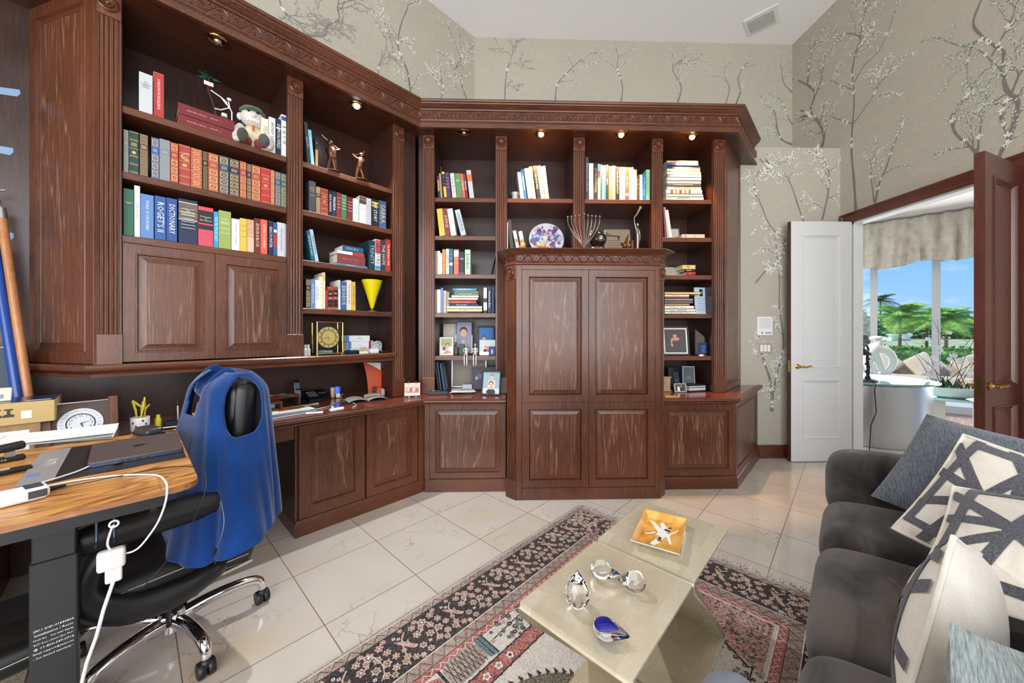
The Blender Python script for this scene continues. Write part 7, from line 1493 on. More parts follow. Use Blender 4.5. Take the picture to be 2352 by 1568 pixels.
q = onI(*crop(G_, 610, 1215), 2.92); mb = MB(); mb.M = Matrix.Scale(.72, 4); mb.ell((0, 0, .13), (.04, .02, .024)); mb.tube([(.02, 0, .135), (.042, 0, .165), (.05, 0, .185)], [.016, .011, .009], 8); mb.tube([(-.03, 0, .13), (-.07, 0, .14), (-.085, .0, .15)], [.016, .01, .004], 8)
for x in (-.02, .015): mb.tube([(x, .01, .12), (x, .01, .0)], .006, 8)
mb.box(-.05, .05, -.03, .03, 0, .01, .003); o = lsolo(mb, 'wooden_bird', 'small carved light wood bird in front of the painted plate', 'figurine', (q.x, 3.02, ZC), 0, mat=cm((206, 150, 84), .4), smooth=60)
q = onI(*crop(G_, 345, 1225), 2.92); mb = MB(); mb.M = Matrix.Scale(.8, 4); mb.ell((0, 0, .11), (.035, .02, .022)); mb.tube([(.015, 0, .12), (.03, 0, .14)], [.014, .01], 8); mb.lathe([(.03, 0), (.02, .02), (.016, .1)], (0, 0, 0), 12); lsolo(mb, 'wooden_bird', 'small carved light wood ornament in front of the white books', 'figurine', (q.x, 3.02, ZC), 0, mat=cm((206, 140, 80), .4), smooth=60)
# menorah
mc = onI(*crop(G_, 1125, 1240), 2.98); t = lth('menorah', 'nine-branched silver menorah with bent rod arms on the cupboard', 'menorah', (mc.x, 2.98, ZC), 0)
PEW = pm('pewter rods', (150, 136, 122), .28, metal=.9)
mb = MB(); mb.lathe([(.06, 0), (.058, .006), (.02, .014), (.012, .03), (.012, .06)], (0, 0, 0), 22); mb.build('foot', PEW, t)
for k, (x, y) in enumerate(((918, 895), (965, 890), (1012, 885), (1065, 880), (1130, 860), (1178, 875), (1228, 880), (1278, 885), (1330, 890))):
    tp = onI(*crop(G_, x, y), 2.98); dx = tp.x-mc.x; dz0 = tp.z-ZC; s_ = 1 if dx > 0 else -1
    st_ = -s_*.02*(abs(dx) > .02)
    mb = MB(); mb.stube([(st_*.4, 0, .05), (st_*-.5+dx*.12, .004*k-.016, .1), (dx*.55, .004*k-.016, .16), (dx*.86, .004*k-.016, .16+(dz0-.16)*.42), (dx*.97, 0, dz0-.05), (dx, 0, dz0-.006)], [.0045]*6, 8, 4); ar = mb.build('branch', PEW, t, 60)
    mb = MB(); mb.lathe([(.003, -.006), (.0125, -.002), (.0125, .004), (.006, .006), (.007, .012), (.004, .013)], (dx, 0, dz0), 12); mb.build('candle_cup', PEW, ar, 40)
# dark bear figure, key plaque, bronze group, tall statuette
q = onI(*crop(G_, 1315, 1100), 3.12); t = lth('bear_figurine', 'glossy black bear figurine with silver muzzle behind the menorah', 'figurine', (q.x, 3.14, ZC), 0)
BKG = pm('black gloss', (20, 20, 24), .12); SLV = pm('old silver', (150, 140, 132), .25, metal=.9)
mb = MB(); mb.ell((0, .02, .07), (.085, .06, .075)); mb.build('body', SLV, t, 60); mb = MB(); mb.ell((0, 0, .185), (.076, .062, .072), 18, 12); hd = mb.build('head', BKG, t, 60)
mb = MB(); mb.ell((.01, -.055, .175), (.034, .026, .026)); mb.build('muzzle', SLV, hd, 60); mb = MB(); mb.ell((-.062, .0, .235), (.026, .012, .028)); mb.ell((.062, .0, .235), (.022, .012, .024)); mb.build('ear', SLV, hd, 60)
for x in (-.08, .09): mb = MB(); mb.ell((x, -.045, .03), (.03, .04, .028)); mb.build('paw', SLV, t, 60)
mb = MB(); mb.ell((.01, -.045, .075), (.032, .016, .026)); mb.build('belly_disc', cm((206, 196, 180)), t, 60)
a0 = onI(*crop(G_, 1400, 1100), 3.3).x; a1 = onI(*crop(G_, 1750, 1100), 3.3).x; zt = onI(*crop(G_, 1600, 1010), 3.3).z
t = lth('plaque', 'grey metal plaque with a raised key and engraved lines', 'plaque', ((a0+a1)/2, 3.3, ZC), 0, 0, 10); w_ = a1-a0; h = zt-ZC
mb = MB(); mb.box(-w_/2, w_/2, 0, .012, .0, h, .004); mb.build('plaque_board', cm((150, 136, 118), .35, metal=.4), t)
mb = MB(); mb.tube([(-w_*.3, -.004, h*.8), (w_*.1, -.004, h*.78)], .004, 6); mb.tube([(-w_*.34+.012*math.cos(b), -.004, h*.82+.012*math.sin(b)) for b in [2*PI*j/10 for j in range(10)]], .003, 5, True); mb.box(w_*.02, w_*.08, -.006, -.001, h*.7, h*.78); mb.build('raised_key', BRZ, t)
mb = MB()
for j in range(6): mb.box(-w_*.36, w_*(.1+.05*(j % 3)), -.0008, 0, h*(.66-.07*j), h*(.67-.07*j))
mb.build('engraved_line', cm((70, 56, 46)), t, 0)
q = onI(*crop(G_, 1690, 1180), 3.05); mb = MB(); r = random.Random(17)
for k in range(16): mb.ell((r.uniform(-.06, .05), r.uniform(-.02, .02), r.uniform(.02, .16)*(1-abs(k-8)/22)), (r.uniform(.012, .03), .016, r.uniform(.014, .03)), 9, 6)
mb.lathe([(.07, 0), (.066, .014), (.05, .02)], (0, 0, 0), 16); mb.tube([(-.02, -.01, .12), (-.012, -.01, .16), (.002, -.01, .2)], [.014, .01, .004], 8); lsolo(mb, 'bronze_group', 'dark bronze cluster of small figures beside the tall statuette', 'figurine', (q.x, 3.05, ZC), 0, mat=BRZ, smooth=60)
q = onI(*crop(G_, 1815, 1240), 3.02); zt = onI(*crop(G_, 1855, 750), 3.02).z-ZC; t = lth('statuette', 'tall slim silver statuette of a figure raising one arm', 'statuette', (q.x, 3.02, ZC), 0); k = zt/.40
mb = MB(); mb.lathe([(.03, 0), (.03, .012), (.02, .016)], (0, 0, 0), 16); mb.build('base', BRZ, t); mb = MB(); mb.tube([(0, 0, .012), (.0, 0, .07*k), (.002, 0, .14*k), (0, 0, .18*k), (-.004, 0, .215*k), (-.002, 0, .235*k)], [.014, .012, .018, .015, .02, .008], 10); mb.ell((0, 0, .255*k), (.014, .015, .018)); mb.tube([(-.012, 0, .22*k), (-.026, 0, .27*k), (-.028, 0, .31*k), (.0, 0, .345*k), (.022, 0, .385*k)], [.008, .008, .007, .007, .009], 8); mb.ell((.026, 0, .39*k), (.012, .01, .014)); mb.tube([(.014, 0, .215*k), (.022, 0, .17*k), (.018, -.006, .13*k)], [.008, .007, .006], 8); mb.build('figure', SLV, t, 60)

# --- bay right of the cupboard
Z4 = (2.166, 1.825, 1.473, 1.091)
a, w_, h_ = spotp(H_, 0, CI+.2, 210, 318, 970, Z4[0]); frame('small pale frame with a red heart behind the leaning books', (a, CI+.2, Z4[0]), 0, w_, h_, [E((170, 20, 30), .5, .35, .13, .13)], .008, (150, 140, 130), bg=(206, 200, 190))
a0 = onI(1519, 620, CI+.06).x; a1 = onI(1580, 620, CI+.06).x; frame('black framed certificate leaning low on the third shelf', ((a0+a1)/2, CI+.06, Z4[1]), 0, a1-a0+.03, .16, [Q((196, 190, 170), .1, .9, .2, .85)], .014, (44, 40, 38), 10, 42, bg=(206, 200, 182), mount=.0)
a, w_, h_ = spotp(I_, 0, CI+.07, 432, 590, 310, Z4[2]); t = frame('pale blue certificate plaque with a dark seal', (a, CI+.07, Z4[2]), 0, w_, h_, [Q((190, 206, 226), 0, 1, 0, 1), Q((24, 30, 36), .36, .62, .68, .96), E((160, 140, 90), .49, .82, .09, .09)]+[Q((96, 108, 130), .12+.04*(j % 2), .86-.05*(j % 3), .6-.07*j, .612-.07*j) for j in range(8)], .006, (200, 210, 224), 8, 4, cat='plaque', bg=(190, 206, 226))
a0 = onI(1518, 800, CI+.04).x; a, w_, h_ = spotp(I_, 0, CI+.04, 110, 385, 708, Z4[3]); frame('black shadow-box frame with a photo of a wrestler', (a, CI+.05, Z4[3]), 0, w_, h_, [E((206, 150, 122), .48, .72, .09, .08), E((196, 140, 112), .5, .58, .2, .09), Q((196, 140, 112), .28, .36, .32, .58), E((206, 160, 130), .34, .3, .06, .05)], .016, (36, 32, 32), -4, 8, bg=(72, 66, 66), mount=.012)
a, w_, h_ = spotp(I_, 0, CI+.05, 430, 556, 745, Z4[3]); t = lth('glass_award', 'angular blue glass award on a round silver foot', 'award', (a, CI+.06, Z4[3]), 0); mb = MB(); mb.lathe([(w_*.48, 0), (w_*.48, .012), (w_*.45, .015)], (0, 0, 0), 24); mb.build('round_foot', STEEL, t)
mb = MB(); pf = [(-w_*.42, .016), (w_*.44, .016), (w_*.44, h_*.5), (w_*.3, h_*.55), (w_*.3, h_*.72), (-w_*.42, h_)]; mb.loft([[(x, -.01, z) for x, z in pf], [(x, .01, z) for x, z in pf]], True, True, True); mb.build('clear_blade', ACR, t, 0); mb = MB(); mb.box(-w_*.1, w_*.42, -.016, -.011, .018, h_*.5); mb.mat(cm((150, 180, 220))); 
mb2 = MB(); mb2.mat(pm('cobalt glass', (16, 44, 110), .1)); mb2.box(-w_*.12, w_*.44, -.016, -.0105, .018, h_*.5); mb2.mat(cm((120, 150, 200)))
for j in range(6): mb2.poly([(-w_*.02, -.0165, .03+.012*j), (w_*.34, -.0165, .03+.012*j), (w_*.34, -.0165, .033+.012*j), (-w_*.02, -.0165, .033+.012*j)])
mb2.build('blue_plate', None, t, 0)
q = onZ(*crop(I_, 175, 1390), ZB, 0); t = lth('trophy_block', 'tan carved stone block at the cupboard edge of the worktop', 'trophy', (q.x-.01, q.y+.06, ZB), 0); mb = MB(); mb.box(-.04, .04, -.03, .03, 0, .012, .002); mb.box(-.032, .032, -.025, .025, .012, .125, .003); mb.build('stone_block', speckle('tan stone', [(170, 140, 104), (196, 166, 130)], 60.), t); mb = MB(); mb.box(-.04, .04, -.03, .03, .125, .135, .002); mb.build('cap_slab', cm((190, 160, 124)), t)
q = onZ(*crop(I_, 180, 1440), ZB, 0); mb = MB(); mb.box(-.06, .05, -.03, .03, 0, .01, .001); lsolo(mb, 'name_plaque', 'small gold plaque lying before the tan stone block', 'plaque', (q.x, q.y, ZB), 0, mat=cm((222, 176, 96), .3, metal=.4))
a, w_, h_ = spotp(I_, 0, CI-.02, 222, 355, 1300, ZB); frame('small silver framed wedding snapshot on the worktop', (a, CI-.02, ZB), 0, w_, h_, [Q((70, 76, 80), 0, 1, 0, 1), E((226, 226, 230), .35, .35, .14, .26), E((40, 40, 46), .6, .4, .13, .26), E((214, 176, 150), .36, .66, .07, .08), E((214, 176, 150), .6, .7, .07, .08)], .01, (196, 200, 206), 6, 10, bg=(80, 90, 90), metal=.6)
a, w_, h_ = spotp(I_, 0, CI+.14, 312, 430, 1122, ZB); frame('slate framed dark photo at the back of the worktop bay', (a, CI+.14, ZB), 0, w_, h_, [E((80, 70, 80), .4, .5, .15, .2), E((90, 90, 104), .6, .5, .14, .2)], .012, (110, 124, 146), -18, 10, bg=(30, 32, 40))
a, w_, h_ = spotp(I_, 0, CI+.1, 228, 300, 1165, ZB); frame('narrow black leaning frame beside the slate frame', (a, CI+.09, ZB), 0, w_, h_, [E((90, 100, 116), .5, .5, .3, .3)], .008, (24, 24, 26), 25, 14, bg=(60, 66, 76))
a, w_, h_ = spotp(I_, 0, CI+.3, 165, 300, 1130, ZB); frame('blue-black picture at the very back of the worktop bay', (a, CI+.3, ZB), 0, w_, h_, [E((70, 110, 150), .6, .4, .2, .2)], .01, (30, 30, 34), 0, 8, bg=(36, 50, 66))
q0 = onZ(*crop(I_, 470, 1395), ZB, 0); zz = ZB
for k in range(6):
    mb = MB(); mb.mat(cm(((40, 40, 46), (196, 196, 200), (226, 226, 228), (120, 124, 134), (214, 216, 220), (50, 46, 50))[k], .35)); mb.box(-.09, .09, -.01, .12, 0, .0095); lsolo(mb, 'magazine', ('bottom', 'second lowest', 'third lowest', 'fourth lowest', 'fifth lowest', 'top')[k]+' magazine of the stack at the foot of the pilaster', 'magazine', (q0.x+.02, q0.y+.07, zz), 0, 14, group='magazines on the worktop', smooth=0); zz += .0103

# --- standing desk things
def sz(x, y, c=Lc, z=ZS): return onZ(*crop(c, x, y), z, 45)
p0 = sz(380, 1135); p1 = sz(1540, 950); p2 = sz(560, 880)
ym = p0.y
MATL = pm('black leatherette', (28, 28, 30), .45)
t = lth('desk_mat', 'black desk mat under the laptop with a printed clear strip at its left', 'desk mat', (-.02, 1.64, ZS), 45)
mb = MB(); mb.box(-.155, .138, -.035, .39, 0, .003, .001); mb.build('mat_sheet', MATL, t)
mb = MB(); mb.box(-.20, -.135, -.03, .385, .0032, .0042); mb.build('clear_strip', cm((150, 148, 146), .3), t); mb = MB(); mb.mat(WHITE); mb.text('VUTU', .035, Matrix(((0, 1, 0, -.165), (1, 0, 0, .2), (0, 0, -1, .0045), (0, 0, 0, 1))) @ Matrix.Diagonal((-1, 1, 1, 1))); mb.mat(cm((90, 130, 190))); mb.box(-.192, -.17, .05, .08, .0043, .0048); mb.build('strip_lettering', None, t, 0)
lp = lth('laptop', 'closed grey laptop with dark apple emblem on the black desk mat', 'laptop', (.007, 1.818, ZS+.0042), 45, 1)
SG = pm('space grey aluminium', (116, 106, 104), .35, metal=.6)
mb = MB(); P = rounded(-.108, .108, -.144, .144, .012); mb.prism(P, .0, .0092); mb.build('base_body', pm('laptop side', (84, 98, 124), .3, metal=.7), lp, 30)
mb = MB(); mb.prism(rounded(-.1075, .1075, -.1435, .1435, .012), .0098, .0148); lid = mb.build('lid', SG, lp, 30)
mb = MB(); mb.poly([(.004+.017*(1+.06*math.cos(2*b))*math.cos(b)*.9, .0+.015*(1+.12*math.sin(3*b+.4))*math.sin(b), .0151) for b in [2*PI*j/24 for j in range(24)]]); mb.poly([(.024+.007*math.cos(b)*.9, .006+.003*math.sin(b), .0151) for b in [2*PI*j/10 for j in range(10)]]); mb.build('emblem', pm('emblem black', (18, 18, 20), .2), lid, 0)
mb = MB()
for x, w_ in ((-.02, .007), (.0, .007), (.02, .0035)): mb.box(x-w_, x+w_, -.1445, -.143, .003, .0062)
mb.build('port', BLACK, lp, 0)
mb = MB(); mb.rbox((-.045, -.15, .0048), (.02, .018, .008), .003, 2); mb.build('magnetic_plug', pm('blue grey plug', (60, 74, 104), .3, metal=.5), lp)
mo = sz(1200, 790); t = lth('computer_mouse', 'black and grey computer mouse at the back corner of the standing desk', 'mouse', (.04, 2.075, ZS), 45, 20)
mb = MB(); mb.rbox((0, 0, .016), (.062, .11, .034), .016, 5, .1); mb.build('mouse_shell', pm('mouse grey', (52, 52, 54), .3), t, 60, sub=1); mb = MB(); mb.rbox((0, 0, .008), (.064, .112, .012), .005, 4); mb.build('mouse_base', BLACK, t, 60)
r = random.Random(41)
for k in range(5):
    pts = [sz(-120, 905), sz(925, 810), sz(965, 725), sz(60, 800)]; mb = MB(); mb.mat(PAPER if k != 1 else cm((160, 196, 190)))
    dx, dy = r.uniform(-.008, .008), r.uniform(-.006, .006); z_ = ZS+.0045+.0016*k+(.003 if k == 4 else 0)
    P = [Vector((p.x+dx, p.y+dy, 0)) for p in pts]; mb.grid(lambda u, v: (P[0]*(1-u)*(1-v)+P[1]*u*(1-v)+P[2]*u*v+P[3]*(1-u)*v)+Vector((0, 0, z_+.002*math.sin(u*4+k)+(.006*u*u if k == 4 else 0))), 8, 2)
    if k == 4:
        mb.mat(cm((150, 150, 156)))
        for j in range(5): c_ = P[0]*.82+P[1]*.18; mb.poly([c_+Vector((.03*j*.5, .012*j+.015, z_+.004)), c_+Vector((.02+.03*j*.5, .012*j+.02, z_+.004)), c_+Vector((.02+.03*j*.5, .012*j+.022, z_+.004)), c_+Vector((.03*j*.5, .012*j+.017, z_+.004))])
    solo(mb, 'paper_sheet', ('lowest', 'teal', 'third', 'fourth', 'topmost white')[k]+' sheet of the long paper pile on the standing desk', 'paper', (P[1].x, P[1].y, z_), 45, None, 'paper pile on the standing desk', 60)
q = sz(-10, 1010); t = lth('stapler', 'black stapler at the left picture edge on the standing desk', 'stapler', (q.x-.02, q.y, ZS), 45, 12); mb = MB(); mb.rbox((0, 0, .008), (.14, .035, .014), .004, 3); mb.build('stapler_base', BLACK, t, 50); mb = MB(); mb.M = Matrix.Rotation(R(-6), 4, 'Y'); mb.rbox((.0, 0, .04), (.15, .032, .024), .008, 3); ar = mb.build('stapler_arm', BLACK, t, 50); mb = MB(); mb.box(.03, .05, -.01, .01, .014, .03); mb.build('spring_post', STEEL, t); mb = MB(); mb.mat(cm((200, 200, 204))); mb.text('10 U.S.A.', .008, Matrix(((1, 0, 0, .02), (0, 0, -1, -.0178), (0, 1, 0, .008), (0, 0, 0, 1)))); mb.build('lettering', None, t, 0)
q = sz(30, 1105); t = lth('staple_remover', 'flat black cutter with a tan plate in front of the stapler', 'tool', (q.x-.01, q.y, ZS), 45, 14); mb = MB(); mb.rbox((0, 0, .007), (.12, .022, .014), .004, 3); mb.build('black_handle', BLACK, t, 50); mb = MB(); mb.box(-.05, .02, -.009, .009, .0141, .0155); mb.build('tan_plate', cm((190, 170, 130)), t)
q = sz(175, 1335); t = lth('travel_adapter', 'white ribbed travel adapter plug with grey mesh panel on the desk front', 'adapter', (q.x-.01, q.y+.01, ZS), 45, 14)
mb = MB(); mb.rbox((-.0, 0, .016), (.1, .055, .032), .012, 4); mb.build('adapter_body', WHITE, t, 50); mb = MB(); mb.rbox((-.07, -.004, .013), (.06, .034, .024), .006, 3); 
for k in range(7): mb.box(-.098+.009*k, -.094+.009*k, -.022, .014, .004, .027, .001)
mb.build('ribbed_neck', cm((206, 214, 222)), t, 50); mb = MB(); mb.box(.015, .044, -.029, -.027, .008, .026, .002); mb.box(.012, .04, -.02, .02, .0322, .0332, .0004); mb.build('mesh_panel', cm((60, 62, 66)), t)
q2 = sz(345, 1205); q3 = sz(850, 1025); q4 = sz(620, 1105)
WC_ = pm('white cable', (236, 236, 238), .4)
cab([(q2.x, q2.y, ZS+.012), (q4.x, q4.y, ZS+.008), (q3.x-.02, q3.y-.01, ZS+.01), (q3.x+.0, q3.y, ZS+.0095)], .0024, 'charging_cable', 'white charging cable from the travel adapter to the laptop', WC_, ZS)
def sl(l, z=.003): return [(sz(x, y).x, sz(x, y).y, ZS+z) for x, y in l]
e = sl([(345, 1215), (600, 1165), (900, 1125), (1130, 1112), (1290, 1120)])
dn = [onI(*crop(Lc, x, y), I, 45) for x, y, I in ((1355, 1160, 1.33), (1368, 1240, 1.30), (1350, 1350, 1.31), (1300, 1480, 1.33), (1230, 1590, 1.35))]
dn2 = [onI(u, v, 1.36, 45) for u, v in ((318, 1258), (290, 1270), (262, 1266), (247, 1250), (256, 1215), (262, 1205))]
cab(e+[tuple(p) for p in dn]+[tuple(p) for p in dn2], .0024, 'charging_cable', 'white cable looping off the desk edge down to the hanging charger', WC_, ZS-.3)
pc = onI(256, 1283, 1.36, 45); t = thing('laptop_charger', 'white laptop charger brick hanging from a hook under the standing desk', 'charger', (pc.x, pc.y, pc.z-.05), 45)
mb = MB(); mb.rbox((pc.x, pc.y, pc.z), (.05, .026, .05), .008, 4); mb.build('charger_brick', cm((214, 210, 206), .4), t, 50); mb = MB(); mb.rbox((pc.x+.004, pc.y, pc.z-.04), (.03, .024, .035), .005, 3); mb.build('plug_extension', cm((222, 220, 216), .4), t, 50)
mb = MB(); rg = onI(262, 1202, 1.362, 45); mb.tube([(rg.x+.008*math.cos(b), rg.y-.002, rg.z+.008*math.sin(b)) for b in [2*PI*j/14 for j in range(14)]], .0025, 6, True); mb.build('cable_ring', WHITE, t, 60)
ln = [Vector((pc.x+.004, pc.y, pc.z-.056))]+[onI(u, v, I, 45) for u, v, I in ((238, 1400, 1.38), (222, 1460, 1.42), (200, 1520, 1.45), (188, 1568, 1.48), (180, 1620, 1.52))]; e_ = ln[-1]; ln += [Vector((e_.x-.02, e_.y+.02, .15)), Vector((e_.x-.04, e_.y+.04, .008)), Vector((e_.x-.3, e_.y+.1, .008))]
mb = MB(); mb.tube([tuple(p) for p in ln], .004, 8); mb.build('power_cord', WC_, t, 60)
bk_ = sl([(330, 1245), (420, 1235), (520, 1215), (700, 1180), (1000, 1120), (1300, 1060), (1500, 1045), (1600, 1050)])+[tuple(onI(*crop(Lc, x, y), I, 45)) for x, y, I in ((1675, 1085, 1.325), (1690, 1180, 1.30), (1650, 1330, 1.30), (1540, 1560, 1.34))]+[tuple(onI(u, v, 1.38, 45)) for u, v in ((385, 1285), (330, 1345), (290, 1358), (262, 1350))]
cab(bk_, .0014, 'thin_cable', 'thin black cable trailing over the desk corner to the chair', BLACK, ZS-.4)
mb = MB(); mb.tube(sl([(330, 1250), (420, 1238), (470, 1225), (540, 1208)], .006), [.006, .006, .005, .003], 8); solo(mb, 'cable_plug', 'black cable plug lying right of the travel adapter', 'plug', tuple(sl([(430, 1235)])[0][:2])+(ZS,), 45, BLACK)

# --- side table things
ZTT = ZT+.0006
pp = [onZ(u, v, ZTT+.03, 45) for u, v in ((1485, 1168), (1584, 1193), (1557, 1272), (1442, 1240))]
c_ = sum(pp, Vector())/4; c_.z = 0; dirx = (pp[2]-pp[3]+pp[1]-pp[0]).normalized(); yaw = math.degrees(math.atan2(dirx.y, dirx.x))
lx = ((pp[2]-pp[3]).length+(pp[1]-pp[0]).length)/4; ly = ((pp[0]-pp[3]).length+(pp[1]-pp[2]).length)/4
t = lth('crane_dish', 'square gold enamel dish painted with two white cranes', 'dish', (c_.x, c_.y, ZTT), 45, yaw)
OC = newmat('gold enamel'); nt = OC[1]; n_ = nd(nt, 'ShaderNodeTexNoise', {'Vector': coords(nt), 'Scale': 22., 'Detail': 5.}); nt.links.new(ramp(nt, n_.outputs[0], [(.35, srgb(206, 140, 50)), (.65, srgb(232, 180, 96))]), OC[2].inputs['Base Color']); setp(OC[2], rough=.25)
mb = MB(); mb.mat(CHROME); r_ = lambda k, z: [(-lx*k, -ly*k, z), (lx*k, -ly*k, z), (lx*k, ly*k, z), (-lx*k, ly*k, z)]
mb.loft([r_(.72, 0), r_(.78, .004), r_(1., .03), r_(.985, .032)], True, True); mb.mat(OC[0]); mb.loft([r_(.985, .032), r_(.965, .0315), r_(.80, .011), r_(.78, .010)], True, False, True); ds = mb.build('enamel_dish', None, t, 20)
mb = MB(); sx, sy = lx*.80, ly*.80
def cp(pts, m, z): mb.mat(m); mb.poly([(x*sx, y*sy, z) for x, y in pts])
WCR = cm((236, 234, 228), .3); NV = cm((30, 40, 80), .3); BRN = cm((140, 90, 40), .3)
cp([(-.25, -.1), (.15, -.2), (.5, -.05), (.55, .12), (.2, .15), (-.1, .12)], WCR, .0106); cp([(-.15, .05), (-.6, .55), (-.85, .8), (-.5, .72), (-.1, .4), (.1, .15)], WCR, .0108); cp([(.05, .1), (-.2, .75), (-.05, .85), (.25, .5), (.35, .2)], WCR, .011)
cp([(.0, -.12), (-.35, -.8), (-.1, -.85), (.15, -.55), (.25, -.2)], WCR, .0112); cp([(.35, -.1), (.6, -.55), (.7, -.5), (.5, .0)], WCR, .0114)
cp([(-.25, -.05), (-.55, -.22), (-.8, -.3), (-.8, -.24), (-.55, -.12), (-.3, .04)], WCR, .0116); cp([(.5, .08), (.75, .3), (.92, .6), (.88, .62), (.7, .38), (.45, .16)], WCR, .0118)
cp([(.1, .3), (.4, .25), (.5, .32), (.2, .42)], NV, .012); cp([(.3, .48), (.45, .5), (.5, .62), (.4, .6)], NV, .0122); cp([(-.05, -.3), (.1, -.38), (.15, -.28), (.02, -.22)], NV, .0124); cp([(-.12, -.4), (.05, -.55), (.2, -.45), (.1, -.36), (0, -.34)], BRN, .0126); cp([(-.8, -.3), (-.95, -.36), (-.8, -.25)], BRN, .0124); cp([(.9, .6), (.96, .78), (.87, .62)], BRN, .0125)
tag(mb.build('crane_painting', None, ds, 0), 'two white cranes in flight')
CRY = pm('crystal', (250, 251, 253), .0, trans=1., ior=1.5)
def onT(u, v): return onZ(u, v, ZTT, 45)
p = onT(1326, 1392); t_ = MB(); hC = .112; prof = [(.013, .0), (.036, .022), (.040, .040), (.030, .068), (.0005, hC)]
n = 9; rings = []
for k, (rr, z) in enumerate(prof): rings.append([(rr*math.cos(2*PI*(j+.5*(k % 2))/n), rr*math.sin(2*PI*(j+.5*(k % 2))/n), z) for j in range(n)])
ids = [[t_.pt(q) for q in r__] for r__ in rings]
for k in range(len(ids)-1):
    for j in range(n):
        l = (j+1) % n
        if k % 2 == 0: t_.face([ids[k][j], ids[k][l], ids[k+1][j]]); t_.face([ids[k][l], ids[k+1][l], ids[k+1][j]])
        else: t_.face([ids[k][j], ids[k+1][l], ids[k+1][j]]); t_.face([ids[k][j], ids[k][l], ids[k+1][l]])
t_.face(ids[0][::-1]); t_.face(ids[-1])
lsolo(t_, 'crystal_drop', 'tall faceted clear crystal drop standing at the table left', 'crystal', (p.x, p.y, ZTT), 45, mat=CRY, smooth=0)
def leafdrop(L_, Wd, Ht, n=26, m=14, hump=0., M=None):
    mb = MB(); mb.M = M; k_ = 1.28 if M is None else 1.; L_ *= k_; Wd *= k_; Ht *= k_
    def f(u, v):
        th = u*2*PI; ph = -PI/2+PI*v; c, s = math.cos(ph), math.sin(ph)
        x = math.cos(th)*c; k = 1-.0*x; tip = max(0, x)**3*.55
        return (L_/2*(x+tip), Wd/2*math.sin(th)*c*(1-.55*max(0, x)**1.5), Ht/2*(s*(1-.4*max(0, x)**2))+Ht/2+hump*math.exp(-((x+.5)**2)*8)*max(0, s))
    mb.grid(f, n, m, True); return mb
p = onT(1383, 1326); lsolo(leafdrop(.062, .056, .042), 'glass_drop', 'clear rounded glass drop nearest the crane dish table', 'glass ornament', (p.x, p.y, ZTT), 45, -70, mat=CRY, smooth=80)
p = onT(1457, 1356); t = lth('glass_heart', 'clear glass heart with a rosy bubble swirl at the table right', 'glass ornament', (p.x, p.y, ZTT), 45, 120)
leafdrop(.055, .05, .046, hump=.006).build('heart_body', CRY, t, 80)
p = onT(1394, 1462); t = lth('glass_drop', 'clear glass drop with a cobalt blue heart inside', 'glass ornament', (p.x, p.y, ZTT), 45, -72)
leafdrop(.062, .056, .034).build('glass_body', CRY, t, 80); mb = leafdrop(.05, .05, .014, M=Matrix.Translation((-.008, 0, .022))); mb.build('cobalt_core', pm('cobalt core', (12, 24, 170), .15), t, 80)
# ================================================================ the next room, seen through the double doors
IW = 12.95*S2            # window wall, frame turned by -45 degrees
NW = pm('warm white wall', (234, 230, 222), .7)
mb = MB(); HZ = 3.28; mb.prism([(XW+.02, -1.2), (14.15, -1.2), (XW+.02, 9.3)], HZ, HZ+.1); struct(mb, 'ceiling_adjoining', NW)
mb = MB(); mb.box(XW+.02, 14.3, -1.3, -1.2, 0, HZ); struct(mb, 'wall_adjoining', NW)
def A45(a, i): return W(a, i, -45)
mb = MB(); am, aM = -4.3, 11.
def wp(mb, a0, a1, i0, i1, z0, z1): mb.prism([A45(a0, i0), A45(a1, i0), A45(a1, i1), A45(a0, i1)], z0, z1)
wp(mb, -4.2, 10.7, IW, IW+.1, 2.95, HZ+.1); wp(mb, -4.2, 10.7, IW-.02, IW+.12, 0, .1); struct(mb, 'wall_window', NW)
posts = [onI(u, 700, IW+.03, -45).x for u in (2007, 2150)]; sp_ = posts[1]-posts[0]
k0 = posts[0]-2*sp_; wn = 1
t = bpy.data.objects.new('window_1', None); COL.objects.link(t); t['kind'] = 'structure'; BASE[t.name] = Vector((0, 0, 0)); t.rotation_euler = (0, 0, R(-45))
WF = pm('white window frame', (226, 226, 224), .4)
for k in range(-1, 9):
    a = posts[0]+(k-1)*sp_; mb = MB(); mb.box(a-.045, a+.045, IW-.01, IW+.07, .1, 2.95, .004); mb.build('mullion', WF, t)
    mb = MB(); mb.box(a+.045, a+sp_-.045, IW+.03, IW+.036, .1, 2.95); mb.build('glass_pane', PANE, t, 0)
# gathered valance
CUR = speckle('cream silk', [(214, 204, 190), (230, 222, 210)], 12., .7)
mb = MB(); va0, va1 = posts[0]-1.2, posts[0]+5.2
def val(u, v):
    a = va0+(va1-va0)*u; s = a/.85; ph = s % 1; sw = math.sin(ph*PI)
    zb = 2.44+.10*(1-sw)-.03*math.sin(a*3); z = HZ-.03+(zb-HZ+.03)*v
    d = (.07*math.sin(a*24+2*math.sin(a*5)+v*3*(ph-.5))+.03*math.sin(a*57+v*4))*(.5+.5*v)+.10*sw*v*v**.5+.03*math.sin(v*14+sw*8)*(v*(1-v))*3
    return (*A45(a, IW-.16-d), z)
mb.grid(val, 260, 26); t = solo(mb, 'valance', 'cream gathered silk valance across the top of the window wall', 'curtain', (0, 0, 0), 0, CUR, smooth=80)
mdf = t.modifiers.new('cloth', 'SOLIDIFY'); mdf.thickness = .006
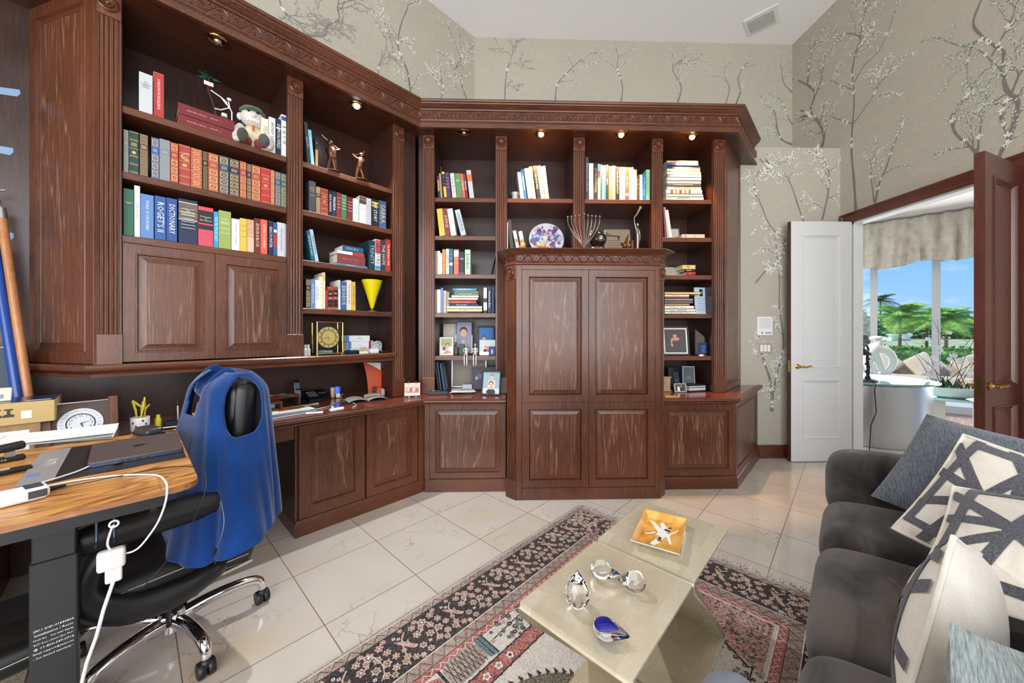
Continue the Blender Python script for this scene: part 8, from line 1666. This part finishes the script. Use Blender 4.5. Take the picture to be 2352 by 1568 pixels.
# stainless desk
SSB = newmat('brushed stainless'); nt = SSB[1]; n_ = nd(nt, 'ShaderNodeTexNoise', {'Vector': coords(nt, (1, 1, 60)), 'Scale': 4., 'Detail': 3.}); setp(SSB[2], metal=1., rough=.28, col=srgb(206, 206, 208)); bump(nt, SSB[2], n_.outputs[0], .05, .002)
t = thing('round_desk', 'curved stainless steel desk with a glass top in the next room', 'desk', (4.56, 4.42, 0), 0)
mb = MB(); mb.lathe([(.60, .004), (.60, .70)], (4.56, 4.42, 0), 64); mb.build('steel_drum', SSB[0], t, 40)
mb = MB(); mb.lathe([(.66, .715), (.665, .72), (.665, .732), (.66, .737)], (4.56, 4.42, 0), 64); mb.build('glass_top', pm('green glass top', (150, 190, 190), .05, metal=.2), t, 40)
mb = MB(); mb.lathe([(.5, .70), (.5, .715)], (4.56, 4.42, 0), 40); mb.build('riser', STEEL, t, 40)
q = onD(2020, 845, 4.55); ZG = .7378
t = lth('white_sculpture', 'glossy white looped abstract sculpture on a clear block', 'sculpture', (q.x, q.y, ZG), 0, -30)
mb = MB(); mb.box(-.13, .13, -.07, .07, 0, .06, .003); mb.build('clear_block', ACR, t)
CER = pm('glossy white ceramic', (238, 236, 232), .12)
mb = MB(); mb.stube([(-.08, 0, .06), (-.1, .01, .16), (-.1, 0, .26), (-.06, 0, .36), (-.01, 0, .42), (.0, 0, .47)], [.03, .045, .06, .075, .045, .05], 14); mb.stube([(-.03, 0, .38), (.06, 0, .34), (.12, 0, .26), (.12, 0, .16), (.07, 0, .08), (.0, 0, .07)], [.06, .05, .04, .036, .032, .03], 14); mb.stube([(-.05, 0, .3), (.0, .02, .2), (.02, 0, .08)], [.05, .04, .03], 12); mb.ell((-.03, 0, .5), (.07, .05, .03)); mb.build('looped_form', CER, t, 80)
q = onD(1993, 868, 4.2); t = lth('gooseneck_lamp', 'black gooseneck desk lamp with ornate stem on the steel desk', 'lamp', (q.x, q.y, ZG), 0, 20)
mb = MB(); mb.lathe([(.09, 0), (.09, .012), (.03, .03), (.02, .06)], (0, 0, 0), 20); mb.build('lamp_base', BLACK, t); mb = MB(); mb.stube([(0, 0, .05), (.01, 0, .16), (-.01, 0, .26), (.01, 0, .36), (-.02, 0, .42), (-.07, 0, .44), (-.11, 0, .41), (-.12, 0, .37)], [.016, .018, .014, .012, .01, .01, .01, .01], 8)
for k in range(7): mb.ell((.012*math.cos(k*2), .012*math.sin(k*2), .08+.03*k), (.022, .014, .014), 8, 5)
mb.build('stem', BLACK, t, 60); mb = MB(); mb.lathe([(.02, .03), (.085, -.03), (.09, -.05), (.08, -.045), (.015, .02)], (-.12, 0, .36), 20, 'z', False); mb.build('lamp_shade', BLACK, t, 60); lamp = t
mb = MB(); z0 = ZG+.004; mb.tube([(q.x+.03, q.y-.05, z0), (q.x-.12, q.y-.20, z0), (q.x-.21, q.y-.29, z0), (q.x-.25, q.y-.31, z0-.06), (q.x-.24, q.y-.32, z0-.3), (q.x-.29, q.y-.31, .3), (q.x-.33, q.y-.33, .01)], .005, 6); o = mb.build('lamp_cord', BLACK, None, 60); o.parent = lamp; o.matrix_parent_inverse = (Matrix.Translation(lamp.location) @ Matrix.Rotation(R(20), 4, 'Z')).inverted()
# low glass table with planter, sofa beyond the glass, floor rug
gc = onD(2190, 913, 4.9); t = thing('glass_table', 'low glass table with white base by the window', 'table', (gc.x, gc.y, 0), -45); bb = BASE[t.name]; b2 = Fr(gc.x, gc.y, -45)
bx, by = b2; BASE[t.name] = Vector((bx, by, 0)); t.location = (gc.x, gc.y, 0)
mb = MB(); mb.box(bx-.75, bx+.9, by-.35, by+.35, .40, .415, .002); mb.build('glass_top', pm('green glass top', (150, 190, 190), .05), t)
mb = MB(); mb.box(bx-.6, bx-.1, by-.25, by+.25, .004, .4, .004); mb.build('white_base', NW, t); mb = MB(); mb.box(bx+.2, bx+.7, by-.25, by+.25, .004, .4, .004); mb.build('white_base', NW, t)
pc_ = onD(2185, 893, 4.9); t = lth('orchid_planter', 'white oval bowl of white orchids and bare twigs on the glass table', 'plant', (pc_.x, pc_.y, .4158), 0, -45)
mb = MB(); mb.M = Matrix.Diagonal((1.5, .8, 1, 1)); mb.lathe([(.08, 0), (.16, .04), (.2, .14), (.19, .145), (.14, .05), (.001, .04)], (0, 0, 0), 28); mb.build('bowl', CER, t, 60)
mb = MB(); r = random.Random(19); GRN = cm((46, 84, 44), .5)
for k in range(46):
    an = r.uniform(0, 6.28); l = r.uniform(.1, .2); x, y = r.uniform(-.2, .2), r.uniform(-.08, .08); d = Vector((math.cos(an)*.6, math.sin(an)*.5, .8)); s_ = Vector((-d.y, d.x, 0)).normalized()*.02; o0 = Vector((x, y, .12)); mb.poly([o0, o0+d*l*.5+s_, o0+d*l, o0+d*l*.5-s_])
mb.build('leaf', GRN, t, 0)
mb = MB(); tips = []
for k in range(12):
    an = r.uniform(0, 6.28); x, y = r.uniform(-.15, .15), r.uniform(-.06, .06); h = r.uniform(.5, 1.0); p1 = (x+.2*math.cos(an), y+.15*math.sin(an), .12+h*.5); p2 = (x+.45*math.cos(an), y+.3*math.sin(an), .12+h); mb.tube([(x, y, .1), p1, p2], [.005, .004, .002], 5); tips += [p1, p2]
mb.build('twig', cm((96, 76, 66)), t, 60)
for k in range(40):
    mb = MB(); p_ = Vector(r.choice(tips))*r.uniform(.5, 1)+Vector((r.uniform(-.1, .1), r.uniform(-.1, .1), r.uniform(-.02, .06)))
    for j in range(5): b = j*1.257+k; d = Vector((math.cos(b), math.sin(b)*.4, math.sin(b)))*.032; s_ = Vector((-d.z, 0, d.x))*.5; mb.poly([p_, p_+d*.6+s_, p_+d, p_+d*.6-s_])
    mb.build('orchid_bloom', WHITE, t, 0)
q = onZ(2163, 968, .0, -45); mb = MB(); mb.mat(speckle('far rug', [(196, 176, 150), (150, 70, 56), (206, 190, 160), (70, 60, 60)], 16.)); mb.box(q.x-2., q.x+2., q.y-.5, q.y+.9, .001, .01); mb.mat(cm((120, 60, 50), .9)); mb.box(q.x-1.95, q.x+1.95, q.y-.46, q.y-.40, .0101, .0105); mb.mat(cm((200, 170, 120), .9)); mb.box(q.x-1.95, q.x+1.95, q.y-.38, q.y-.35, .0101, .0105); solo(mb, 'far_rug', 'red bordered rug on the floor of the next room', 'rug', (q.x, q.y, 0), -45)

# ================================================================ outdoors
GZ = -.22
GR = speckle('lawn', [(150, 170, 96), (186, 192, 130), (206, 200, 150)], .6, .95); LEAFG = speckle('hedge leaves', [(40, 84, 30), (86, 140, 50), (130, 176, 76)], 30., .6)
PATIO = pm('pale patio stone', (206, 200, 190), .7)
mb = MB(); wp(mb, -40, 40, IW+.1, IW+3.6, GZ-.3, -.06); struct(mb, 'patio', PATIO, 0)
mb = MB(); wp(mb, -40, 40, IW+10.2, IW+11.6, GZ-.3, -.1); struct(mb, 'pool_coping', PATIO, 0)
WAT = newmat('pool water'); nt = WAT[1]; setp(WAT[2], col=srgb(120, 176, 206), rough=.06, spec=.6); bump(nt, WAT[2], nd(nt, 'ShaderNodeTexNoise', {'Vector': coords(nt), 'Scale': 3.5, 'Detail': 3.}).outputs[0], .5, .1)
mb = MB(); wp(mb, -40, 40, IW+3.6, IW+10.2, GZ-.3, -.18); o = mb.build('pool_water', WAT[0], None, 0); o['kind'] = 'structure'
mb = MB(); wp(mb, -160, 160, IW+11.6, 320, GZ-.3, GZ); struct(mb, 'lawn', GR, 0)
# outdoor sofa
sc_ = onD(2120, 880, 8.6, -45); t = thing('patio_sofa', 'beige cushioned patio sofa outside the window beside the pool', 'sofa', (sc_.x, sc_.y, -.06), -45); by_, bx_ = sc_.y, sc_.x
BEI = cm((212, 192, 166), .8)
mb = MB(); mb.rbox((bx_, by_, .13), (2.6, .8, .34), .06, 4); mb.build('seat', BEI, t, 60)
mb = MB(); mb.rbox((bx_, by_+.38, .3), (2.6, .2, .5), .06, 4); mb.build('back', BEI, t, 60)
for k, x in enumerate((-.62, .0, .75)):
    n_ = Matrix.Translation((bx_+x, by_+.1, .55)) @ Matrix.Rotation(R(-25), 4, 'X') @ Matrix.Rotation(R(45+8*k), 4, 'Y'); mb = MB(); mb.M = n_; mb.rbox((0, 0, 0), (.5, .16, .5), .06, 4)
    xx, yy = W(bx_+x, by_+.1, -45); o = solo(mb, 'patio_cushion', ('left', 'middle', 'right')[k]+' beige cushion propped on the patio sofa', 'cushion', (bx_+x, by_+.1, .3), -45, BEI, 'cushions on the patio sofa', 60)
def leafcloud(mb, c, r, n, sz_, rd, shell=.55):
    for k in range(n):
        while True:
            d = Vector((rd.uniform(-1, 1), rd.uniform(-1, 1), rd.uniform(-1, 1)))
            if .05 < d.length < 1: break
        d = d.normalized()*(shell+(1-shell)*rd.random()); p = Vector(c)+Vector((d.x*r[0], d.y*r[1], d.z*r[2])); s_ = sz_*rd.uniform(.6, 1.3)
        a = Vector((rd.uniform(-1, 1), rd.uniform(-1, 1), rd.uniform(-1, 1))).normalized()*s_; b = a.orthogonal().normalized()*s_*.5; mb.poly([p-a, p+b, p+a, p-b])
def hedge(i0, i1, z1, a0, a1, label, sd):
    rd = random.Random(sd); mb = MB(); mb.box(a0, a1, i0, i1, GZ, z1-.08)
    n = int((a1-a0)*70)
    for k in range(n):
        x = rd.uniform(a0, a1); f = rd.random(); y, z = (i0-rd.uniform(0, .05), rd.uniform(GZ, z1)) if f < .6 else (rd.uniform(i0, i1), z1-rd.uniform(0, .1)); s_ = .09*rd.uniform(.6, 1.2); a = Vector((rd.uniform(-1, 1), rd.uniform(-1, .2), rd.uniform(-1, 1))).normalized()*s_; b = a.orthogonal().normalized()*s_*.6; p = Vector((x, y, z)); mb.poly([p-a, p+b, p+a, p-b])
    solo(mb, 'hedge', label, 'hedge', ((a0+a1)/2, i0, GZ), -45, LEAFG, smooth=0)
h1 = onI(2100, 815, IW+12, -45).x
hedge(IW+12., IW+13., .60, h1-9, h1+16, 'clipped green hedge along the far pool edge', 1); hedge(IW+16., IW+17., .72, h1-9, h1+18, 'second clipped hedge farther back on the lawn', 2)
PG_ = speckle('palm fronds', [(96, 146, 56), (150, 198, 84), (192, 224, 122)], 6., .6); TRK = cm((120, 96, 72), .9)
def palm(u, vtop, D, label, nf=20, fl=1.7, sd=1, tone=None):
    rd = random.Random(sd); q = onD(u, vtop, D); hz = q.z; t = lth('palm', label, 'palm tree', (q.x, q.y, GZ), 0, 0, 0, 'palms on the lawn'); zc = hz-GZ-.42*fl
    mb = MB(); mb.tube([(0, 0, 0), (.04, 0, zc*.5), (0, 0, zc)], [.11, .08, .10], 9); mb.build('trunk', TRK, t, 60)
    for k in range(nf):
        an = k*2.4+rd.uniform(-.2, .2); el = rd.uniform(-.1, 1.3); L_ = fl*rd.uniform(.85, 1.15); mb = MB(); pts = []
        for j in range(9): s = j/8; rr = L_*s*math.cos(el)+.25*L_*s*s*(1-math.cos(el)); pts.append(Vector((rr*math.cos(an), rr*math.sin(an), zc+L_*(s*math.sin(el)-.62*s*s))))
        mb.tube(pts, [.022-.002*j for j in range(9)], 4)
        for j in range(1, 45):
            s = j/45*8; i0 = min(7, int(s)); p = pts[i0].lerp(pts[i0+1], s-i0); dd = (pts[i0+1]-pts[i0]).normalized(); sd_ = dd.cross(Vector((0, 0, 1))).normalized(); ll = L_*.30*math.sin(PI*min(1, (.12+j/48)))
            for sg in (-1, 1): e_ = p+sd_*sg*ll*.85+dd*ll*.5-Vector((0, 0, ll*.35)); w2 = dd*.026; mb.poly([p-w2, p+w2, e_])
        mb.build('frond', tone or PG_, t, 0)
palm(2066, 695, 27, 'left feathery palm on the lawn beyond the pool', 34, 2.7, 1); palm(2128, 705, 30, 'middle feathery palm on the lawn beyond the pool', 30, 2.6, 2); palm(2172, 700, 28, 'right feathery palm on the lawn beyond the pool', 34, 2.7, 3)
palm(2022, 672, 60, 'tall dark palm rising behind the others at left', 22, 3.2, 4, speckle('dark palm fronds', [(60, 90, 50), (96, 120, 70)], 6., .6))
palm(2335, 720, 30, 'palm glimpsed through the gap beside the door hinges', 20, 2.1, 9)
LG2 = speckle('tree leaves', [(44, 80, 36), (86, 124, 62), (120, 150, 90)], 4., .7)
def tree(u, v, D, rx, rz, label, sd, n=500, m=LG2, nm='tree'):
    rd = random.Random(sd); q = onD(u, v, D); t = lth(nm, label, 'tree', (q.x, q.y, GZ), 0, 0, 0, 'trees beyond the lawn'); zc = q.z-GZ
    mb = MB(); mb.tube([(0, 0, 0), (0, 0, zc)], [rx*.07, rx*.04], 7); mb.build('trunk', TRK, t, 60)
    mb = MB(); 
    for k in range(5): leafcloud(mb, (rd.uniform(-.45, .45)*rx, rd.uniform(-.4, .4)*rx, zc+rd.uniform(-.35, .45)*rz), (rx*.62, rx*.6, rz*.6), n//5, rx*.11, rd, .3)
    mb.build('crown', m, t, 0)
tree(1984, 770, 13, 1.1, 1.7, 'bushy green tree at the left edge of the window', 3, 900, LG2)
for k, (u, v, D, rx, rz) in enumerate(((1960, 757, 110, 9, 5), (2015, 758, 120, 9, 5), (2050, 760, 105, 7, 3.6), (2088, 759, 115, 8, 4), (2120, 759, 120, 9, 4.5), (2155, 758, 110, 8, 4.5), (2190, 757, 120, 9, 5), (2225, 756, 110, 9, 5.5), (2262, 757, 115, 9, 5), (2300, 756, 110, 9, 5), (2340, 752, 90, 8, 6), (2380, 754, 100, 9, 6))):
    tree(u, v, D, rx, rz, f'distant green tree on the horizon, {ORD[k]} from left', 40+k, 420)
mb = MB(); q = onD(2070, 758, 80); mb.box(-2.2, 2.2, 0, 4, 0, 1.1); mb.box(-2.5, 2.5, -.3, 4.3, 1.1, 1.5, .2); lsolo(mb, 'distant_house', 'low white house far across the lawn', 'house', (q.x, q.y, GZ), 0, mat=cm((226, 226, 226)), smooth=0)
mb = MB(); mb.ell((0, 0, .25), (.55, .4, .35), 10, 6); q = onD(2076, 783, 27); lsolo(mb, 'boulder', 'rounded pale boulder under the left feathery palm', 'boulder', (q.x, q.y, GZ), 0, mat=speckle('boulder', [(150, 146, 140), (190, 186, 178)], 4.), smooth=60)

x_, y_ = A45(5.2, IW-.35); light('garden_window_light', 'AREA', (7.2-.28, 5.75-.28, 1.55), KEY2, (.97, .98, 1.), target=(4., 2.5, 1.4), shape='RECTANGLE', size=9., size_y=2.6)
# ================================================================ daylight through the rear windows and the lamps of the room
light('window_light', 'AREA', (-.15, -2.72, 1.95), KEY, (1., .98, .95), target=(-.15, 0, 1.95), shape='RECTANGLE', size=6.2, size_y=3.1)
